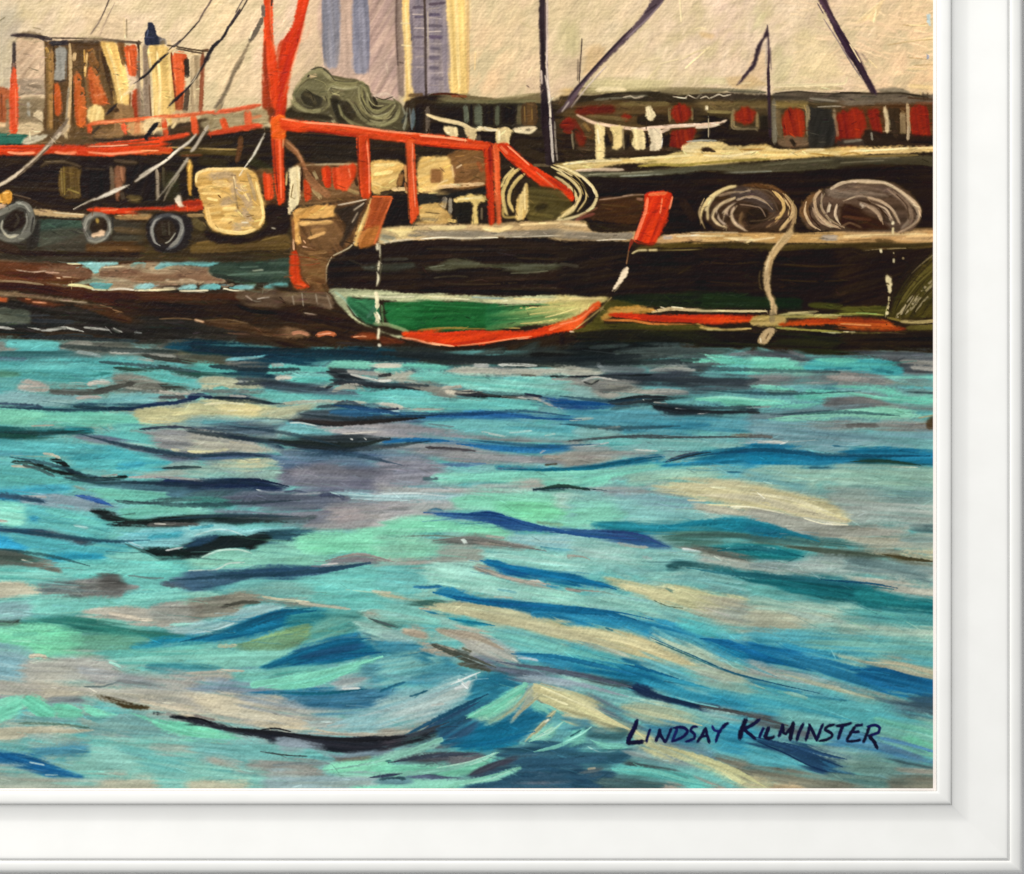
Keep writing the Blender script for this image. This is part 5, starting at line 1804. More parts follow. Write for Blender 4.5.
s e8dac6 14 815,540 832,700 838,880 ;h.5
s c9b6aa 14 775,450 780,540 ;d.2
s 5a4848 8 800,10 803,300
s e6d6ca 10 800,480 825,600 ;d.2
T 420 120 6.4
p 251b20 795,-10 835,-10 850,180 860,280 810,280 ;f.7 q88
s c4bab0 17 832,-10 842,120 852,270 ;h.5
s 807468 14 862,10 868,150 880,260 ;d.15
I R.boom.1
T 560 0 6.4
p 5a4850/4a3a44 15,690 80,580 200,450 350,290 500,130 600,0 680,0 560,130 400,280 260,420 150,550 60,690 0,745 ;f.7 q-48 h.5
s 33262e 15 60,620 180,480 330,315 460,180 ;h.5
s 3a2c34 12 540,90 620,30
s c8b6aa 9 70,690 180,550 300,420 ;d.15 h.5
s 8a7880 9 420,250 560,120 660,10 ;h.5
s d2c4b8 9 10,720 60,650 ;h.5
s 4a3a34 9 140,245 136,330 128,420 122,530
s 6a5a4c 8 115,380 112,520
I R.boom.2
T 700 0 6.4
p 402c3c/33222e 745,-5 800,-5 860,110 920,220 980,310 1030,390 1030,490 960,380 900,270 830,140 ;f.6 q58 h.5
s 8d7c7c 10 790,120 880,260 960,390 1024,490 ;a.8
s 6a5a60 8 750,20 790,90
T 840 0 6.4
s 3f2b3c/31212c 44 -25,180 50,300 120,425 222,602 ;t0 h.5 f.15
s 33222e 20 -20,175 60,300 150,450 224,598 ;h.5
s 9a8a80 8 0,290 80,420 150,520 ;a.8
s efdab0 9 60,280 130,400 ;d.2
I R.small_mast
T 700 0 6.4
s 2b1d29 20 430,160 438,260 440,360 436,470 ;t4 h.5
s 2b1d29 21 436,460 440,600 448,880 ;t0 h.5
p 2e202a 432,175 440,230 415,250 395,290 378,340 350,430 310,470 240,546 230,545 280,480 320,430 345,380 360,310 400,240 ;f.6 h.5
s a89c98 8 428,250 420,420 ;a.7
s 5c4a50 7 450,300 455,450 ;a.7
T 700 120 6.4
s 2a1f1a 14 446,-5 448,60
I C.bow_line
T 560 230 6.4
p f0dec2 430,235 436,262 420,300 370,360 330,396 350,350 378,300 395,260 ;f.5 h.6
s 6a4a30 9 445,100 425,220
s a8402a 24 460,70 440,130 ;t3
I C.stem_post
T 560 120 6.4
p e4360f/d42c08 545,475 600,462 660,455 705,462 725,490 712,540 690,630 640,740 600,800 540,795 470,780 490,700 520,620 540,540 ;f.7 q112 h.6
s f47a54 22 560,500 548,580 510,690 480,770 ;h.6
s f5845c 10 655,500 640,600 ;h.6
s c02408 14 600,620 640,560 ;a.7
s f26a44 22 570,480 680,468 ;h.6
s f08862 12 720,490 700,570
s 7a2c14 14 480,770 560,800 600,800
I C.rope_coil
T 560 120 6.4
s e6d4a0 18 -20,290 60,320 150,370 210,430 235,490 210,550 150,600 60,630 -20,640 ;h.6
s dcc68e 18 -20,335 60,375 115,430 130,480 100,545 10,615 ;h.6
s c9b27a 12 20,310 110,370 160,440 165,510 110,590 ;h.6
s efe2b8 8 130,360 200,430 225,480 ;h.6
s a8905a 8 60,360 120,410 150,480
s 2a2010 9 80,350 150,420 180,500 140,570
s 3a2a14 8 20,380 80,430 90,490
s dcc896 10 -10,310 80,360 ;h.6
s 8a5a40 14 120,620 240,560 ;a.7
""")

run("""
I A.net
T 280 60 7.314
s 4a4330 13 225,72 300,58 360,100 400,150 ;f.3
s 5a5338 20 380,118 470,140 575,150 ;f.3
s 8f8a5e 11 350,200 420,165 520,170 600,160 635,205 ;h.5 f.3
s 3b3424 8 400,150 480,160 560,158 ;d.1
s a59f78 7 350,225 380,190 430,202 490,214 ;h.5
s b4ae88 5 380,200 440,208 520,205 ;d.2
s 6d6743 18 570,160 640,200 655,275 ;f.3
s 89835a 12 600,185 600,260 640,340 720,372 800,335 835,295 ;h.5 f.3
s 2d271b 9 650,300 680,352 745,350
s 9a946c 7 640,235 660,300 700,335 760,335 ;h.5
s 7d7650 14 560,270 600,360 680,422 780,402 835,340 ;h.5 f.3
s a19b72 6 590,300 640,390 720,422 800,382 ;h.5
s 2b2519 8 555,330 600,402 660,452
s 8a845c 10 430,330 470,412 540,462 610,482 ;h.5
s 3a3322 9 480,300 520,380 585,432
s 2a2418 16 392,290 412,340 424,430 ;f.3
s 8a8560 8 680,472 780,470 860,402 882,335 ;h.5
s 3a3424 8 700,442 800,432 852,370
s 9a9880 6 900,502 922,420 932,350 ;h.5
s 756e4a 12 825,280 872,330 862,402 ;f.3
s 3a3222 9 700,272 760,290 830,268
s 4d4631 9 110,250 150,190 210,140 ;d.15
s 9c9670 5 120,330 180,372 250,385 320,350 ;h.5
s 3f3826 7 330,260 345,320 300,375
s 6f694a 7 230,110 300,120 340,160 ;d.2
s 857f58 5 250,140 320,165 345,200 ;d.1
s 2b2519 7 190,215 230,245 250,300
s 706a4c 5 150,280 180,330 240,345
I R.rope_coil.1
T 690 170 4.18
s e0c890 13 192,64 130,85 80,120 50,170 45,222 ;t2 h.6
s b8a078 9 60,118 38,180 62,245 ;t2 h.6 d.1
s d8c098 9 188,114 130,145 95,185 110,225 155,242 ;t2 h.6
s c0a888 8 182,145 150,170 138,212 ;t2 h.6
s cdb490 9 196,150 172,190 190,230 240,256 ;t2 h.6
s 8f7a60 8 105,112 160,95 245,90 ;t2
s a58c70 8 200,120 260,110 310,130 345,165 ;t2 h.6
s d4b070 11 345,88 385,130 390,170 355,218 ;t2 h.6
s c8a878 10 388,98 425,140 430,190 385,244 ;t2 h.6
s 7a6248 5 325,212 375,188 ;d.2
s 9c8058 8 400,108 442,160 440,225 ;t2 h.6
s 6d553c 6 235,80 320,85 355,112 ;d.1
s 2a1c12 5 120,165 112,205 140,235
s 2a1c12 4 200,135 165,165 160,215
s 2a1c12 5 410,150 415,190 370,240
s 5a4634 6 250,215 320,205 360,170 ;d.15
I R.rope_coil.2
s d8c0a0 11 588,82 640,55 700,45 770,48 830,60 890,100 940,150 957,202 ;t1 h.6
s b89a78 10 542,84 520,120 535,180 580,220 630,247 ;t2 h.6
s c0a584 9 486,132 480,180 510,230 545,252 ;t2 h.6
s a08868 8 562,98 545,150 580,205 645,242 ;t2 h.6
s cdb69a 8 582,138 571,182 ;t2 h.6
s cdb69a 8 614,143 605,190 628,228 ;t2 h.6
s c4ac90 9 742,114 800,135 850,170 877,224 ;t2 h.6
s b0957a 9 712,138 770,160 800,200 806,228 ;t2 h.6
s c8b094 8 758,138 820,165 847,218 ;t2 h.6
s 8a705a 8 850,88 910,140 930,200 895,248 ;t2
s a89078 8 640,130 700,110 765,115 ;t2
s 705a48 6 615,92 700,75 805,86 ;d.1
s 94806a 9 880,98 950,170 940,220 885,258 ;t2 h.6
s 2a1a10 5 500,150 505,195 545,240
s 2a1a10 5 700,125 780,150 830,200
s 2a1a10 4 860,100 905,150 915,210
s 3a281c 6 640,200 720,215 790,235 ;d.1
I R.gunwale
T 690 170 4.18
s 5d4628 4 0,300 120,305 260,300 ;d.35
s f0dcaa 4 10,272 110,276 ;d.3
s f0dcaa 5 140,285 260,282 ;d.3
s 6a5230 6 640,298 760,292 860,300 ;d.45
s eed6a0 6 640,275 800,270 990,268 ;d.42
s 8a7048 5 420,268 600,266 ;d.35
s c8b490 5 0,262 200,262 ;d.3
I W
T 0 230 6.4
s 2a2e30 30 0,600 200,615 420,605 ;a.6 f.5
s b4aea4 18 -5,618 40,628 90,634 ;r.9 h.5 t2
s bcb6ac 20 175,622 300,642 420,626 535,650 ;r.9 h.5 d.08 t2
s b0aaa0 14 535,624 640,632 705,642 ;r.9 h.5 d.1
s b0aaa0 11 725,628 785,655 ;h.5
s 8a8884 9 860,655 910,660
s 20262a 14 0,650 160,660 300,665 ;a.8 d.1
s 3a4850 14 330,680 480,668 600,680 ;a.7
I C.waterline
T 420 230 6.4
p 23663a>dcc97f 430,480 560,484 720,490 900,470 1024,460 1024,515 880,588 700,610 560,622 430,632 ;f1.6 g3
s dccb84 8 640,500 800,492 1000,474 ;d.3 h.5
s d8c880 7 700,540 820,525 960,505 ;d.3 h.5
s 4d8a50 7 520,520 640,515 760,500 ;d.3
s 5f9058 6 560,570 680,562 790,545 ;d.3
s e6d692 8 800,560 900,535 1010,500 ;d.25 h.5
s cfbf78 8 640,600 760,590 880,570 ;d.3
I C.hull
T 420 230 6.4
s 33281c 14 40,120 220,128 400,120 ;d.3 a.7
s 2e241a 14 500,110 700,120 960,105 ;d.3 a.7
s 3a2e20 10 120,340 360,350 620,338 ;d.35 a.7
s 33291e 12 520,380 760,372 980,380 ;d.3 a.7
I R.lower_hull
T 700 230 6.4
s 302416 14 0,200 180,215 380,205 ;d.35 a.7
s 332616 14 520,220 760,235 1000,220 ;d.35 a.7
s 2c2216 12 520,320 720,330 960,322 ;d.35 a.7
s 302416 12 40,330 200,340 380,335 ;d.35 a.7
T 840 230 6.4
s 5a5024 26 600,190 520,280 430,390 380,470 ;f.6 d.2
s 4a421c 22 600,300 520,400 450,500 ;f.6 d.15
s 6b6030 8 590,235 500,340 410,460 ;d.3
s 3a3216 10 420,330 370,410 335,500 ;f.6 d.2
s 2e2714 22 455,270 385,370 335,470 ;f.8 a.7 d.15
s 211a0e 26 430,240 365,340 318,450 ;f.8 a.8
s 1f180d 18 540,130 470,210 400,290 ;f.7 d.2
I R.lower_hull
T 840 230 6.4
s 241d0f 9 600,170 500,290 400,420 350,520 ;d.3 a.85
s 2a2412 9 600,250 520,350 430,480 395,550 ;d.25 a.8
s 2a2412 8 600,340 540,420 470,520 450,555 ;d.25 a.8
s 2a2412 8 600,430 560,490 520,550 ;d.25 a.8
s a89a78 14 598,300 540,370 480,450 420,540 ;d.5 h.5
s 9a8c68 12 600,370 530,460 480,530 ;d.5 h.5
s 2a2211 20 585,180 500,270 430,350 380,430 ;f.8 a.5
s 201910 18 560,165 470,255 400,340 345,440 ;f.8 a.8
I Q
T 700 0 6.4
s 3a2c1c 12 528,705 560,694 ;a.8 f.6
s 4a3c28 12 640,694 672,715 ;a.8 f.6
s 3a2c1c 12 885,705 915,694 ;a.8 f.6
""")

run("""
I W
T 0 340 5.12
p 84857c 0,20 70,25 70,90 0,95 ;f3 d.08
s 68bdb8 50 20,20 180,30 300,30
s 61b6b4 30 80,60 300,50
p 4d8284/3f7476 0,72 150,62 330,62 480,85 420,105 200,108 0,108 ;f2
s 5f6f88 20 0,95 140,100 ;a.7
p 6d685e/59564e 300,10 450,-10 700,20 860,10 1030,-10 1030,120 740,90 480,85 340,55 ;f2
s 8f897c 26 310,40 380,15 470,20
s 5d5a54 22 420,45 560,40
s b0aa9e 28 560,58 660,62 760,52 ;d.08
s a39d90 30 740,55 800,80 900,92 ;d.06
s 3c3b36 22 730,78 820,95 1030,118
s 98a49e 20 390,60 470,72 520,85
s a8a59a 18 640,98 700,95 790,108
s 6a6a4a 30 900,65 1030,60 ;a.7
s 3b3730 26 690,12 860,5 ;a.8
p 12384e/184a64 845,40 880,15 960,8 1030,8 1030,62 900,52 ;f1.4
p 68bcb8/5aaeac 0,110 300,106 580,106 740,112 860,125 590,145 560,190 300,205 120,190 0,165 ;f2
p 3f8068/4d8d74 0,155 120,152 240,178 220,200 100,196 0,196 ;f2
s 3c8a86 20 240,190 420,185 560,170 ;f.5
p 62b2ac/54a4a2 120,180 330,170 480,190 420,225 260,230 ;f3
s 2f4d46 22 585,142 700,152 800,150 870,132 ;t1
s 33524a 26 820,135 900,160 1030,185
p 6ac2ba/5ab2ac 690,170 800,158 860,165 960,195 1030,205 1030,240 900,230 800,205 ;f1.4 h.4
p 928c80/7c776e 580,190 680,182 760,190 850,225 850,255 740,270 640,265 ;f1.4 d.06
s 5a5a54 34 250,262 420,268 520,262 620,235 ;a.9
s 4c4a46 26 480,262 600,240 690,220
s 3e443e 26 820,228 900,245 1030,255
p cbb8aa/bca89c 88,245 130,208 190,215 250,240 235,262 130,262 ;f1 h.4
s dac6b6 24 450,228 500,215 560,216
s 7d9a92 22 300,235 440,235 ;a.8
p 7cb4b2/6ca6a8 510,320 560,280 640,262 780,268 820,300 700,342 560,345 ;f1.2
p 92b4b2/82a8aa 0,285 120,270 280,285 440,295 520,300 400,330 120,340 0,330 ;f2
s c4b0a6 18 390,300 460,292 520,295
p c2b0a0/a89c90 740,265 830,250 920,262 1030,275 980,295 880,285 ;f1
s 6c6268 26 815,292 900,290 950,298
s 2f3c5e 30 0,332 100,338 220,345 ;a.75 t1
p 32526a/28405c 200,345 400,325 560,335 720,345 660,372 540,370 300,360 ;f1.4
s 262f66 22 700,350 780,330 900,320 1000,295 1030,285 ;t1
s 222a5a 18 560,345 640,355 700,352
p 72d0b4/66c6ac 0,350 200,358 400,362 600,365 720,385 705,430 520,445 300,435 100,420 0,430 ;f1.4 h.4
p 7edcb8 0,350 120,355 220,380 160,415 0,415 ;f2
s 8aa8a4 9 560,365 600,350
p 2a676c/225a5c 0,450 160,455 300,440 440,445 480,470 430,490 300,490 180,510 0,505 ;f1.4
s 1d5648 30 0,485 100,490 200,480 ;a.8
s 2f8c98 26 330,450 480,465 ;a.8
s a8a090 9 160,440 280,436 ;d.2
p 63b8b2/58aaa8 470,470 700,450 800,470 800,545 620,530 500,495 ;f2
p 6fc0b4 600,430 900,435 1030,440 1030,460 800,455 650,465 ;f2
p d2c896/c4ba86 695,365 800,345 920,338 1030,310 1030,425 880,425 720,425 ;f1.2 h.4
s ecdc9c 22 880,385 1030,355 ;h.5
s e4d69a 20 740,400 860,410
p a7a29c/979292 740,465 900,450 1030,460 1030,545 900,570 820,545 ;f2
s 484a66 14 715,458 800,450 900,445 1030,458 ;t1
s e4d8a0 18 880,560 960,575 1030,566
p 5cb0b2/50a4aa 0,515 180,505 360,498 520,540 640,580 520,610 300,600 100,605 0,590 ;f2
p 6f7488/60667e 370,490 480,488 580,498 740,545 900,575 1030,580 1030,615 880,620 720,580 560,545 450,520 ;f1.4
s 8a8c98 12 390,498 520,505 ;d.1
s 4a5070 10 720,560 860,595 1030,612 ;a.7
p 58b2b4/4aa6b0 520,560 700,575 880,620 830,670 640,690 440,670 360,620 ;f2
s 3f9cb8 40 600,650 740,630 ;f.6 a.8
p 8fb0aa/a0b0a4 840,650 900,615 1030,610 1030,700 700,700 ;f2
s 3b5f62 14 830,657 920,655 1030,658
p 66bab2/5caca8 0,650 160,650 300,690 420,730 300,745 0,745 ;f2
s 5a9ca8 30 0,575 120,590 ;f.5 a.7
s 27352f 17 60,625 150,628 220,650 ;t1
s c8c0a8 14 60,645 170,650 ;d.15
s 1e2827 20 190,635 270,668 370,690
s 151c1c 28 262,612 320,630 370,680 440,705 ;t1
s 27413f 24 370,690 460,710 560,712 650,703 ;t1
s 121818 14 300,680 380,690
s 151c1c 14 600,702 650,700
s d2c8b0 15 220,580 260,585 310,605 ;d.15
p 3b5a6e/45687a 420,715 560,722 760,722 900,715 1030,720 1030,770 850,770 600,752 480,742 ;f1.4
s 262c66 26 840,722 930,725 1030,740 ;t1
s beb6ae 12 520,695 600,690 ;d.1
s aea8a6 14 660,702 860,702 1030,718 ;d.1
s 8a9a8c 12 380,745 440,770 ;d.2
p 3c98bc/4aa2b8 0,765 120,755 260,745 360,755 300,790 120,785 0,790 ;f2.5
s 2f7aa8 34 0,800 120,812 240,830 ;f.5
p 7f92a0/8f9ea6 100,805 240,795 300,790 420,820 560,850 600,880 200,880 ;f2
s a4a8a8 14 100,805 240,800 ;d.1
s 3c5cb4 28 390,795 480,815 580,852 ;t2 h.4
p 70cab0/64bea8 470,770 640,765 860,780 900,800 740,820 560,818 ;f1.4
s 446a6c 16 600,828 720,835 860,815 1030,810 ;t1
s 53788c 40 860,785 1030,790 ;f.5
p 76d2ba/6ac6b0 0,825 100,850 180,890 0,900 ;f1.4
p 6ccab4 640,850 900,835 1030,835 1030,890 640,890 ;f2
T 190 340 5.12
p 16405a/0f3248 -10,10 200,20 420,35 620,50 800,40 1030,35 1030,110 700,110 400,160 200,100 -10,70 ;f2
s 1e5470 26 500,60 800,70 ;a.8
s 2a5a60 20 640,100 720,90 ;a.7
p 6a6a52/5a5a46 -10,65 100,72 200,95 200,130 -10,120 ;f2
p 62aab8/78bcc4 190,100 240,80 330,78 400,72 350,95 250,108 ;f1 h.4
p 86817a/77736c 190,110 320,118 420,128 380,150 240,150 200,135 ;f2
p 24485c/1c3a50 180,165 400,130 420,160 420,195 250,190 ;f2
p 5fb8ae/54aca4 -10,115 40,110 160,130 240,155 160,170 80,165 -10,150 ;f1 h.4
p 2b5a50 -10,150 120,170 250,170 250,185 -10,185 ;f2
p 70c6b6/62b8ac 405,165 415,128 520,122 640,135 720,132 745,145 640,168 700,180 540,168 ;f1 h.4
s b0aca4 22 420,130 480,128 ;a.7
p 68d0b6/7cd8bc 712,135 740,108 800,98 880,108 950,130 900,142 800,138 ;f.8 h.5
s c8c8b4 22 950,130 1030,128
p 5cc2a6/6cccb0 945,172 960,145 1030,138 1030,172 ;f.8 h.4
p 64c0b4/74cabc 515,215 520,180 620,175 740,182 860,210 720,222 ;f1 h.4
s d2c6b4 26 440,196 480,188 520,192
p 4d4a52/3c3a42 720,150 820,170 900,210 1030,235 1030,262 900,245 830,225 740,190 ;f1.6
s a8a098 24 800,160 900,170 1030,180 ;d.06
s cfc8bc 14 820,175 900,195 1000,215
s 2c2a34 18 740,165 840,215 1030,250
s b6b0a4 20 960,205 1030,200 ;d.1
p b9ae9c/a89e90 590,245 680,225 850,212 880,225 760,225 700,250 ;f1
s 3a3640 22 690,250 760,220 850,215 960,240 1030,250 ;t1
s b8ac98 24 730,262 800,240 900,258
p 66c0b8/5ab4ae 860,260 1030,255 1030,310 920,310 ;f1.6 h.4
p cdc8a4/bcba96 30,220 120,192 250,205 380,210 380,235 240,242 80,240 ;f1.2 d.05
s 6fcfc0 18 120,255 160,245 200,255
p 6fb8b4 -10,195 40,220 50,245 -10,245 ;f1
s 9aa09a 22 250,215 300,200 ;d.3
p 4a5c6a/3c4e60 370,215 520,225 640,245 700,262 560,262 400,245 ;f1.6
s 3e4a50 26 230,195 380,205 450,215 ;f.5 a.8
s 65706e 20 60,262 300,262 ;a.7
s 2a2f60 24 -10,290 60,282 120,300 ;d.12
p 262d52/1f2a48 130,290 240,285 330,300 440,320 420,332 300,318 160,305 ;f1
s a8a8a0 12 200,285 290,290 ;d.1
p 6cb8ae/60acaa 320,285 440,262 600,270 760,280 880,295 1030,300 1030,340 760,325 600,325 430,320 ;f1.6
s b8bca8 20 480,325 640,315 900,320 ;d.25
s 92b0a4 30 560,340 720,325 ;a.7
s 55606a 16 740,330 800,315 860,325
p e2d498/d0c690 -10,335 60,305 160,298 320,315 460,335 560,340 420,375 320,400 180,398 -10,380 ;f1.4 h.5
p f2dc9e/ecd290 130,360 220,330 330,350 320,395 220,398 ;f2 h.5
s f6e6b4 12 70,330 180,322 280,330
p c4c49a/b0b896 320,380 440,350 640,340 560,385 420,410 ;f2.5
p 8fb4b0/80a8a8 -10,390 120,388 320,400 440,400 560,390 420,430 200,440 -10,440 ;f2
s 63a8b0 34 60,420 250,430 ;f.6 a.8
p 44505c/52606c 550,375 680,350 840,360 1030,390 1030,430 800,435 650,430 ;f2
p 2e5c8c/3a6898 730,370 780,345 900,340 980,350 1030,365 960,390 840,390 ;f1.6
s 3b4c58 22 650,345 760,335 900,340 ;a.8
s 74b4b8 16 980,372 1030,372
p 473f44/564e54 560,395 660,400 860,420 1030,400 1030,430 860,445 660,440 520,420 ;f1.6
s 2c2026 9 620,428 760,440 940,425 ;a.8
p 46586a/55687a 60,445 240,425 450,420 540,400 560,420 440,460 440,490 280,490 120,470 ;f2
p 78b8bc/68aab2 440,455 500,425 560,424 680,445 760,468 720,495 600,495 470,475 ;f1.2 h.4
s cad8d0 8 510,425 570,424 650,440
p a39aa0/b0a4a4 640,435 860,445 1030,430 1030,490 780,490 ;f1.6
s c8bcb4 10 780,480 960,470
p 3c4248/343b40 420,510 560,495 760,495 900,490 1030,500 1030,520 860,530 820,560 640,560 440,540 ;f2 d.04
s 5c6670 14 580,520 760,525 ;a.8
s d8d8d0 7 820,505 835,510
s d8d8d0 6 890,500 905,512
p 2c3c5c/364a66 -10,450 80,450 200,480 360,510 460,530 480,560 300,520 120,490 -10,470 ;f1.6
p 3a5070 480,560 700,570 860,570 840,600 600,590 ;f3
p bab09c/a8a298 -10,470 80,475 240,505 360,540 480,575 400,580 200,575 -10,580 ;f1.4 d.04 h.4
s ded29e 16 -10,568 80,572 200,560 ;h.5
s c8bca4 10 200,520 360,550 ;h.5
p 5f7890/6d8298 480,580 700,590 900,560 1030,540 1030,600 860,640 640,620 ;f2.5
p 4b5c84/3f4c74 -10,590 140,585 260,575 420,590 420,600 300,605 120,612 -10,610 ;f1.4
p 5a6e92/6a7c9a 400,590 560,595 700,620 900,640 940,670 640,680 480,690 440,640 ;f3
p c5c49c/b2bc9c 60,630 200,615 330,602 400,605 440,650 300,680 180,660 ;f1.4 h.4
s e0d6a0 24 240,630 360,615 ;h.4
p 8fb4a4/7eaca2 -10,640 160,640 360,665 440,650 480,700 380,715 200,700 -10,710 ;f2.5
p 75708a/837c92 480,650 640,630 860,650 1030,640 1030,770 700,770 560,760 470,720 ;f3
p 8d8494/9a8e9a 540,660 760,640 820,690 700,740 560,720 ;f4 a.8
s 55709a 20 780,580 1030,600 ;f.6 a.7
p 26305e/2d3868 -10,730 100,720 220,705 330,712 440,745 500,755 440,770 300,762 120,765 -10,755 ;f1
s bcb0bc 12 20,720 70,722 ;d.1
p 44606e/506c78 -10,770 200,768 340,775 300,790 200,800 -10,850 ;f2
s ccd8d4 10 340,765 400,780 500,778 ;t1
s 444a6c 12 480,778 540,772 600,780
s c4ccce 10 520,790 680,785 ;t1
p 62667e/70748a 180,820 280,785 420,785 560,800 700,785 800,820 700,850 400,855 220,850 ;f2
s 4e5470 26 660,800 740,795 800,820 ;f.5
p a8ccd0/94c0c6 720,780 860,775 1030,780 1030,830 880,825 780,800 ;f1.2 h.4
s 3a7884 8 850,790 960,798 1030,795
p a0929a 720,840 900,830 1030,850 1030,900 720,900 ;f3
p 7ccabc -10,850 80,850 160,870 120,890 -10,890 ;f2
p 44807a -10,800 120,800 200,830 100,850 -10,850 ;f2
T 380 340 5.12
p 2a3230/353c38 -10,40 200,40 380,60 560,60 700,60 1030,40 1030,130 800,140 560,130 330,130 120,110 -10,110 ;f2
s 1e4a5e 50 -10,60 80,70 ;f.5
s 464d48 16 480,75 640,62 ;a.7
s 241c1e 40 760,80 1030,90
s 54584e 14 540,60 620,45 ;a.6
s d8d8d0 7 408,80 412,90
p c6c4b0/d2cab4 -10,118 80,120 110,130 60,145 -10,145 ;f1
p 66ccb4/78d4bc 100,140 120,115 200,112 300,130 360,150 240,155 130,150 ;f1 h.4
p 62c0ae -10,150 80,145 140,150 60,170 -10,170 ;f1
p cdc6b0/beb8a6 330,160 420,135 560,140 700,150 860,140 1030,132 1030,180 800,180 600,180 420,180 ;f1.4 d.04 h.4
s c0bcb4 20 480,130 560,132
s d4d2c6 18 605,128 700,126 800,132 ;h.5
s 1f1c20 14 870,185 940,190 1030,188
s 6a6860 12 720,180 800,185
p b8b4a0/c8c4b0 -10,180 80,165 170,170 180,205 60,215 -10,210 ;f1 d.1
s f0ece0 14 -10,210 60,208
s 3c3a40 18 -10,185 60,175
p 6cc8b8/80d0c0 155,195 180,168 320,165 420,180 560,190 780,195 1030,190 1030,290 820,270 640,260 420,235 260,212 ;f1.4 h.4
p 8cc4b8 700,210 900,200 1030,215 1030,280 840,265 ;f2.5
s b0a8a0 14 880,200 1030,205 ;d.2
p 3f3d48/302f3a -10,240 100,235 240,252 180,260 -10,262 ;f1
p 8c8578/79736a 100,215 260,225 400,255 460,270 360,295 240,280 180,250 ;f1.2
s d2c2ae 18 320,245 420,238 ;d.1
s dac6b0 24 330,262 390,270 480,262
p 4c464a/3a3640 390,270 460,262 600,285 720,282 820,280 820,300 600,298 440,288 ;f1
s 1e1a20 9 470,290 600,292 720,295
p 78cac0/68bcb6 -10,280 30,255 120,252 220,262 330,298 480,300 640,305 780,330 800,360 640,375 420,375 200,370 80,350 -10,320 ;f1.2 h.4
p b2b4a4/c2bcac -10,315 60,315 120,345 80,360 20,345 -10,340 ;f1 d.1
s 2e3054 15 -10,345 40,355 100,352
s b8d8d4 12 0,370 100,365
s a8aca0 14 170,355 330,355 ;d.3
s c6beb0 16 705,292 800,300 880,335 960,350 ;h.5
s 2c3450 12 740,275 830,290
p 2c5096/3a62a0 820,290 920,290 1030,300 1030,355 940,350 860,310 ;f1.2
p 2f64ac/3d76b4 60,378 240,385 400,375 540,362 660,370 800,385 1030,400 1030,420 820,412 640,412 480,400 300,410 160,400 ;f1.6
p 4c6a90 -10,385 120,390 260,425 200,435 -10,420 ;f2.5
p 5caab4/74bcbc 240,415 420,408 640,420 900,425 1030,430 1030,500 820,495 620,480 460,460 300,440 ;f2.5
s c0d4cc 12 520,470 640,495 ;d.4
s a8ccc8 12 660,475 780,465 ;d.35
s b0d4cc 10 840,490 900,480
s 6a7c80 12 250,430 380,445 ;a.7
p a79aa4/b4a6ac -10,445 100,430 300,450 460,470 640,500 420,510 200,495 -10,490 ;f2
p 8c8c8c/7c7e80 520,505 800,500 900,500 1030,510 1030,530 760,530 ;f2
p 2f70ae/3c80ba 20,525 70,498 180,498 320,505 480,528 640,535 820,540 940,535 1030,545 900,575 740,585 600,570 440,540 240,530 100,530 ;f1.2 h.4
s b0b8bc 10 820,580 870,545 ;d.2
s 3c4450 12 0,500 60,515
p 948c94/a49ca0 -10,545 180,540 440,545 660,585 1030,580 1030,640 700,640 400,620 200,575 ;f2.5
s 5e4e58 16 230,550 360,555 490,570 ;f.5 t1
p 5a7288/6a8094 -10,575 120,570 220,585 240,610 -10,615 ;f2.5
s 5878a0 30 300,635 420,640 540,632 ;f.5 t2
p 958ca0/a498a8 -10,620 250,615 330,660 280,700 200,740 -10,760 ;f3
s a89688 30 840,600 1030,610 ;f.6
s 6a5a48 10 840,640 910,635
p 2680a0/1f7094 600,660 760,650 900,650 1030,650 1030,670 960,685 760,675 ;f1.2
s 4a6a8c 14 600,658 760,662
p 74d0b4/84d4bc 265,705 330,685 560,670 720,665 900,680 1030,670 1030,755 860,745 700,740 520,725 340,738 ;f1.6 h.4
p b2a8a0 590,745 680,725 800,720 830,740 740,755 ;f2
s 608088 18 220,712 300,712
p 2a4a50/203a42 820,770 880,755 1030,750 1030,785 920,785 ;f1.4
p aaa6a8/b8b4b2 -10,760 200,755 360,745 600,750 800,760 700,775 400,775 -10,790 ;f2.5
p 8ad0bc/7acab4 420,790 600,765 820,780 1030,790 1030,880 400,880 ;f3 h.4
p b0ccce/a0c0c6 -10,785 200,775 420,790 440,840 200,830 -10,820 ;f2
p b0a8ac/bcb0b0 -10,840 260,835 420,850 400,890 -10,890 ;f2.5
s dcecea 9 0,790 180,785 340,800
T 570 340 5.12
p 26282a/1e2024 -10,20 200,10 500,10 560,60 400,110 200,140 -10,135 ;f2
p 566460/4c5a58 240,75 340,45 520,30 680,40 800,55 860,70 720,85 580,90 400,88 ;f2
s 3e4a48 22 100,40 300,25 ;a.8
s 3c4846 20 320,95 500,85 ;f.5
p 4c5c5e/5c6c6c 380,110 560,100 720,110 840,120 800,160 640,150 420,160 ;f2.5
p 68d8b8/78e0c0 565,100 640,95 720,98 700,110 600,108 ;f.8 h.5
p 70d8ba/62ccb0 710,90 760,82 900,92 1030,85 1030,125 860,128 780,112 ;f1 h.5
s 8ae0c4 10 690,75 730,90
s 8a8a8c 22 820,75 960,65 ;a.8
p 5cb4b0/6cc2b8 700,140 860,125 1030,130 1030,185 900,175 760,165 ;f2
p 74d8bc 900,165 1030,155 1030,180 ;f1.4
p c4bea8/b2ac9c -10,135 60,138 130,155 180,165 100,180 -10,180 ;f1.2 d.05
p 4a5658 50,130 80,108 130,112 140,140 90,145 ;f1.2
s a8b0b0 22 140,118 160,140 180,160 ;d.1
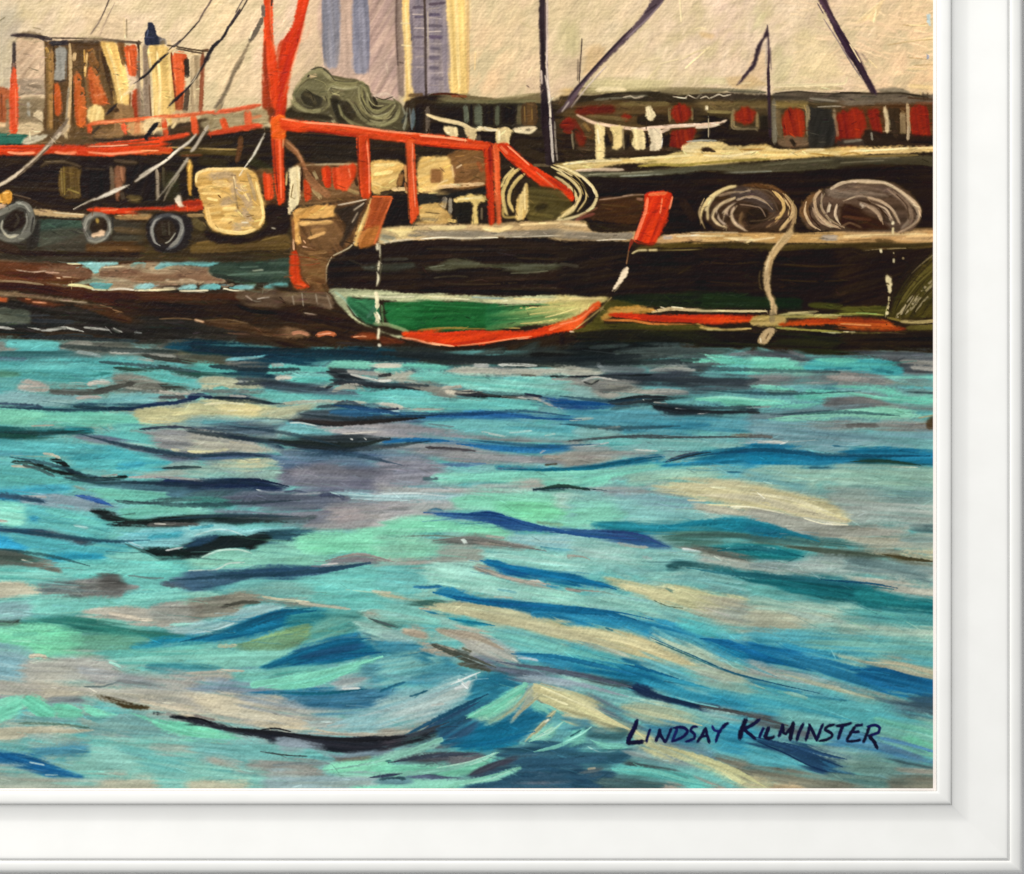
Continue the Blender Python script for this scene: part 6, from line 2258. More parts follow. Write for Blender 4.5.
p 8a9090/787f82 180,150 260,135 360,138 380,165 260,175 ;f1.6
p a8aaa0/989c96 405,165 440,140 520,130 600,140 640,155 600,168 480,168 ;f1 h.4
p 46504e 640,160 650,135 700,145 680,165 ;f1
p 3c3e4c/4a4c5a 180,185 380,178 600,170 760,190 1030,200 1030,240 800,250 560,240 340,230 ;f2
s 2c2c34 14 -10,190 200,185 420,178
p a09a90/8e8a84 -10,200 140,190 300,210 400,250 600,260 500,290 280,290 200,310 100,300 -10,240 ;f2 d.04
s c8c0b4 12 60,210 130,190 240,205
s 5c605e 24 150,265 260,250 320,240 ;f.5 a.8
s 3a3c3e 10 70,215 110,225 150,205
p 8cb4ae -10,240 80,235 140,290 60,305 -10,300 ;f2
s c0b4a8 22 360,268 480,258 600,270 ;a.8
p 4c5c64 560,260 760,240 1030,240 1030,255 800,270 ;f2
p 3a3a42/2e2e36 200,320 320,300 400,290 560,280 620,290 480,330 360,335 220,345 ;f1.6
p 2a489e/2f58a4 -10,312 80,310 160,320 220,335 120,350 -10,350 ;f1.2
p 6fb0ac/62a4a4 440,335 560,300 640,290 760,270 960,260 1030,270 1030,300 760,310 600,340 520,350 ;f2
p 74dcb8/68d0ae 645,305 700,292 860,292 1030,298 1030,335 900,342 800,330 700,315 ;f1 h.5
s 8ed8c4 12 950,238 1030,246
s c8c4b8 12 430,320 500,330 ;d.15
p 30303c/2a2a34 430,340 520,335 640,345 780,352 880,350 960,362 860,385 700,395 560,390 470,370 ;f1.4 d.05
s d8d8cc 8 540,350 590,358 ;d.2
s b8b8b4 6 650,380 720,370 ;d.3
s d8d8cc 6 370,300 380,310
s 7a8484 14 900,345 1030,340 ;a.8
p 5c9cac/4a8ea4 -10,355 150,350 400,355 520,395 800,395 1030,390 1030,470 800,475 540,480 300,470 100,440 -10,420 ;f2.5
p 3c84a0 260,420 420,415 700,430 600,470 420,465 ;f3
s a8c0b8 14 0,410 120,400 ;d.35
s c8c8b0 14 140,455 260,445 ;d.25
s 90b0ac 50 20,470 260,470 ;a.6 f.6
s 4a585e 12 -10,520 120,508 260,495 430,490 640,500 900,495 ;t1
s 8a8a78 22 820,490 920,488 1000,495 ;f.5
s b4d0cc 12 900,530 1030,515
p 9ca4a0/aeaaa2 -10,540 160,530 260,560 420,570 480,590 320,600 120,630 -10,640 ;f2 d.03
s c0ccc8 10 0,545 100,540 200,525 ;d.3
s ccd0c8 10 330,560 450,568
p 78b4b0/88bab4 260,520 520,510 800,520 860,540 700,570 500,560 320,540 ;f2.5
p 9a948c -10,600 150,590 260,600 100,640 -10,645 ;f3
p 2676a0/1e6a94 -10,660 140,640 300,610 420,590 480,598 460,615 330,635 200,650 60,665 -10,680 ;f1.2 h.4
p 2a86b4/247aa8 430,630 560,620 700,590 800,565 920,545 1030,535 1030,655 900,650 760,642 600,655 480,660 ;f1.4 h.4
p 206c9a 640,600 760,575 900,560 860,590 720,610 ;f2
s 4a5066 14 490,625 560,595 640,578 720,575 ;t1
s 1d68a0 12 860,575 960,580
p 78d8bc/8adcc2 -10,690 120,665 300,645 400,640 460,650 360,690 240,710 160,745 40,755 -10,750 ;f1.6 h.4
p 9ccab0/8cc0ac 300,700 480,660 760,648 820,680 720,720 480,735 320,740 ;f2.5
p 74b4b8/64aab4 700,660 900,655 1030,660 1030,720 880,720 800,690 ;f2.5
s 2f6a8c 10 805,675 900,678 1030,668
s 1c2a3a 18 -10,755 90,758 ;t3
p 96a0a4/a4a8a4 -10,775 120,765 240,762 400,755 360,790 200,800 -10,800 ;f2
p dccb9c/cebf94 430,740 640,720 860,725 1030,745 1030,850 900,860 760,830 600,820 460,780 ;f2.5 d.03 h.4
p ead8a2 760,770 920,780 1030,800 1030,850 860,840 ;f3 h.4
s f4e8c0 10 640,752 800,755
s f0e2b4 10 600,820 690,825
s f6ecc8 12 830,855 880,860
s e6d4a0 30 700,850 860,880
p 90b4b8/80aab4 -10,800 240,800 520,815 700,850 600,890 -10,890 ;f3
p 7cc4bc -10,810 140,800 200,850 120,890 -10,890 ;f3
T 750 340 5.12
p 6c6a70/5c5c64 -10,55 120,55 300,85 400,85 600,68 1030,75 1030,180 860,180 700,150 -10,110 ;f2
s 9a948c 26 770,110 930,120 ;f.5
s a8a098 30 820,140 930,150 ;f.5
s 7f7c80 20 200,60 280,85 ;a.8
p 66d0b4/74d8bc -10,95 80,85 180,95 240,115 200,140 60,170 -10,170 ;f1.2 h.5
p 6ad4b6 100,165 160,140 280,140 320,165 240,175 ;f1.2 h.5
p 58bab4/48a8ac 280,130 340,95 460,90 620,95 740,120 780,150 760,180 600,165 400,165 300,160 ;f1.4 h.4
p 60ccb4 330,100 430,92 540,105 440,130 ;f1.4
s 2f8090 14 380,150 520,145 ;a.8
s 3a8894 20 620,150 740,165 ;f.5
p 7c7e80/8c8a88 -10,185 240,180 400,168 620,175 720,210 540,225 260,235 -10,235 ;f2
p b0a098/a0928c 400,190 480,175 600,178 660,195 600,215 460,205 ;f1.6
s 78d0bc 14 690,190 780,192 930,190 ;d.15
p 74dabc/80e0c4 10,240 80,235 180,240 280,250 160,262 ;f.9 h.5
s 54706c 24 80,265 240,270 ;f.5 d.1
p 5c8a94/6a98a0 -10,245 60,250 80,290 -10,290 ;f2
p 3c7084 330,252 440,230 420,250 360,265 ;f2
p 70d8bc/62ccb4 235,290 260,265 330,262 440,265 560,280 700,290 780,320 620,300 500,290 340,300 260,305 ;f1 h.5
p 72dabc/68d0b4 380,240 480,228 640,230 740,238 800,270 930,290 930,322 860,328 760,310 620,262 480,250 ;f1 h.5
p 34444a/3c5056 740,245 800,255 930,262 930,280 820,275 ;f1.2
p 8c8480/7a7676 400,310 520,290 640,295 740,325 930,330 930,355 720,350 500,350 380,330 ;f2
p 78dcc0/6ccfb4 -10,310 100,300 240,310 160,325 60,335 -10,340 ;f1 h.5
p 78dcc0 140,345 200,330 300,325 390,322 320,345 200,352 ;f1 h.5
p 5c747c/6a8086 -10,350 140,358 320,355 500,330 640,345 420,370 240,390 100,400 -10,400 ;f2
s 404448 14 -10,372 50,372
p 8ad4b4/7accae 100,408 260,395 420,375 560,360 680,348 800,360 890,395 860,402 640,400 420,408 240,412 ;f1.2 h.5
s 6ab49c 8 640,360 720,380 820,370
s c8a878 8 860,400 940,380 ;d.15
p 9a9690/8c8a88 300,430 480,405 720,410 930,420 930,480 760,470 560,470 380,465 ;f2
s 66605e 26 490,440 570,435 660,440 ;f.5 t1
p 6a4428 905,430 915,405 930,400 932,455 915,455 ;f1
p 84a4ac/78a0aa -10,420 200,415 360,440 460,470 700,480 930,480 930,560 700,545 400,560 200,540 -10,500 ;f3
s 6a6a66 20 -10,495 60,490 120,500 ;f.5
s d0d0c4 14 40,525 120,518 180,528 ;d.1
p 7ab4b4 640,490 800,500 930,510 930,560 720,550 ;f4
p 2a80ac/1f74a4 -10,550 120,538 220,545 330,575 420,585 540,555 700,545 860,555 930,565 930,655 820,640 640,640 480,640 360,655 200,655 -10,655 ;f1.4 h.4
p 1f8cc4 -10,600 120,590 180,630 80,655 -10,655 ;f2.5
s 1a6a98 14 60,560 180,555 ;a.7
s 74b8bc 12 280,555 350,575 500,590 ;t1
s 2a6c90 9 420,540 460,545
p 245c62/1c5056 470,625 600,612 740,618 860,640 930,660 800,645 600,640 ;f1.6
p 8cc0ac/98c4b0 -10,665 200,650 400,650 700,645 930,670 930,740 700,740 400,740 200,760 -10,720 ;f3
p 7cb4b4 -10,680 100,690 300,730 220,760 100,740 -10,710 ;f3
p 7aac9c/8ab4a0 560,690 760,660 930,690 930,760 700,760 ;f4
s c0d4bc 9 720,650 860,652
s 3f6c7c 12 300,655 420,655 ;a.7
p 5c8c90/6c9894 260,780 420,765 700,770 930,790 930,830 600,810 380,790 ;f3
p a4aca0/94a69c 400,800 600,760 800,800 930,830 930,880 480,880 ;f4 d.03
p dccb98/d2c08e -10,755 160,770 300,800 420,840 470,860 460,890 -10,890 ;f2.5 d.03 h.4
s ead8a4 12 0,790 160,800
T 0 340 5.12
s 2f4a54 22 330,705 480,722 640,728 820,735 ;a.8 f.4
s 27364e 26 800,735 920,740 1030,752 ;a.8 f.4
s 3a4648 18 120,640 200,662 280,700 ;a.7 f.4
s 4a5450 20 560,250 700,262 820,262 ;a.6 f.5
s 26404e 20 380,340 540,352 660,352 ;a.8 f.3
s 54606a 26 560,525 740,560 900,592 1024,598 ;a.7 f.5
s 3a4e52 12 840,656 930,650 1030,652
T 190 340 5.12
s 2a3844 30 -10,462 120,482 300,505 460,520 ;a.75 f.5
s 242c36 26 440,520 600,545 760,552 900,535 ;a.85 f.4
s 30383c 14 560,505 720,512 ;a.8
s 2a2830 18 560,412 720,432 900,425 ;a.7 f.4
s 2a3850 20 60,596 240,582 420,596 ;a.7 f.4
s 232a4c 22 -10,742 120,735 260,728 400,745 ;a.8
s 3a4450 24 230,225 420,222 560,240 700,255 ;a.8 f.5
s 1c2c38 16 120,295 300,305 430,325 ;a.8
s 2a2c34 14 700,160 830,190 960,235 ;a.8
""")

run("""
T 0 490 5.12
p 8a9ca8/7c909c 210,50 300,30 460,40 600,75 480,100 300,95 220,75 ;f2
s a4a8a6 14 100,32 240,38 ;d.1
s 3f5c78 30 -10,20 120,40 230,60 ;f.5
s 3c5cb4 24 385,28 470,45 580,82 ;t2 h.4
p 78d4bc/8adcc4 -10,60 80,70 160,100 130,140 60,190 -10,140 ;f2 h.4
p 68bab6/5cb0b0 130,100 300,90 480,130 600,180 500,250 360,210 180,190 ;f2.5
s 3f96bc 40 150,150 200,150 ;f.7
s 6fc4bc 36 240,100 400,140 520,180 ;f.6
s c8b8a8 16 -10,155 40,160 ;d.1
s a8c8c4 14 380,180 450,195
p 3a5070/2f4468 -10,190 120,200 220,205 260,225 180,250 80,230 -10,212 ;f1.4
p 5c6874/4c5864 140,210 260,198 340,220 440,245 640,265 600,275 480,265 400,278 320,260 200,245 ;f1.4 d.04
s 3c5468 14 350,272 420,282 500,265 640,268 ;t1
p 2f90c4/3a9ccc -10,230 60,235 140,280 80,310 -10,300 ;f2.5
p 62b8b8/54acb4 60,230 220,245 340,262 420,285 520,275 640,275 740,320 820,355 640,365 420,370 300,360 180,300 ;f2
p 2a98c4/3aa2c4 240,345 340,320 480,320 540,345 420,368 290,365 ;f2.5
p 78c4b4 540,330 700,320 810,355 600,365 ;f2
p 1f2626/171b1c 465,108 500,100 560,115 640,145 700,155 820,145 1030,120 1030,185 850,195 720,190 600,180 520,150 ;f1.2 h.4
p 76ccb4/68c2ac 610,95 760,75 1030,75 1030,118 860,130 760,145 660,145 ;f1.6 h.4
s 4c7472 14 600,60 760,68 900,55 1030,50 ;t1
s 6c6864 26 760,178 860,175 1030,180 ;d.2
s c8c0b4 8 790,172 850,175
p 86c4c8/74b8c0 610,245 720,205 880,200 1030,185 1030,240 940,285 820,298 680,290 ;f1.2 h.4
s b4dce0 10 640,255 740,300 ;h.5
s 3aa0b8 30 760,245 940,225 ;f.6 a.7
p 1a2022/12181a 660,292 720,300 860,300 940,290 1030,270 1030,345 940,355 820,350 760,320 ;f1 h.4
p 2a4460/345272 930,285 1030,248 1030,280 960,295 ;f1.4
s d8dcd8 8 850,310 940,292
s 4c7874 12 640,275 740,315 810,350
p 7cccc0/6cc2b8 300,370 520,368 820,360 1030,355 1030,410 840,445 700,440 560,440 420,445 320,420 ;f2
p 7ccabc/6cbeb4 -10,380 140,395 320,425 400,430 300,470 120,485 -10,480 ;f1.6 h.4
p 4c5850/5a625a -10,305 80,308 180,340 240,360 160,385 60,375 -10,375 ;f1.4 d.08
p 8c8478/7c766c 130,370 260,365 320,410 290,425 200,400 ;f1.4 d.05
s b8b0a0 9 110,355 170,372 ;d.3
s 6c8c88 10 650,435 760,450 840,450 ;t1
p 7b7673/8a8480 380,470 520,448 600,448 650,480 700,500 640,520 620,552 480,550 300,545 200,540 ;f1.4 d.03
p 5e5a58 520,455 590,445 640,480 600,510 520,500 ;f3 d.05
p d6c6ac/c8b89e -10,485 80,480 160,500 240,510 200,545 80,545 -10,550 ;f1.6 d.06 h.4
p 8a948e/787f80 200,490 380,480 400,540 220,545 ;f3 d.03
s 5a6870 34 830,480 1030,500 ;f.5
p 4c6480/5a7088 820,475 900,440 1030,425 1030,520 940,500 ;f1.6
p 80d4c4/72c8ba 100,550 300,540 500,560 640,555 660,535 820,510 940,510 1030,530 1030,560 840,580 640,590 480,610 380,640 260,640 160,640 -10,640 -10,570 ;f1.6 h.4
p 8ab0b4 -10,590 140,580 160,630 60,660 -10,660 ;f3
p c2b2a0/b4a698 390,640 500,600 640,590 760,600 900,570 1030,580 1030,680 900,690 880,720 800,700 720,690 560,650 ;f1.4 d.03 h.4
p a4a298/949890 780,600 940,565 1030,580 1030,670 880,680 800,660 ;f3
s dcc4ac 20 560,630 720,660 780,665 ;d.15
p 2f7a70/3a8878 90,680 240,648 400,645 520,665 660,695 820,725 940,745 940,765 700,765 460,740 280,700 120,710 ;f1.6
p 3c4844 -10,668 60,668 100,660 90,690 -10,695 ;f1.4
s 8ccabc 14 870,690 960,685 1030,690
p 9cb8b8 860,700 1030,695 1030,740 900,730 ;f2.5
p 1f7aa0/2a88a8 680,805 760,770 860,750 1030,745 1030,780 860,790 760,815 ;f1.4
p 64a890/5a9e82 380,740 560,745 760,770 680,810 560,840 400,840 ;f3
p 6ed4a4/7cdcae -10,710 140,690 300,700 420,740 400,830 240,850 60,820 -10,790 ;f3 h.4
s 58b898 30 60,740 200,730 ;f.6 a.6
s 8ae0b8 14 60,770 160,775
p 78c8b4 700,830 840,800 1030,785 1030,890 600,890 ;f3
p 8ab0b4 -10,800 100,830 160,890 -10,890 ;f3
s d8c4ac 20 150,848 200,845 240,855 ;d.1
T 190 490 5.12
p 66667c/74748a 180,45 280,10 520,15 700,20 800,45 720,85 420,90 240,80 ;f2.5
s 4e5270 22 660,30 740,25 800,50 ;f.5
p a49aa0/b0a2a4 680,90 780,60 900,60 1030,65 1030,190 860,205 700,195 580,190 ;f2.5
p b09c9c 740,110 860,80 880,130 780,160 ;f4 a.8
p 7c7a8c/8a8896 360,120 560,100 700,110 660,170 520,170 400,150 ;f3
p 7ccab8 -10,80 80,80 120,105 60,125 -10,125 ;f2
s 7a8a98 20 120,110 340,115 ;f.5
p 22302e/2c3c3c -10,125 120,120 280,125 420,140 640,145 560,160 380,170 240,180 100,165 -10,160 ;f1.4
s 4c5c60 12 300,140 480,150 640,142 ;a.8
p 84c4c8/94d0d0 -10,210 80,180 200,175 300,200 420,185 540,190 420,210 320,225 240,235 140,215 60,240 -10,265 ;f1.2 h.4
s c4e4e0 9 20,235 120,205 200,205 270,230 ;h.5
s 52a8b8 16 0,200 120,182 ;a.8
p 2f5468/3c6478 330,220 420,200 560,205 640,215 560,250 440,270 360,280 ;f2
p 141b1d/1c2628 -10,290 60,255 140,230 230,228 290,238 380,225 420,250 360,285 320,305 200,295 120,315 40,345 -10,350 ;f1 h.4
p 2f4a6a -10,275 60,245 140,232 100,260 20,285 ;f1.4
p 7cdcb0/88e2ba 505,285 580,230 680,210 860,215 1030,185 1030,350 950,360 880,330 760,330 680,345 580,330 ;f1.6 h.4
p 74d4aa 560,260 760,240 820,300 640,320 ;f4 a.8
p 7cc4ac/70b8a4 330,310 400,275 520,270 580,330 700,350 640,385 400,370 300,345 ;f2 h.4
p 88d0b8/7cc6ae -10,355 60,345 140,310 240,300 320,325 440,350 620,370 400,395 160,405 -10,410 ;f1.4 h.4
s c8ecd8 11 60,345 150,310 250,305 320,325 ;h.5
s d4f0e0 10 -10,412 130,408 200,375 280,370 ;h.5
p a08e94/8c7c86 700,375 760,345 860,328 940,345 960,370 860,380 760,390 ;f1.4
s d8ccc8 10 670,385 760,375
s 8c7c84 16 940,360 1030,365
p 3a5878/4a6888 -10,430 140,420 300,400 520,395 700,390 760,400 680,430 480,460 300,470 120,500 40,520 -10,515 ;f1.6
p 30507a 300,420 480,405 620,420 480,450 ;f3
s 8a8494 10 620,390 740,392
p 6cc0b8/78c8be 660,440 760,395 900,375 1030,380 1030,620 860,615 720,600 560,560 520,490 ;f2.5 h.4
p 84b8ac/7ab0a8 100,515 300,485 520,470 640,500 620,560 420,540 260,530 ;f2.5
p 8accb8 -10,525 80,510 160,540 60,570 -10,575 ;f1.6 h.4
p 82786a/938878 -10,580 120,545 240,525 340,545 440,560 640,570 760,590 560,600 380,580 300,590 220,640 120,665 -10,675 ;f1.6 d.03
s 5c5a50 22 160,600 260,575 360,575 ;f.5
s dcceac 14 370,545 460,560 610,572 ;d.1 h.4
s c4bca4 14 560,580 700,595 820,610 ;d.15
s dcc4a8 16 930,515 980,522 1030,525 ;d.15
p b4ac98/a49e8c 860,620 1030,620 1030,660 900,640 ;f2
p 86b4b8/9ac0c0 -10,680 120,665 220,640 300,592 420,590 480,605 360,650 240,690 120,730 -10,745 ;f1.4 h.4
s b8d4d4 9 0,738 130,715 230,680 ;h.4
p 156a9c/2078a8 -10,755 140,735 260,690 380,630 460,605 560,600 700,620 640,680 480,700 380,740 240,770 100,785 -10,785 ;f1.2 h.4
p 2f8494/3c9098 480,690 540,610 680,620 780,660 640,720 520,720 ;f3
p 0f5a94 380,640 470,608 540,615 440,660 ;f2
p 58a49c/68ae9e 600,720 760,620 860,640 870,700 780,760 640,780 540,790 ;f3
p 4a8f8c 700,640 820,640 860,680 740,700 ;f4
p 7ca068/6c9a70 230,795 400,765 500,720 600,700 610,740 540,790 440,815 300,815 ;f2
s b8b08c 20 140,800 240,795 ;d.15
s 3a6a60 10 120,820 180,818 ;a.7
p 8ac8b8/9ccfc0 850,680 920,660 1030,700 1030,800 940,770 ;f2.5
s 9cb8a8 26 900,640 1030,720 ;f.6
s 3a6c60 12 920,655 1030,705 ;a.8
p 80d0bc/76c6b4 -10,790 120,790 260,815 440,825 560,810 500,850 440,890 -10,890 ;f1.6 h.4
p 1a6a9c/247aa6 450,870 560,820 700,785 860,740 900,790 990,850 900,855 760,890 480,900 ;f1.4 h.4
p 5f8c94 900,750 1000,780 1030,810 1000,850 ;f2.5
s 8cd4c4 16 940,870 985,850
T 380 490 5.12
p 84d4b8/78ceac 400,40 600,10 900,15 1030,20 1030,180 880,170 700,140 540,110 440,110 360,80 ;f2.5 h.4
p 70d4a0 600,90 800,60 960,110 820,160 680,130 ;f5
p aaa6a8/b8b0b0 -10,70 160,60 360,80 240,110 80,165 -10,190 ;f2.5
p b4bcb8 160,90 360,85 260,115 ;f3
p b0d8c8 920,30 1030,30 1030,90 940,80 ;f4
p 78d8ac/88dcb8 -10,190 100,150 220,130 400,155 580,175 680,200 660,240 440,235 260,230 100,235 -10,235 ;f1.6 h.4
s 4c7c9c 16 240,112 280,100 320,108 ;a.9
p 2f509c/4068a8 240,115 320,108 460,120 560,115 680,150 760,180 880,195 1030,205 1030,222 880,218 760,212 640,195 540,165 380,150 280,130 ;f1 h.4
s 1f3f90 12 460,118 560,115 640,132
p 5a84a4 860,200 1030,200 1030,222 900,218 ;f1.6
s 7ab090 20 800,165 940,180 ;f.5
p 5c5a58/7a7470 270,270 380,250 500,240 600,255 680,275 740,295 640,295 520,290 400,285 ;f1.6 d.04
s 4c7060 12 50,248 130,240 ;t4
s 6c8a78 9 130,238 260,232 400,240
p 8a7a74/9a8a82 480,260 620,258 760,285 800,310 660,300 540,295 ;f1.4
s d8e4dc 20 420,245 440,275 ;d.15
s b0a49c 14 540,235 640,245 ;a.8
p 7cc8a8/88d0b0 -10,250 120,250 280,275 400,300 320,340 100,350 -10,350 ;f2
p a49a92/b0a498 -10,360 120,348 300,345 500,310 500,360 300,380 150,395 40,380 -10,385 ;f2 d.03
p 909a90 320,310 500,295 520,340 340,350 ;f3
p 94d0c4/a4d4c8 510,320 620,305 820,320 1030,345 1030,430 860,410 740,400 600,365 ;f2 h.4
p a8d0cc/90c0c4 660,240 820,230 1030,230 1030,300 840,295 740,280 ;f2.5
s 4c94b0 10 820,290 960,308 1030,305 ;t1
s a09488 16 960,345 1030,345
p 96dcc8/a2e0ce 180,420 260,385 400,375 510,385 560,430 680,470 860,510 1030,500 1030,590 880,580 640,545 500,520 420,490 240,480 ;f1.8 h.4
p 6cb8b4/78c0ba -10,390 120,400 220,440 230,490 120,500 -10,500 ;f2.5
p b4a090/a49284 490,395 560,400 660,440 740,465 860,475 880,495 760,490 640,460 540,430 ;f1.4
s dcccbc 14 740,468 800,465 850,485
s a08c80 16 950,505 1030,520
p 2a80ac/1d6aa8 540,365 600,365 680,400 760,410 860,410 1030,455 1030,495 880,490 760,450 660,430 580,395 ;f1.2 h.4
p 1f60a8 600,385 680,405 820,425 760,440 660,420 ;f2
s 2f70a8 17 170,495 240,498 320,492 ;t1 h.4
p 2272a8/2f80b0 290,520 340,500 420,515 520,550 680,560 860,580 940,600 1030,600 1030,675 880,670 760,640 620,615 480,585 380,560 ;f1.2 h.4
s 1f66a0 22 280,525 360,545 440,575 ;t4
s 7cb8c4 14 860,620 940,632 1030,620 ;d.1
s 74b4bc 14 600,508 700,525 ;a.7
s b8c0a8 10 580,545 680,552 ;d.25
p c8bc98/bcb492 -10,515 100,530 160,555 280,570 200,585 100,570 -10,540 ;f2 d.05
p 3f6c64 130,575 220,570 290,560 320,580 220,592 ;f1.6
p d2c69a/c4be94 220,610 320,575 400,570 520,590 700,625 880,670 1030,700 1030,775 900,760 740,720 560,680 420,640 300,625 ;f1.8 h.4
p ccc292 860,690 1030,700 1030,775 900,750 ;f3
p 7cc0b4/88c8ba -10,560 120,580 220,610 320,650 300,700 140,690 -10,640 ;f2.5
s 2f80a8 14 220,615 300,635 ;t2
p 2590a8/3aa0b0 350,655 440,660 560,690 660,700 560,705 440,695 ;f1.6
s c0a890 12 200,605 260,612
p 7cc0b8/6cb4b4 500,690 640,705 780,740 1030,785 1030,890 880,860 740,830 640,790 540,740 ;f2.5
p c4a890/b89e8a 120,730 180,705 240,730 240,770 160,760 ;f1.8
p c8ac90/bca48c 300,715 380,705 480,740 520,790 480,810 400,780 320,745 ;f1.8
p c4b4a0 400,705 520,715 560,740 460,735 ;f2.5
p 3f6a64/4c746c -10,660 60,670 160,700 80,720 20,700 -10,690 ;f2
p a4c8c0/98bcb8 -10,690 80,720 200,790 140,810 40,780 -10,760 ;f2.5
p 2a7a9c/1f6c94 -10,770 100,805 240,815 340,850 400,900 -10,900 ;f2
p bcb4ac/a8aaa8 500,750 640,780 700,830 680,890 500,890 420,800 ;f3
s 54645c 24 260,790 360,815 460,840 ;d.1
p c0a894 220,785 320,800 380,840 280,840 ;f1.8
p 287cac/3288b4 700,828 780,825 900,850 1000,890 720,890 ;f1.6
s b8ccd0 12 700,850 800,860
T 570 490 5.12
p 90c4bc/84bcb8 -10,30 200,25 400,40 640,80 860,130 700,160 480,170 240,170 100,190 -10,180 ;f3
p 7cd0b4 -10,60 200,70 240,140 100,180 -10,170 ;f5
p 88b0b8 240,30 460,30 620,60 560,100 380,80 ;f4
p b8b4a4/c4bca4 640,85 780,90 1030,130 1030,180 880,150 720,130 ;f2.5
p d8c696/cebc8c 440,-10 800,-10 1030,10 1030,110 900,100 760,70 620,40 ;f3 h.4
s f2e2b4 11 600,52 700,55
s f6ecc4 11 820,85 870,92
s e8d8a4 10 700,75 900,85 1030,110
s b08c58 20 880,30 1020,60 ;f.5 a.5
p 2f60a0/3c5c98 -10,198 80,205 180,205 300,205 400,235 520,290 480,305 360,280 200,265 60,230 -10,225 ;f1.2 h.4
p 3a4c90 180,210 280,208 360,230 420,260 300,260 ;f2
p 1f7c94/2a88a0 120,180 260,170 420,185 620,175 800,152 920,155 1030,178 1030,245 880,230 720,210 540,215 380,220 240,200 ;f2
p 2a92ac 780,170 900,165 1030,185 1030,230 860,210 ;f3
p 46726a/527c70 440,240 560,220 700,205 860,220 1030,245 1030,270 860,260 700,270 520,265 ;f2
p 1f7a88/2a868c 700,300 840,280 1030,285 1030,365 880,350 760,320 ;f2
s 2a5c60 12 660,290 800,300 960,310 ;a.8
s 8cc0bc 10 800,300 920,290
p 6c6a60/7a766a 540,290 640,280 740,300 860,340 960,360 860,365 700,340 600,315 ;f1.8 d.05
s e0e4e0 18 570,300 620,310 670,318 ;d.3
p a4b4ac/b0b8ac 640,340 780,345 940,380 1030,385 1030,430 880,410 740,385 ;f2.5
p 98ccc0/8cc4bc -10,240 140,250 300,290 560,310 660,340 560,380 400,390 200,400 -10,400 ;f3 h.4
p a8ccc4 20,290 240,300 320,340 120,350 ;f5
s b0a89c 20 240,272 340,290 400,292 ;f.5 a.8
s 9c9488 18 -10,335 60,340 100,355 ;t3
s 9ab0ac 16 370,340 420,355 ;a.7
p 3f7478/356a70 510,395 560,370 640,378 740,395 860,405 760,410 640,405 ;f1.6
p 1f6c78/2a7880 740,400 860,410 1030,430 1030,510 880,480 760,430 ;f2
p 6ca8a4/7cb0aa 560,420 740,420 860,460 1030,500 1030,540 860,510 640,480 ;f3
p 7cb4b0 480,440 620,430 700,470 560,480 ;f4
p 2a7cb0/2070a8 -10,435 60,450 140,470 200,490 160,505 60,495 -10,490 ;f1.2 h.4
s 3a7c9c 14 140,470 220,495 280,510 ;t3
s ac9c90 15 -10,508 80,515 180,522 ;t3
p d6cc98/c8bf8c 180,450 280,455 420,480 600,490 760,530 900,560 860,600 720,640 600,625 480,600 380,540 280,510 ;f2.5 h.4
p e0d29c 280,490 420,490 540,550 480,570 380,540 ;f3
s f0e6b8 9 440,570 520,600 600,605 ;d.2
s 5c6c50 7 430,565 500,595 580,605 ;d.3
s 6c8c78 14 490,500 530,525 ;d.2
p c4bc9c/b8b49a 640,580 820,560 960,600 1030,610 1030,700 880,710 740,670 620,630 ;f3.5
p a4b0a0 740,620 900,600 1000,660 880,690 ;f5
p 8cc4b8/96ccbe 560,430 400,430 440,470 ;f3
p 92d0c0/84c8ba -10,530 140,525 300,550 460,600 640,650 700,700 560,690 380,650 220,610 80,590 -10,590 ;f2 h.4
p 7cb8b4 400,600 620,650 700,690 560,680 ;f4
p 2080b0/1870a8 -10,595 80,600 200,610 280,640 300,660 140,640 -10,620 ;f1.4 h.4
p 2f88b8/3c94bc -10,630 180,640 320,650 460,670 600,710 700,750 760,800 860,860 640,890 560,830 440,770 300,715 160,700 -10,680 ;f1.8 h.4
p 60aab8/74b8bc 420,720 560,750 700,810 760,860 640,880 520,810 ;f2.5
p 54b4b8 560,690 700,700 800,740 700,760 ;f4
p 2a7cb8/2070b4 680,765 760,755 860,770 1030,830 1030,890 860,860 760,820 ;f2 h.4
p 4aa0b4/5cacb8 760,740 900,730 1030,750 1030,820 880,775 ;f2.5
p 9cc4b0/b0c8ac 420,760 540,790 700,850 620,890 500,840 ;f3
p d6c898/c8be90 -10,690 100,700 220,715 360,760 500,830 620,880 400,890 240,830 120,770 -10,750 ;f2 h.4
s 3a7c94 10 180,705 220,720
p b4bca4 0,745 160,790 280,860 200,880 80,820 -10,780 ;f2.5
p 3a94b0/2a84a8 -10,790 100,815 260,870 -10,890 ;f2
T 750 490 5.12
p a0aca4/90a49c 420,30 600,30 930,40 930,200 700,190 500,180 440,110 ;f4 d.03
p 6c9494/7c9c98 600,15 760,10 930,20 930,50 700,45 ;f3
p dcca98/d0bc8a -10,10 160,20 330,50 420,90 500,150 490,180 380,165 260,145 120,105 -10,95 ;f2.5 h.4 d.02
p e8d8a4 80,60 300,70 420,120 300,130 160,100 ;f3 h.5
s f6ecc4 9 270,140 360,158 480,176 ;h.5
s f2e4b8 8 -10,95 100,108 190,128
s f6ecc4 8 370,172 500,180
p b0aea0/a4a498 -10,105 140,110 280,150 420,180 640,190 800,200 640,240 440,250 260,230 120,180 -10,150 ;f2.5
p 8a8a7c/7c7e74 230,205 320,185 480,185 640,195 560,215 380,215 ;f2
p 1f86b4/2a7c9c -10,165 80,175 180,210 280,235 340,255 240,270 120,260 -10,245 ;f1.8 h.4
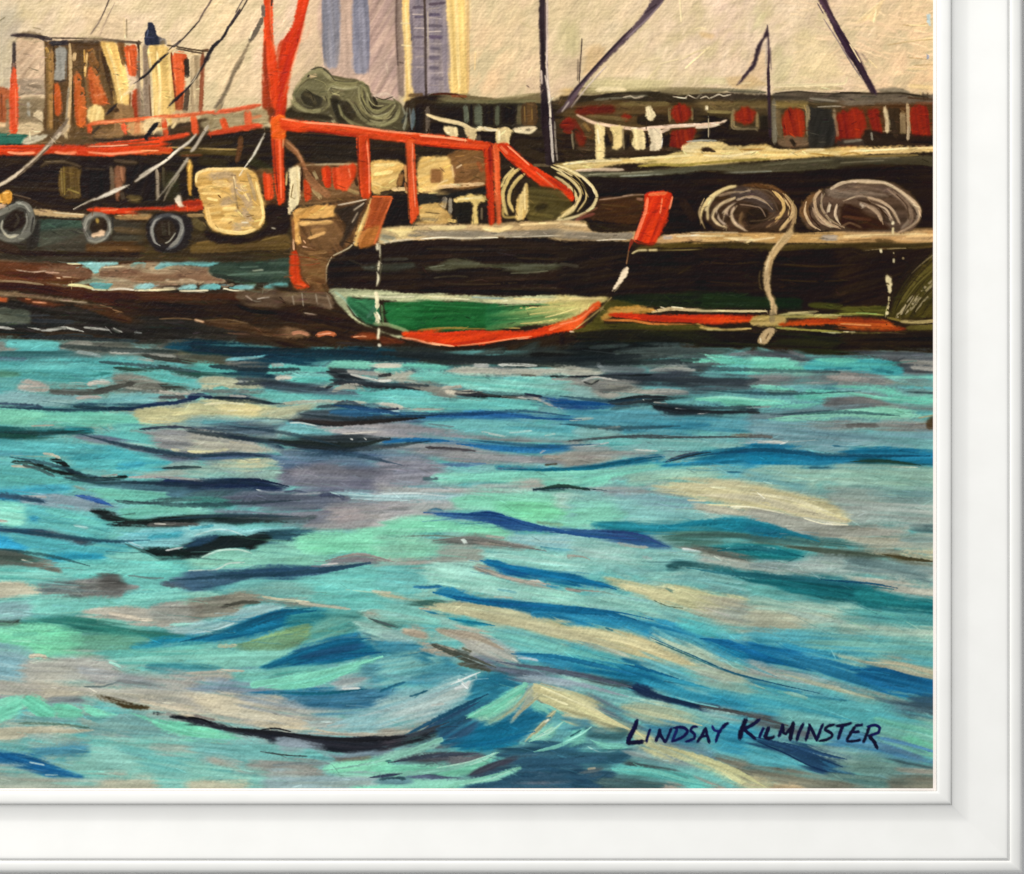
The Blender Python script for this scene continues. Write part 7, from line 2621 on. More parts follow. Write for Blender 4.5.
p 3f7478/4c7c78 200,240 340,250 500,255 640,275 600,310 440,300 300,280 ;f3
p 5c6c60/50645a -10,240 140,255 300,280 480,300 640,310 760,330 640,355 420,350 260,320 120,290 -10,265 ;f2
p 6c5a34/5c4c2c 640,320 740,312 860,340 930,360 930,380 820,375 720,350 ;f2 d.05
p b8b4a0/c0b8a0 500,250 700,240 930,240 930,305 780,300 640,290 ;f4
p c8b894 780,310 860,300 932,310 932,345 860,335 ;f2
p 506c70 820,185 930,180 930,215 840,205 ;f2
p 7c9490 780,250 930,245 930,270 840,275 ;f2.5
p 1f8890/2a9098 -10,290 100,285 230,310 280,340 200,370 80,355 -10,345 ;f1.8
p 8cc0bc -10,290 60,292 120,300 40,305 ;f2
p a4b4ac/94a8a4 -10,375 200,370 300,350 480,350 700,370 930,400 930,470 780,460 560,440 420,430 240,440 -10,415 ;f3
p 7c9494/6c8888 500,380 680,370 830,400 910,420 900,465 820,450 ;f3 d.03
p b8b4a4/c0baa8 480,450 640,460 800,470 930,490 930,550 820,545 680,510 560,475 ;f2.5
p 1f7880/1a6a74 -10,435 180,445 360,455 540,470 680,520 780,550 930,565 930,640 780,630 640,600 520,590 380,570 200,530 100,490 -10,470 ;f1.8 h.4
p 1c5c78 180,450 340,455 560,480 480,500 320,480 ;f2.5
p 2a888c 560,530 760,560 920,580 780,600 620,580 ;f4
p 54a09c/64a8a2 -10,475 100,490 200,540 120,550 -10,520 ;f2.5
p 9cc4b0/8cbcac -10,530 180,545 360,570 520,590 560,640 440,680 240,690 100,640 -10,600 ;f3 h.4
p b8bca0 -10,600 200,610 400,650 300,700 100,720 -10,720 ;f4
p a4bcb0 200,600 420,640 480,680 300,680 ;f4
p 4f9a9c/5ca4a0 560,610 700,610 930,650 930,710 760,700 600,670 480,640 ;f3
p 94b8a4/a0bca8 400,690 600,690 800,710 932,720 932,790 720,760 500,740 ;f4
p 4aa0b8/5cacbc -10,730 160,730 340,740 560,760 780,800 932,830 932,890 -10,890 ;f3
p 2f80bc/2476b8 -10,790 100,800 240,840 360,890 -10,890 ;f3
p 74b4a8 560,760 760,780 932,810 932,860 720,830 ;f5
s 3a94bc 26 160,790 340,830 460,860 ;f.6
T 0 640 5.12
p 6ed4a4/7cdcae -10,-10 380,-10 400,40 300,70 140,50 -10,30 ;f3
p 64a890/5a9e82 390,-10 700,-10 740,30 620,60 400,70 ;f3
p 1f7898/2a84a0 680,40 740,15 860,5 1030,-5 1030,20 880,25 760,50 ;f2
p 78c4b4/6cbcb0 500,80 640,50 800,40 1030,20 1030,130 820,130 640,130 ;f3
p 8cb0b8/7ca4b0 -10,50 140,60 160,130 240,160 160,210 -10,220 ;f3.5
p b8b4a8/a8a8a0 140,90 320,90 540,100 620,150 600,220 300,240 140,230 ;f3.5 d.02
s dcc8ac 18 150,85 200,80 240,90 ;d.1
s 9ce0cc 16 560,110 620,140 ;d.1
p 4c98a0/408c98 760,140 840,120 910,105 1030,125 1030,165 880,168 ;f2
p c4b8a4/b4aa9c -10,225 200,215 400,230 600,240 860,240 1030,270 1030,380 880,370 720,330 560,310 380,290 180,300 -10,300 ;f3 d.02
p d4c2a8 180,280 260,255 420,260 380,290 ;f3 d.1
p a8a8a4/9aa0a0 400,120 600,160 700,180 1030,180 1030,230 800,230 620,200 480,230 ;f3
s 6c7c7c 10 430,238 520,238 600,215 650,185 ;t1
p 7c8486/8c9090 600,215 640,190 720,195 840,235 720,230 ;f1.8
p b4a89c 760,190 1030,190 1030,260 880,250 ;f4 d.02
p dcc4a8 720,300 860,330 1030,370 1030,385 880,365 740,335 ;f2 d.1
p 8a8e90/7c848a 230,320 280,290 400,288 420,310 300,328 ;f1.8
p 8a98a8 -10,290 140,290 120,305 -10,310 ;f2
p 6ed8b4/7ce0bc -10,310 120,305 100,360 60,400 -10,415 ;f1.6 h.5
p 74dcb4/66d2ac 120,310 150,285 200,290 280,350 270,385 220,405 160,370 ;f1.2 h.5
p 74dcb4/68d4ae 270,340 340,325 400,350 430,385 390,408 330,405 290,380 ;f1 h.5
p 78deb8/6cd4b0 420,330 480,340 540,365 600,385 560,400 500,405 450,380 ;f1 h.5
p 7ca8a4/6c9c9c 30,420 200,400 440,420 600,390 700,370 780,420 900,480 700,500 480,490 300,445 ;f2.5
s 54786c 14 100,425 300,430 460,450 ;d.1
p cdbea4/c2b498 -10,460 120,440 300,445 470,460 380,475 160,480 100,510 -10,520 ;f2 d.06
p a4ac9c 480,470 660,490 700,520 560,500 ;f3 d.05
p 5c3c1c/4c3218 495,290 560,300 660,325 760,345 740,355 640,355 600,330 ;f1 d.04
p 251f2c/1d1824 775,360 820,362 850,378 820,385 785,375 ;f.8
s 8a8a84 14 850,375 900,385 ;a.8
p 2a2430/1f1a26 870,400 900,385 960,390 1030,395 1030,432 960,420 ;f1 h.4
s 7a5848 14 950,388 1030,390
p 74dcb4/68d2ac 660,370 740,385 780,400 880,410 1030,435 1030,500 960,505 860,470 780,430 ;f1.2 h.5
p 78bcb0/84c4b6 480,490 700,490 900,500 1030,520 1030,740 800,740 500,720 380,640 440,560 ;f3.5 h.4
p 6cb4b0 640,560 860,560 1000,640 780,660 ;f6
p 9cacA0 780,545 960,540 1030,560 1030,600 860,580 ;f3
p 3a7c9c/4c88a4 140,560 300,545 440,550 460,580 300,600 200,600 ;f3
p 1f5ea4/2a6cac -10,560 80,570 200,600 300,650 420,700 380,715 260,700 140,660 60,635 -10,640 ;f1.8 d.1 h.4
s a8c4c8 9 150,625 230,640 ;d.4
s a8c4c8 9 230,690 300,690 ;d.4
p 98a898/a8b0a0 -10,650 120,680 300,720 500,710 640,700 500,790 -10,790 ;f3.5 d.03
p b8b49c 560,720 760,715 800,790 500,790 ;f4 d.05
p 6fb0ac -10,520 140,510 160,560 60,570 -10,550 ;f3
T 190 640 5.12
p 78c8b4/82d0bc -10,60 120,50 320,60 460,60 580,40 480,100 380,140 200,145 80,125 -10,120 ;f2 h.4
p 4c98a0 -10,130 60,120 160,140 100,165 -10,165 ;f2.5
p 1a6894/2274a0 370,140 460,90 560,40 680,10 800,-10 900,-5 940,40 990,80 900,90 760,120 640,130 500,140 400,155 ;f1.4 h.4
p 2a5c90 560,70 720,30 860,10 800,60 660,90 ;f4
p 4c9c90/5caa9c 430,165 560,145 640,130 700,140 560,180 400,195 ;f2.5
p 6cc0b0/78cab8 200,180 300,150 420,160 400,200 340,225 240,215 ;f2
p 74dabc/80e0c4 335,205 420,195 560,175 700,150 860,110 980,78 960,110 880,150 740,195 640,235 540,260 460,262 400,245 ;f1.2 h.5
p c4b4a0/b8ac9c -10,180 100,155 200,155 220,200 120,215 -10,215 ;f2.5 d.05
s d8ccb4 14 140,155 280,158 ;d.1
s d8c8ac 14 60,205 200,205
p 7c8ca0/8896a6 -10,220 120,215 260,230 380,255 460,275 360,290 240,285 60,270 -10,260 ;f3
p 22689c/2c74a4 270,285 380,265 520,262 640,245 760,250 880,250 800,290 640,300 480,295 ;f1.8
p 3a7098/4a80a4 480,300 700,290 860,260 1030,240 1030,350 840,370 640,360 480,340 ;f3.5
p b4bcb8/a4b0b0 740,230 780,190 900,185 940,190 860,230 780,250 ;f2 d.1
s dce0d8 12 780,248 870,245
p 5c98a8 880,150 980,90 1030,110 1030,240 940,230 900,190 ;f3
p c0b4a4/d0bea4 -10,280 260,290 460,290 460,340 600,380 640,430 560,470 380,460 240,430 120,400 -10,370 ;f3.5 d.02 h.4
p d8c4a6 60,310 260,320 240,400 120,390 ;f5 d.05
p dcc4a4 340,420 480,405 600,410 620,450 540,468 400,455 ;f3 d.04
p a4aaa8/98a4a8 280,300 500,310 640,360 620,400 440,370 ;f5 d.02
p 8cb8bc/9cc0be 620,420 760,390 1030,350 1030,470 860,490 700,470 ;f3.5
p b0b8b0 600,400 800,400 760,450 640,450 ;f5
s c0b4a0 14 640,455 760,480 900,480 1030,485 ;d.08
p 362f40/2a2434 -10,395 60,405 140,425 240,450 340,462 440,455 500,470 620,480 760,505 900,492 1030,505 1030,550 900,580 780,570 640,550 540,510 480,510 420,520 340,495 200,475 80,445 -10,425 ;f1 h.4
s 171320 10 -10,395 60,405 120,430
s 171320 9 360,460 440,452 520,470
s 4a4254 16 420,500 560,510 680,540 ;a.8
s 8a7a74 12 20,385 130,410 ;d.1
p 78e0b4/6cd6ac -10,430 80,440 160,475 280,500 160,520 60,515 -10,500 ;f1.4 h.5
p 76b8b4/82c0ba -10,510 200,510 340,520 480,545 700,580 720,610 480,600 300,640 120,600 -10,570 ;f2.5 h.4
p 8c98a4 450,520 500,500 600,520 700,555 600,555 480,545 ;f2
p 8a9ca8/7c90a0 720,590 860,580 1030,545 1030,580 900,605 760,605 ;f2
s 4c5c5c 9 360,570 480,588 600,595 ;t1
p 8c7c6c/7c6e62 730,605 840,598 920,595 880,612 780,622 ;f1.4
s 6cb0b0 18 620,600 740,610 ;a.8
p 74d8ac/82dcb4 680,660 740,625 860,615 960,600 1030,575 1030,690 860,690 740,690 ;f2 h.4
s 2f6c70 14 1000,615 1030,618
p a4988c/98948e 300,640 360,610 500,620 640,640 680,680 600,700 420,680 ;f3 d.03
s 7c8a8c 20 420,640 560,630 720,630 ;f.5 a.8
p b8b0a0 120,600 240,620 260,670 140,650 ;f4 d.04
p 78c0b0/84c8b8 -10,620 160,660 380,700 420,740 200,735 -10,740 ;f3.5
p a0b4b0/94acb0 420,690 640,700 860,690 1030,700 1030,770 800,760 500,790 360,760 ;f3.5
p c0b89c -10,740 140,720 280,740 240,790 -10,790 ;f3 d.05
p 6cccac 800,760 860,740 1030,730 1030,790 820,790 ;f2.5
p 3f8084 980,710 1030,690 1030,740 985,735 ;f1.6
""")

run("""
T 380 640 5.12
p 3a84a0/4c90a8 -10,20 120,30 240,40 380,100 420,160 300,200 120,220 -10,260 ;f3
p 6cacac/7cb4b0 -10,110 120,100 280,90 340,130 220,170 80,210 -10,240 ;f4
p 2a7498 170,70 220,45 270,80 240,115 ;f3
p 58a0b0 260,140 400,120 480,170 400,230 300,210 ;f4
s 2f7498 16 0,265 60,240 130,215 ;t1
p 8cb8bc/a0c0be -10,340 120,290 240,260 380,200 480,200 500,250 420,320 320,380 220,420 100,450 -10,455 ;f3 h.4
s 1f5c7c 12 150,290 200,275 245,258 ;t1
p b4c8c4 60,340 240,300 380,250 420,270 300,350 140,400 ;f6
s dce4e0 20 380,250 440,230 460,210 ;d.15 h.5
s e4ece8 12 400,200 430,230 450,250 ;h.5
s c8d4d0 10 490,170 495,210
s ccd4cc 12 260,335 330,325 ;d.2
p b4ac9c/a89f90 -10,465 120,455 240,425 320,410 240,455 120,490 -10,505 ;f1.8 d.03
p 2b2430/3a3240 -10,505 100,495 200,480 280,440 400,390 440,380 460,410 330,470 200,530 80,560 -10,590 ;f2
p 5c4c5c -10,520 120,500 60,550 -10,580 ;f3
p 2a5c88/34688c 300,420 420,370 520,310 600,290 560,340 480,390 400,440 330,500 ;f2.5
p 3a88a4/2f7c9c 460,320 500,190 600,165 720,215 700,240 600,290 520,310 ;f2.5
p 2f7ca0 520,180 640,180 690,220 580,260 ;f4
p 1f6c98/2878a4 440,430 560,410 700,370 800,350 860,370 760,480 700,520 560,570 420,560 320,550 340,500 ;f3 h.4
p 1a7aa8 480,470 640,460 700,500 540,560 440,550 ;f5
p 3a5c84 330,500 420,440 500,400 480,460 380,520 ;f3
p 78dcb4/6cd4b0 440,390 520,345 600,300 680,255 720,238 740,270 690,320 640,360 560,400 500,400 ;f1.2 h.5
s a4e8d0 9 480,378 600,320 700,260 ;h.5
p 84bca4/94c4a8 520,410 600,380 680,320 720,290 740,310 660,380 580,415 ;f2 d.06
p b0b49c/a0aa94 660,410 720,330 760,250 800,240 800,290 740,350 690,405 ;f1.8 d.05
s ccc8a8 18 690,250 760,232 ;d.1
p dcd09a/ccc28c 790,240 820,215 900,240 1030,290 1030,410 940,370 860,340 800,290 ;f1.8 h.5
p d0c690 800,260 900,260 1030,310 1030,350 900,320 ;f3 h.5
s f0e6b4 14 830,275 960,330
s b8b088 10 820,220 930,255 ;d.15
s 8a8c74 9 860,340 800,300
s d4cca4 14 790,310 805,270 ;h.5
p 6cc4b0/78ccb8 780,340 800,315 850,350 860,372 820,365 ;f1.2 h.4
p c4bc90/b4b084 750,510 800,460 860,380 900,355 880,400 830,450 790,510 ;f1.4 d.04 h.4
s f2ecd4 16 840,420 862,405 ;h.5
p 8ad8bc/7cccb4 720,525 780,500 860,440 920,415 940,440 900,470 840,510 780,525 ;f1.2 d.05 h.5
s b4e0c4 8 800,500 880,450 920,430 ;h.5
p c8c094 940,370 1030,390 1030,415 960,400 ;f1.8
p 6cb0b4/5ca4b0 900,400 1030,410 1030,480 960,520 900,480 ;f3
p 80dcc4/74d0bc 800,580 880,555 980,500 1030,455 1030,510 960,540 880,572 ;f1 h.5
p 70d4bc 980,500 1010,460 1030,450 1030,500 ;f1 h.5
p 3c6c8c/34607c 600,570 700,530 860,520 960,540 1030,530 1030,640 820,640 660,620 ;f3
p 2f5474/3a6080 500,690 640,620 760,600 1030,600 1030,790 400,790 ;f3.5
s 4c6c80 20 640,600 760,590 900,580 ;f.5 a.7
s 1f3c5c 9 920,605 940,610
p 687080 680,710 820,690 960,710 820,740 ;f4
p 5a8090 920,660 1030,650 1030,690 ;f3
p 544c58/60586a 80,615 200,570 340,560 460,570 540,600 480,630 340,640 180,640 ;f2.5
p 8a8488/7c7a82 360,600 480,590 540,600 470,630 370,632 ;f2.5
p 88c8b4/7cc0ac -10,600 80,560 200,530 280,505 260,535 320,515 280,560 180,595 100,620 20,615 ;f1.2 h.5
s 3c4c58 10 220,550 280,530
p 78d0ac/6cc6a4 -10,620 120,635 340,640 460,635 540,605 600,572 590,605 520,650 470,685 300,705 120,690 -10,690 ;f1.2 h.5
s a8e0c8 8 460,640 540,610 595,575 ;h.5
p 4c5474/586080 130,690 240,680 360,705 440,700 300,720 200,712 ;f1.8
p 504860 470,690 500,650 600,610 700,610 600,660 520,695 ;f3
p 78ccb0/86d4ba -10,720 160,715 340,720 480,705 600,690 715,648 680,685 560,725 460,745 340,765 200,790 -10,790 ;f1.2 h.5
s 9cdcc4 8 420,735 560,712 700,655 ;h.5
p 6c94a0 -10,690 100,695 160,720 100,735 -10,730 ;f2 d.05
s 3c5c68 20 0,715 60,700 130,710 ;d.2
p 6c7078/585c66 420,100 560,130 700,195 760,230 720,220 600,160 480,150 ;f2
p a0a49c/b0aea4 330,-10 560,40 700,80 680,110 560,110 440,50 ;f3
p c0a890/b49c88 200,15 320,30 380,60 300,75 220,45 ;f1.8
s 4f5448 24 260,20 360,65 460,110 560,150 ;d.12
s 5c6050 22 400,120 540,150 570,160 ;d.1
s 6a6c58 14 420,40 470,60 ;d.15
p 5c6478/6c7488 480,90 640,110 820,140 1030,180 1030,200 860,190 720,215 600,160 ;f2.5
p 8a9cac/98a8b0 700,190 780,160 900,175 1030,195 1030,250 900,240 820,215 760,220 ;f2.5
p 2f80b0/3a8cb4 700,65 760,62 900,90 1030,125 1030,165 880,130 740,90 ;f1.8
s b8ccd4 14 705,92 760,95 810,105
s 2f3c54 9 840,150 1030,190 ;a.8
p 7cc4bc/6cb8b4 560,-10 760,20 1030,50 1030,110 820,65 660,30 ;f2.5
T 570 640 5.12
p dccb98/cec08e -10,-20 100,-10 260,-10 420,20 560,70 700,130 600,150 440,110 280,60 120,20 -10,10 ;f2.5 h.4
p e2ca94 320,20 460,50 600,110 520,120 400,80 ;f4
p 9cc0a8/b0c8ac 420,-10 560,20 700,60 900,150 1030,170 1030,215 860,190 680,120 540,60 ;f3
p a8b8a4 600,140 760,130 900,190 800,240 680,200 ;f5
p 1f7cb0/2a88b8 700,-10 800,30 920,70 1030,100 1030,140 900,105 780,55 700,15 ;f2
s 2f6c7c 9 440,10 620,85 760,145 900,190 1030,220 ;a.8 t1
p 4aa8b0/58b0b4 -10,20 140,50 260,90 340,150 240,170 100,150 -10,110 ;f3
p 2a84b0/2078a8 -10,110 140,140 240,150 280,110 400,150 500,200 640,240 560,260 420,250 260,230 100,180 -10,150 ;f2.5 h.4
p 3a98bc 380,210 560,220 760,260 940,310 1030,330 1030,390 860,360 660,310 500,280 ;f3.5
p 1f6ca0 280,120 420,160 560,210 420,200 ;f3
p 58a4b4/6cb0b8 380,90 560,140 640,190 760,240 620,240 460,180 ;f4
p 8cbcac 640,220 860,200 1030,240 1030,320 860,290 ;f5
s 3a7c98 8 480,210 640,235
p 54545c/464a54 -10,160 120,190 260,220 330,240 300,255 160,240 -10,190 ;f1.6
p 1f2c58/263462 315,250 340,232 400,245 480,285 640,325 760,345 720,370 560,335 420,300 ;f1.2 h.4
p 3c4c60/4c5a6a 640,330 760,340 900,370 1030,390 1030,420 880,410 740,380 ;f2
s 5a5450 14 780,352 900,375 1030,395 ;a.8
s 74bcc0 8 540,290 640,320 760,345 ;a.9
p 88c0bc/9cccc0 -10,195 120,225 260,260 380,300 460,330 300,330 160,310 40,270 -10,240 ;f2.5 h.4
p b8c09c/a8bc9c 270,330 400,320 540,350 640,400 580,430 440,410 320,380 ;f3
p 8cc0b4 540,345 700,385 800,420 680,420 ;f3
p a4ccc4 680,360 800,370 860,400 740,390 ;f2.5
p 60707c/6c7c88 80,290 180,330 280,390 380,440 420,480 300,440 180,390 90,330 ;f3 d.03
p d8cc98/c8be8c -10,275 80,300 180,380 280,440 320,470 180,460 80,420 -10,390 ;f2.5 h.4 d.03
p 3c7490/4a8098 -10,410 80,420 100,460 40,470 -10,450 ;f3
p 78d0bc/6cc6b4 -10,500 30,470 75,450 90,490 50,530 -10,552 ;f1.2 h.5
s 2f6070 9 0,495 60,460
s b4e8dc 8 10,510 60,470 ;h.5
p 3f6c74 90,470 200,480 290,470 260,500 140,500 ;f3
p 74cab8/68beb0 118,520 140,505 180,515 280,520 300,545 230,560 160,555 ;f1 h.5
s a8d8d0 8 90,545 160,575 240,565
p 2f5c78/3c6880 -10,560 80,560 200,580 310,570 290,620 160,650 -10,640 ;f2.5
p 94a8a4/8a9c9c 300,560 440,550 560,600 640,650 560,640 420,610 320,600 ;f3 d.03
p d4cc94/c8c088 330,480 420,500 540,540 660,590 800,640 900,700 980,760 860,750 760,700 640,640 500,600 400,560 ;f2.5 h.4
p bcc090 360,500 480,540 600,600 480,580 ;f4
p 5c7c90/6c8898 440,500 600,530 760,590 860,640 760,620 600,570 ;f3
p 3f7cA0 400,440 560,440 640,500 560,520 440,480 ;f4
p 5c6c6c/4c5c5e 300,620 440,640 560,670 420,670 320,650 ;f2.5
p 70c8bc/64bcb4 218,655 280,645 400,660 520,680 640,700 740,740 700,770 600,750 460,715 320,695 240,680 ;f1.2 h.5
p 7cc4bc 560,650 680,660 760,700 660,710 ;f3
p 2a4c6c/345878 -10,650 120,660 220,690 160,770 -10,770 ;f2.5
p 5c6c74 60,680 120,650 160,660 120,690 ;f2.5
s a8a08c 10 90,660 130,655 ;d.15
p 466468/54706f 170,690 340,700 500,730 560,770 160,770 ;f3
p a8948a 480,740 560,745 600,780 500,790 ;f2
p 8c948c/9c9c90 640,700 760,720 840,780 740,790 ;f3
p 8a8474/7c7868 760,600 900,650 1030,690 1030,730 940,700 840,660 ;f3
p 4cA0b4/5cacb8 660,430 860,420 1030,470 1030,620 880,600 760,560 680,500 ;f4
p 3a90b4 760,480 900,470 1000,540 860,560 ;f5
p b4b894 900,740 1030,730 1030,790 900,790 ;f3
T 750 640 5.12
p 6cb0ac/7cb8ac 200,-10 500,-10 932,0 932,90 700,80 500,60 340,50 ;f4
p 9cb8a0 420,60 540,70 600,120 460,110 ;f3
p b8b090/a8a48a 560,110 640,95 780,110 932,140 932,210 840,190 720,150 ;f3 d.03
p 2578ac/1f6ca4 -10,30 80,50 200,90 340,130 300,160 140,130 -10,100 ;f2.5 h.4
p 3a88b4/2f7cac 180,80 400,120 560,170 720,250 640,260 480,220 320,170 ;f3 h.4
p 2a72ac/2068a4 540,180 620,145 740,160 860,200 932,230 932,290 800,275 680,250 600,220 ;f2 h.4
s 5a9cb4 12 700,265 860,282 ;a.8
p b4b4a4/a4aca4 -10,115 120,145 300,190 460,240 360,240 200,200 -10,170 ;f2.5 d.02
p 2f7cA4 -10,195 120,230 260,270 180,270 60,235 -10,215 ;f2
p a8a48c/989c88 400,230 560,260 700,290 780,320 640,310 500,280 ;f2.5 d.08
p 5c7480/506878 640,300 760,310 932,310 932,400 820,390 720,350 ;f3.5 d.04
p 3c5c78 820,290 932,290 932,330 860,330 ;f3
p 54a8b0/62b2b4 -10,210 140,260 280,300 460,290 640,340 860,400 932,410 932,500 760,470 560,420 360,390 200,370 -10,330 ;f4 h.4
s 9ccab8 16 210,270 290,300 ;d.05
s 3a84a0 14 280,285 400,300 500,310 ;f.5 a.7
s 7cc4b4 14 140,265 220,270
p 6cb8a8/7cc4ac 640,430 800,430 932,440 932,590 800,560 660,500 ;f4
p 68c8a4 820,500 900,530 932,540 932,590 820,570 ;f4
p 84b0a8 860,400 932,400 932,440 ;f3
p 6c7078/5c646c -10,370 80,395 200,430 320,470 240,490 100,450 -10,410 ;f3
p 4a3c40 100,430 150,425 160,445 110,450 ;f2
p 74b4b0 200,390 420,400 440,440 320,450 ;f4
p 4c84b4/5a90bc 400,530 560,500 700,530 840,590 932,620 932,640 760,610 600,570 ;f3
p 5c7c9c 660,520 780,550 860,600 700,580 ;f4
p 50a4b4/5cacb8 -10,510 100,540 220,600 340,660 260,670 100,650 -10,650 ;f3 h.4
p 243c6c/2c4a78 -10,500 100,520 260,540 420,590 520,600 440,640 540,690 420,680 300,640 180,580 60,540 ;f2 h.4
p 3a6c98 360,610 430,630 500,690 400,670 ;f2
s 1f3464 8 40,520 180,580 300,640 420,680 640,705 ;t1
s 7ca8b8 8 180,530 300,570 400,600
p 789c90/6c9088 440,640 500,600 640,580 800,620 760,690 600,700 520,680 ;f4 d.03
p 8caaa0 300,540 500,560 620,580 500,600 360,580 ;f3
p 3c5860/4a666c 660,590 820,620 932,640 932,670 800,650 ;f3
p a4988a/948e80 760,670 860,650 932,660 932,710 860,710 ;f3 d.04
p 5c8480/6c8c84 420,680 640,690 860,720 932,720 932,760 640,770 440,750 ;f4
p 8a8470/7c7868 -10,660 160,670 320,700 500,730 560,770 300,770 120,720 -10,700 ;f3.5 d.02
p b4b88c/c4b48c -10,700 100,720 240,770 -10,770 ;f3
p c4a07c 120,745 240,740 280,775 130,775 ;f2 d.03
p 7c7868 720,730 932,720 932,780 760,770 ;f3 d.04
""")
# wet brush drawn once more along the swell: drags neighbouring paint together
NOW = -1
def swell(x, y):
    a = 2.0
    if y > 540: a += min(1, (y - 540) / 90) * (min(1, max(0, (x - 380) / 120)) * 15 + min(1, max(0, (x - 640) / 150)) * 4)
    if y > 640 and 180 < x < 480: a += 6 - max(0, (x - 330) / 150) * 34
    elif y > 650 and x <= 180: a += 6
    return a
def drag(n, box, wl, o, jit):
    xa, ya, xb, yb = box
    for _ in range(n):
        x = rng.uniform(xa, xb); y = rng.uniform(ya, yb)
        j = min(max(int((y - Y0) * S), 0), NH - 1); i = min(max(int((x - X0) * S), 0), NW - 1)
        c = COL[j, i].copy()
        c = c * (1 + rng.normal(0, jit)) + rng.normal(0, jit * .25, 3)
        a = math.radians(swell(x, y) + rng.normal(0, 4)); l = wl[1] * rng.uniform(.5, 1.5)
        dx, dy = math.cos(a) * l, math.sin(a) * l
        if rng.random() < .5: dx, dy = -dx, -dy
        brush([(x, y), (x + dx * .5, y + dy * .5 + rng.normal(0, .7)), (x + dx, y + dy)], wl[0] * rng.uniform(.6, 1.5), (c, c), dict(o))
drag(1100, (-6, 352, 934, 640), (2.0, 30), {'a': .45, 'f': .5, 'h': .3, 'r': 1, 't': 3, 'd': .25}, .06)
drag(1700, (-6, 352, 934, 790), (1.2, 18), {'a': .45, 'f': .5, 'h': .38, 'r': 1, 't': 2, 'd': .3}, .07)
drag(260, (-5, 252, 330, 338), (1.3, 14), {'a': .5, 'f': .4, 'h': .3, 'r': 1, 't': 2, 'd': .3}, .12)

# lost and found edges: paint dragged sideways where the brush skipped
def blur(a, n, axis):
    k = np.hanning(n + 2)[1:-1].astype(np.float32); k /= k.sum()
    out = np.zeros_like(a); pad = [(0, 0)] * a.ndim; pad[axis] = (n // 2, n // 2)
    b_ = np.pad(a, pad, mode='edge')
    for i, w_ in enumerate(k):
        sl = [slice(None)] * a.ndim; sl[axis] = slice(i, i + a.shape[axis]); out += w_ * b_[tuple(sl)]
    return out
wide = blur(COL, 21, 1); small = blur(blur(COL, 5, 1), 5, 0)
isw = (PID == PARTS['W'])[..., None]
wm = (1 - .8 * sstep(520, 600, GY))[..., None] * sstep(.5, .8, look(STREAK, GX / 1.2 + 40, GY / 1.1) * .7 + .3 * look(CLOUD, GX / 4, GY / 3))[..., None]
sm = sstep(.42, .7, look(CLOUD, GX / 3 + 70, GY / 3 + 9))[..., None]
COL[:] = np.where(isw, COL * (1 - .6 * wm) + wide * .6 * wm, COL * (1 - .7 * sm) + small * .7 * sm)

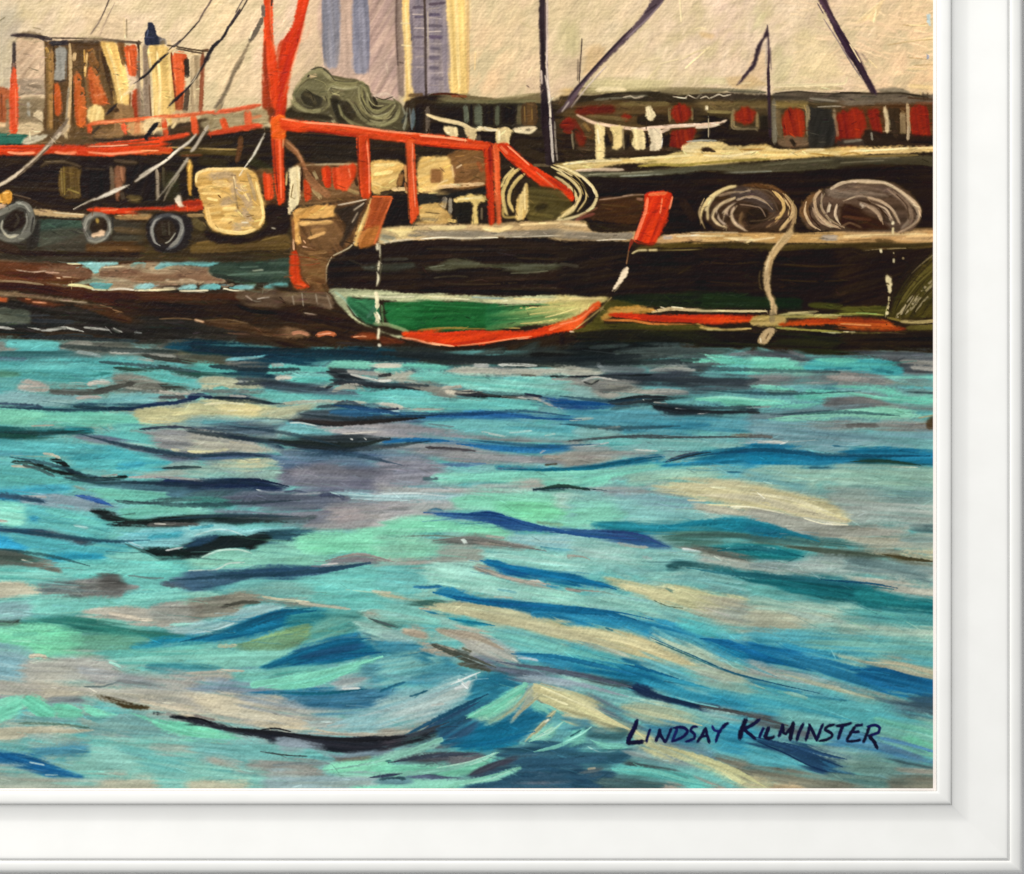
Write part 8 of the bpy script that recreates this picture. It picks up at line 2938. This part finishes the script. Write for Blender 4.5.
run("""
I W
T 534 390 2.56
s 1f6f9c 16 330,185 450,160 600,150 690,168 ;t2 a.6 f.3
s 2a86ac 18 380,180 520,172 640,180 710,190 ;t2 a.5 f.5
s 1c6488 8 0,204 120,200 220,185 325,170 ;t2
s 2b3b48 5 345,184 400,168 452,159 ;t2
s 7cc4b8 10 100,225 260,205 420,195 ;a.6 f.6
s 24384a 8 0,255 80,249 185,257 ;t3 f.3
s 8f9c9c 8 160,258 300,262 420,280 ;a.5 f.6
s d8c8a4 24 420,268 560,278 700,312 800,338 ;d.33 f.6 t2
s e8d8ac 14 540,262 660,280 770,318 ;d.3 f.5 t2
s f4e8c4 4 505,298 560,300 640,316 ;d.2
s f4e8c4 4 690,328 740,342 805,345 ;d.2
s a8ac9c 20 560,320 700,350 860,370 ;f.6 a.5
s 1f7c98 18 320,352 440,338 540,336 640,360 730,388 ;f.4 a.8 t2
s 4a6e68 18 330,375 480,370 640,385 800,402 ;f.5 a.7 t2
s 1a6c7c 16 470,412 560,405 690,427 ;f.4 a.8 t2
s 50604f 14 640,400 780,415 910,427 ;a.7 f.4 t2
s 5a4a2c 9 890,420 960,432 1024,440 ;t2 f.3
s 3a5c98 12 40,365 160,362 250,370 345,402 ;t2 f.2
s 3a4c94 8 165,362 260,368 325,394 ;t2
s 2a6fa8 17 0,470 80,478 150,495 210,510 ;t3 f.3
s 2a7080 16 390,455 500,470 640,480 800,495 920,510 ;t2 f.4 a.8
s 1f5a84 7 730,485 860,495 930,507 ;t2
s 2a4c40 9 810,183 900,182 990,193 ;t2 f.3
s 50585c 6 90,129 200,120 330,122 480,120 605,123 ;t2 a.8
s 2c2c34 10 190,29 270,18 350,18 ;t2
s 2c2c34 9 300,38 360,50 460,56 570,56 ;t2 d.15
s 1f54a0 12 50,32 120,34 195,37 ;t2 f.3
s 8ee0c4 8 415,22 500,19 630,30 ;t2
s 8adcbc 10 600,74 740,60 860,52 990,64 ;t2
s 7cd8bc 9 690,10 800,8 900,22 1010,30 ;t2
T 534 590 2.56
s 1f70b0 10 0,40 100,45 220,58 305,76 ;t3 f.3
s 2f84b8 18 0,62 120,62 260,80 360,105 430,142 ;f.4 a.8 t3
s 5aa4b4 16 300,95 420,130 520,180 620,222 ;a.6 f.5 t2
s 26628c 4 300,122 400,165 500,208 620,240 730,264 ;t2
s 2472b4 16 425,124 500,135 560,160 650,192 ;t2 f.3
s 2f7fb4 14 540,148 680,170 800,195 910,217 ;a.8 f.4 t2
s 2064a0 18 810,204 900,205 960,225 1030,242 ;f.4 t4
s 2f88b0 16 110,168 240,195 340,225 450,252 ;f.4 a.85 t2
s 1c6ca4 9 150,165 260,195 370,227 ;t2
s 3a98b4 22 300,215 460,260 620,290 810,332 ;f.6 a.6 t2
s 58b0b4 24 560,240 720,290 860,330 1020,372 ;f.6 a.6 t2
s 45505c 9 0,195 120,218 250,247 ;f.3
s 253660 11 242,250 330,275 440,302 ;t2 f.25
s 5a585c 7 425,297 540,318 650,347 ;t1 f.3
s d4c696 18 10,98 160,110 280,140 390,188 ;f.5 d.15 a.8 t2
s e0cf9c 9 100,112 220,130 340,168 ;d.25 t2
s a8bca0 14 360,190 480,215 590,252 ;f.6 a.6 t2
s b4bc9c 12 640,215 760,250 870,278 ;f.6 d.2 a.8 t2
s c0b494 14 850,184 940,190 1024,216 ;f.5 d.2 t4
s 88c4b4 11 640,262 700,275 ;t2
s 2c4a78 9 555,373 640,395 720,425 790,453 ;t2
s 36588c 10 640,390 720,415 800,433 ;t2
s 5c8cb8 9 885,378 960,395 1030,416 ;f.4
s 6cc4a8 18 870,328 950,350 1030,367 ;f.6 a.8
s c8c48c 16 320,396 430,430 520,465 590,503 ;f.4 d.12 t2
s d0c890 14 0,240 80,275 160,325 250,358 ;f.4 t2
s b4bc94 14 225,298 320,320 430,347 ;f.5 t2
s 70ccbc 9 200,460 300,462 380,485 470,502 ;t2
s 3c6880 24 10,420 120,425 240,427 ;a.6 f.6
T 234 590 2.56
s 8cb8bc 26 240,348 380,310 500,270 600,228 ;f.6 a.7 t2
s a8c4c4 14 320,324 450,290 580,242 ;f.5 d.2 t2
s d8e0dc 5 555,242 600,222 630,210 ;d.15 t2
s e0e8e4 4 582,232 600,250 ;t2
s 6a9ca8 12 380,215 470,230 560,220 ;f.6 a.6
s 2a5c84 14 430,375 520,330 600,290 650,266 ;t2 f.4
s 34547c 11 480,360 560,320 630,285 ;t2 f.3
s 4a4c5c 10 370,382 460,370 550,338 ;t2 f.4
s 2b2832 11 0,354 100,366 200,377 320,384 440,374 ;t1 f.3
s 3c3444 9 120,366 250,394 340,402 440,386 ;t2 f.4
s b0a898 8 190,366 330,371 450,360 ;f.4 d.25 t2
s 7cd8b8 15 600,326 650,302 700,270 745,243 ;t4 f.2 h.6
s 74d4b0 11 595,328 650,312 705,284 ;t2 h.6
s a8b490 8 675,332 720,300 765,248 ;d.12 t2
s b8b48c 7 715,328 760,290 795,262 ;d.1 t2
s dccf98 24 775,250 840,275 920,310 1010,356 ;t3 f.3 h.6
s ccc08c 12 790,285 860,310 950,334 ;d.2 t2
s f0e4b0 5 785,248 860,280 940,314 ;h.6 d.1
s 7cccb8 8 775,288 810,300 845,318 ;t2
s c4bc90 5 745,388 790,340 830,302 ;t2 h.6
s 8cd8bc 10 755,388 800,370 845,336 ;t2 h.6
s b4e8d0 4 770,380 810,362 840,338 ;t2 h.6
s 80d8c4 10 768,414 840,395 910,354 ;t2 h.6
s 98e4d0 5 850,388 890,368 915,350 ;t2 h.6
s 78d0bc 9 912,383 960,402 1015,402 ;t2 h.6
s 8ad0b8 13 230,462 340,445 430,420 530,383 ;t4 f.2 h.5
s 84ccb4 13 240,468 400,472 560,456 678,415 ;t2 f.2 h.5
s 80ceb0 9 540,502 640,480 735,453 ;t3 h.5
s b0e4cc 4 520,455 600,440 665,418 ;t2
s 4c5468 12 395,442 500,425 625,418 ;f.3 t2
s 4a5070 9 345,480 430,470 ;t2
s 545468 14 605,472 690,436 ;t2 f.3
s 2272a0 26 530,392 620,375 720,350 810,326 ;f.6 a.7 t2
s 1c6c9c 14 555,402 660,390 770,362 ;t2 f.4
s 3c6484 24 720,440 820,440 950,430 ;f.6 a.7
s 345c7c 24 690,482 870,480 ;f.6 a.8
s 7cdcbc 19 50,242 160,225 280,200 380,170 ;t3 f.2 h.5
s 70d0b0 14 80,250 200,240 310,203 ;t2 f.3
s 1f6c9c 14 100,195 180,160 260,135 350,123 ;t2 f.3
s 24689c 14 150,192 260,170 378,160 ;t2 f.4
s 24708c 8 100,263 220,265 340,253 ;t2 f.3
s 1a6c98 16 -5,114 60,85 130,60 210,53 ;t2 f.3
s 7ca870 11 25,137 100,115 200,93 ;t2 f.5
s 4a5c5c 7 345,72 420,97 ;t2 d.1
s 5c6054 9 510,142 600,170 670,198 ;d.2 t2
s 60687c 14 670,182 780,200 900,220 1020,250 ;t2 f.4
s 98a8b4 12 740,218 880,240 1010,273 ;f.5 t2
s 2878ac 14 710,163 820,170 940,195 1030,218 ;t2 f.3
s 2070a8 22 510,6 640,30 800,45 960,60 1030,77 ;t2 f.3
s 1f60a0 9 560,16 680,34 820,44 ;t2
s d0c498 24 520,42 680,75 840,110 1020,153 ;f.45 d.12 t2
s 74beb4 20 630,108 760,130 900,165 1024,192 ;f.5 a.7 t2
s 2585a8 10 550,73 600,82 668,91 ;t2
s c0a48c 18 430,104 490,117 ;f.5
s c4a890 20 535,103 620,120 690,152 ;f.5 t2
T 234 390 2.56
s 3a2c2c 14 150,76 260,85 360,80 490,71 ;t2 f.4
s 2f5288 12 250,38 340,48 430,62 ;t2 f.3
s 2f60a8 10 390,69 540,65 660,62 780,72 890,76 ;t2 f.3
s 26302e 16 90,128 220,138 320,140 400,123 ;t2 f.4
s 2a6cb0 12 380,134 450,128 560,131 ;t2 f.3
s 2f70b4 12 570,138 700,150 840,150 ;t2 f.3
s 1a7090 8 690,203 820,205 920,200 1030,178 ;t2 f.2
s 38506c 12 150,150 300,165 430,192 ;f.5 a.7 t2
s 78707e 30 200,200 400,210 ;f.6 a.5
s 7cd4bc 14 510,232 640,220 800,215 970,206 ;t2 f.3
s 28443c 9 780,253 840,245 910,256 ;t2
s b8d8d8 6 250,264 380,272 510,270 ;d.1 t2
s b8d8d8 5 300,278 450,283 ;t2
s 345aa4 11 485,314 580,318 680,325 800,355 920,375 1030,380 ;t2 f.2
s 2a4c94 6 585,317 680,325 750,347 ;t2
s 7cd8b0 30 160,390 300,375 450,343 ;a.5 f.6
s 9c8c88 8 235,437 320,420 410,440 ;t2 f.3
s 7c7874 9 510,386 600,378 700,395 800,412 ;t2 d.15
s 2078b4 16 630,436 740,460 860,480 970,503 ;t2 f.25
s b8a898 8 615,452 700,480 810,497 ;t2 d.1
s 3a587c 18 -5,468 120,470 240,460 350,443 ;t2 f.3
s 20284c 12 -5,235 60,230 140,247 ;t3 f.3
T 0 0 1
s 16303e 7 190,347 260,350 330,352 400,354 ;f.5 a.85
s 1a3848 6 300,356 360,358 420,360 ;f.5 a.7
s 242c30 8 380,353 470,358 560,360 640,356 ;f.5 a.85
s 2a3436 6 560,364 640,362 700,360 ;f.5 a.7
s 32403f 5 60,346 120,350 180,352 ;f.5 a.7
s 2b3338 4 20,336 70,338 140,341 ;f.4 a.8
s 243440 5 210,366 260,370 300,369 ;f.5 a.8
s 303a44 4 330,380 380,384 430,386 ;f.5 a.7
s 343e46 5 600,376 680,380 760,380 ;f.5 a.7
s 3c4c54 4 100,362 150,366 200,372 ;f.5 a.7
s 3c4c54 4 690,368 760,370 840,372 ;f.5 a.6
s 1c3450 4 0,407 60,410 120,409 170,403 205,397 ;t2 a.62 f.5
s 22303c 4 200,396 240,401 285,404 ;t2 a.62 f.5
s 26343c 5 300,414 350,419 400,417 450,414 ;t2 a.62 f.5
s 2c4458 4 230,426 290,434 340,446 ;t2 a.62 f.5
s 26323a 6 290,444 340,449 390,446 430,441 ;t2 f.4 a.62 f.5
s 1e3a52 5 80,434 130,446 190,455 240,454 ;t2 f.4 a.62 f.5
s 20383c 5 0,432 50,433 90,430 ;t2 f.4 a.62 f.5
s 24364a 5 10,457 50,464 85,475 120,480 ;t2 a.62 f.5
s 22344c 6 120,482 180,483 230,481 285,487 ;t2 f.3 a.62 f.5
s 2a3c48 5 115,500 180,505 250,503 300,500 ;t2 f.4 a.62 f.5
s 24467a 4 395,412 460,414 520,411 570,416 ;t2 a.62 f.5
s 26507c 4 470,440 540,446 600,444 ;t2 a.62 f.5
s 2a4656 5 560,424 620,428 680,426 ;t2 f.4 a.62 f.5
s 23405c 4 560,396 610,401 650,398 ;t2 a.62 f.5
s 2c3a44 5 640,402 700,408 760,406 ;t2 f.3 d.1 a.62 f.5
s 2a4854 4 700,390 780,394 860,391 ;t2 f.4 a.62 f.5
s 2c4a58 4 770,415 840,412 900,416 ;t2 f.4 a.62 f.5
s 1f4a70 5 690,457 760,450 830,455 930,456 ;t2 f.3 a.62 f.5
s 1e4864 5 0,528 60,536 110,541 150,540 ;t2 f.3 a.62 f.5
s 2a4458 4 160,520 230,515 300,517 ;t2 a.62 f.5
s 27455c 6 170,580 240,576 320,570 370,562 ;t2 f.4 a.62 f.5
s 1c5a80 6 180,642 230,630 270,615 310,608 ;t2 f.3 a.62 f.5
s 2a4a50 4 0,548 50,556 90,566 ;t2 f.4 a.62 f.5
""")
# small broken touches that follow the drawing: the brush went over the boats again
NOW = -1
def touches(n, box, skip, wl, jit, al):
    lum = COL.mean(-1)
    lum = smooth1(smooth1(lum, 5, 0), 5, 1)
    gyy, gxx = np.gradient(lum)
    xa, ya, xb, yb = box
    for _ in range(n):
        x = rng.uniform(xa, xb); y = rng.uniform(ya, yb)
        j = min(max(int((y - Y0) * S), 0), NH - 1); i = min(max(int((x - X0) * S), 0), NW - 1)
        if PID[j, i] in skip: continue
        gx_, gy_ = gxx[j, i], gyy[j, i]
        mag = math.hypot(gx_, gy_)
        a = math.atan2(gx_, -gy_) if mag > .012 else math.radians(rng.normal(3, 16))
        c = COL[j, i]; k = 1 + rng.normal(0, jit)
        c = np.clip(c * k + rng.normal(0, .012, 3) + (.02 if k > 1 else 0), .02, 1)
        l = wl[1] * rng.uniform(.5, 1.5); dx, dy = math.cos(a) * l / 2, math.sin(a) * l / 2
        brush([(x - dx, y - dy), (x + dx, y + dy)], wl[0] * rng.uniform(.7, 1.5), (c, c), {'a': al, 'f': .5, 'h': .4, 'r': 1, 't': 2, 'd': .2})
touches(6500, (-6, 30, 934, 348), (PARTS['sky'], PARTS['T1'], PARTS['T2']), (1.2, 6), .2, .6)
touches(3500, (-6, 345, 934, 791), (), (1.1, 8), .12, .5)

# deeper troughs, cleaner crests: the painter's strong tonal range in the sea
sea_px = PID == PARTS['W']
lum_ = (COL @ np.array([.3, .55, .15], np.float32))[..., None]
up_ = (1 - sstep(430, 520, GY))[..., None]
rich = lum_ + (COL - lum_) * 1.03
rich = rich * (.90 + .11 * sstep(.2, .55, lum_)) * (1 - .035 * up_)
COL[sea_px] = np.clip(rich, .015, 1)[sea_px]

run("""
I SIG
T 570 640 5.12
s 10123a 26 344,410 330,450 308,490 294,524 ;t1 h.6 a1
s 0e1030 23 292,526 330,524 376,518 ;t1 h.6 a1
s 12154a 16 412,452 398,490 390,524 ;t1 h.6 a1
s 10123a 18 438,520 452,486 462,456 ;t1 h.6 a1
s 10123a 16 456,456 466,490 488,526 ;t1 h.6 a1
s 10123a 16 486,526 504,490 520,448 ;t1 h.6 a1
s 141a52 17 548,452 536,486 522,520 ;t1 h.6 a1
s 12154a 16 528,450 570,446 600,462 586,490 552,508 520,520 ;t1 h.6 a1
s 12154a 16 656,444 630,444 618,462 638,482 634,504 590,522 ;t1 h.6 a1
s 10123a 17 650,524 676,486 694,448 ;t1 h.6 a1
s 10123a 18 694,448 702,486 714,526 ;t1 h.6 a1
s 10123a 15 664,494 708,490 ;t1 h.6 a1
s 1a2060 15 726,436 740,462 764,466 ;t1 h.6 a1
s 141a52 18 806,424 772,458 756,490 746,524 ;t1 h.6 a1
s 10123a 16 780,440 812,424 ;t1 h.6 a1
s 0e1030 26 902,398 886,440 872,478 868,510 ;t1 h.6 a1
s 10123a 18 974,404 930,436 888,456 ;t1 h.6 a1
s 10123a 18 890,456 918,480 950,506 ;t1 h.6 a1
s 12154a 17 994,444 980,472 968,504 ;t1 h.6 a1
s 10123a 17 1016,450 1004,476 992,502 ;t1 h.6 a1
T 750 640 5.12
s 10123a 20 96,446 84,476 76,500 ;t1 h.6 a1
s 0e1030 18 76,502 104,502 128,494 ;t1 h.6 a1
s 10123a 18 146,496 160,460 168,430 ;t1 h.6 a1
s 0e1030 16 166,432 172,474 184,478 222,430 ;t1 h.6 a1
s 0e1030 23 222,422 212,470 206,512 ;t1 h.6 a1
s 10123a 18 274,424 252,470 238,516 ;t1 h.6 a1
s 10123a 18 284,516 298,470 306,430 ;t1 h.6 a1
s 0e1030 18 300,428 322,470 344,516 ;t1 h.6 a1
s 10123a 17 340,516 356,470 374,428 ;t1 h.6 a1
s 0e1030 17 436,432 400,440 384,458 412,474 420,490 396,508 352,516 ;t1 h.6 a1
s 0e1030 17 440,440 480,436 520,424 ;t1 h.6 a1
s 10123a 18 476,436 460,476 450,508 ;t1 h.6 a1
s 0e1030 18 540,440 514,480 494,516 ;t1 h.6 a1
s 10123a 16 536,438 578,434 ;t1 h.6 a1
s 10123a 15 520,472 560,468 ;t1 h.6 a1
s 0e1030 17 494,518 534,516 568,510 ;t1 h.6 a1
s 0e1030 18 612,440 596,486 578,528 ;t1 h.6 a1
s 12154a 17 600,442 640,436 662,448 654,474 604,490 ;t1 h.6 a1
s 0e1030 21 608,490 636,522 652,558 ;t1 h.6 a1
""")
# ---------------------------------------------------------------- from paint to meshes
def linear(c):
    return np.where(c <= .04045, c / 12.92, ((c + .055) / 1.055) ** 2.4)
PIG = np.clip((linear(np.clip(COL, 0, 1)) - .006) * 0.89, 0.0015, .93)
RELIEF = HGT * 0.75 + WEAVE * 0.66 * (1.1 - .5 * np.clip(HGT / .5, 0, 1)) * (.4 + .6 * np.clip(COL.mean(-1) / .45, 0, 1))
ZUP = RELIEF + .4
CO = np.stack([(GX - CX) * MM, -ZUP * MM, (CZ - GY) * MM], -1)
IDX = np.arange(NH * NW).reshape(NH, NW)
CELL = PID[:-1, :-1]
def sheet(name, pid):
    j, i = np.nonzero(CELL == pid)
    if len(j) < 3: return None
    q = np.stack([IDX[j, i], IDX[j + 1, i], IDX[j + 1, i + 1], IDX[j, i + 1]], -1)
    u, inv = np.unique(q, return_inverse=True)
    return quads_mesh(name, CO.reshape(-1, 3)[u], inv.reshape(q.shape), PIG.reshape(-1, 3)[u])

# canvas behind the paint; towards the far left and top it carries the picture's continuation
step = 4.0
cx = np.arange(LEFT - 4, RIGHT + 1.1, step); cy = np.arange(TOP - 4, BOTTOM + 1.6, step)
mx, my = np.meshgrid(cx, cy)
rx = np.where(mx < X0 + 2, 2 * (X0 + 2) - mx, mx); ry = np.where(my < Y0 + 2, Y0 + 4 + .12 * (Y0 + 2 - my), my)
ii = np.clip(((rx - X0) * S).astype(int), 0, NW - 1); jj = np.clip(((ry - Y0) * S).astype(int), 0, NH - 1)
outside = (mx < X0 + 2) | (my < Y0 + 2)
ccol = PIG[jj, ii]
cco = np.stack([(mx - CX) * MM, np.where(outside, -.3, .2) * MM, (CZ - my) * MM], -1).reshape(-1, 3)
h, w = mx.shape
ci = np.arange(h * w).reshape(h, w)
cq = np.stack([ci[:-1, :-1], ci[1:, :-1], ci[1:, 1:], ci[:-1, 1:]], -1).reshape(-1, 4)
canvas = part('canvas', quads_mesh('canvas', cco, cq, ccol.reshape(-1, 3)), oil, None, 'stretched canvas under the paint')
st = mesh_from('stretcher', [world_of(x, y, u) for u in (-1.5, -18) for x, y in ((LEFT, TOP), (RIGHT, TOP), (RIGHT, BOTTOM), (LEFT, BOTTOM))],
               [(3, 2, 1, 0), (4, 5, 6, 7), (0, 1, 5, 4), (1, 2, 6, 5), (2, 3, 7, 6), (3, 0, 4, 7)])
part('stretcher', st, linen, canvas)

GROUPS = {   # key letter: (part name, label, key of the mesh that stands for the part)
    'sky': ('painted_sky', 'cream and pale ochre painted sky'),
    'T1': ('painted_tower', 'lilac painted tower with two blue vertical bands'),
    'T2': ('painted_tower', 'ribbed grey painted tower with a sunlit yellow side'),
    'W': ('painted_water', 'turquoise and blue painted water with dark wave lines'),
    'SIG': ('painted_signature', 'artist signature in dark navy capitals'),
    'A': ('painted_boat', 'painted boat on the left with red masts, railing and tyre fenders'),
    'C': ('painted_boat', 'painted boat in the middle with green and red striped bow'),
    'R': ('painted_boat', 'long dark painted boat on the right with rope coils on deck'),
    'L': ('painted_barge', 'low brown painted barge flecked with turquoise'),
    'Q': ('painted_quay', 'dark painted quay building with red windows'),
}
MAIN = {'A': 'A.hull', 'C': 'C.hull', 'R': 'R.hull', 'L': 'L.hull', 'Q': 'Q', 'sky': 'sky', 'T1': 'T1', 'T2': 'T2', 'W': 'W', 'SIG': 'SIG'}
LABELS = {
    'A.fender': 'straw coloured padded fender', 'A.net': 'olive green heap of nets', 'A.lamp': 'dark blue lamp on the roof',
    'A.tyre.3': 'dark tyre with a pale rim', 'A.yellow_float': 'yellow float', 'A.dinghy': 'green and white dinghy stern',
    'C.rope_coil': 'cream rope coil on the green boat', 'C.stem_post': 'bright red stem post',
    'R.rope_coil.1': 'brown and cream rope coil beside the hanging rope', 'R.rope_coil.2': 'wide rope coil nearest the frame',
}
made = {}
order = sorted(PARTS, key=lambda k: (k not in MAIN.values(), k))
for key in order:
    if key == 'ground': continue
    g = key.split('.')[0]
    name, lab = GROUPS[g]
    is_main = MAIN[g] == key
    nm = name if is_main else '_'.join(key.split('.')[1].split())
    me = sheet(nm, PARTS[key])
    if me is None: continue
    if is_main: made[g] = part(nm, me, oil, None, lab)
    else: part(nm, me, oil, made[g], LABELS.get(key))
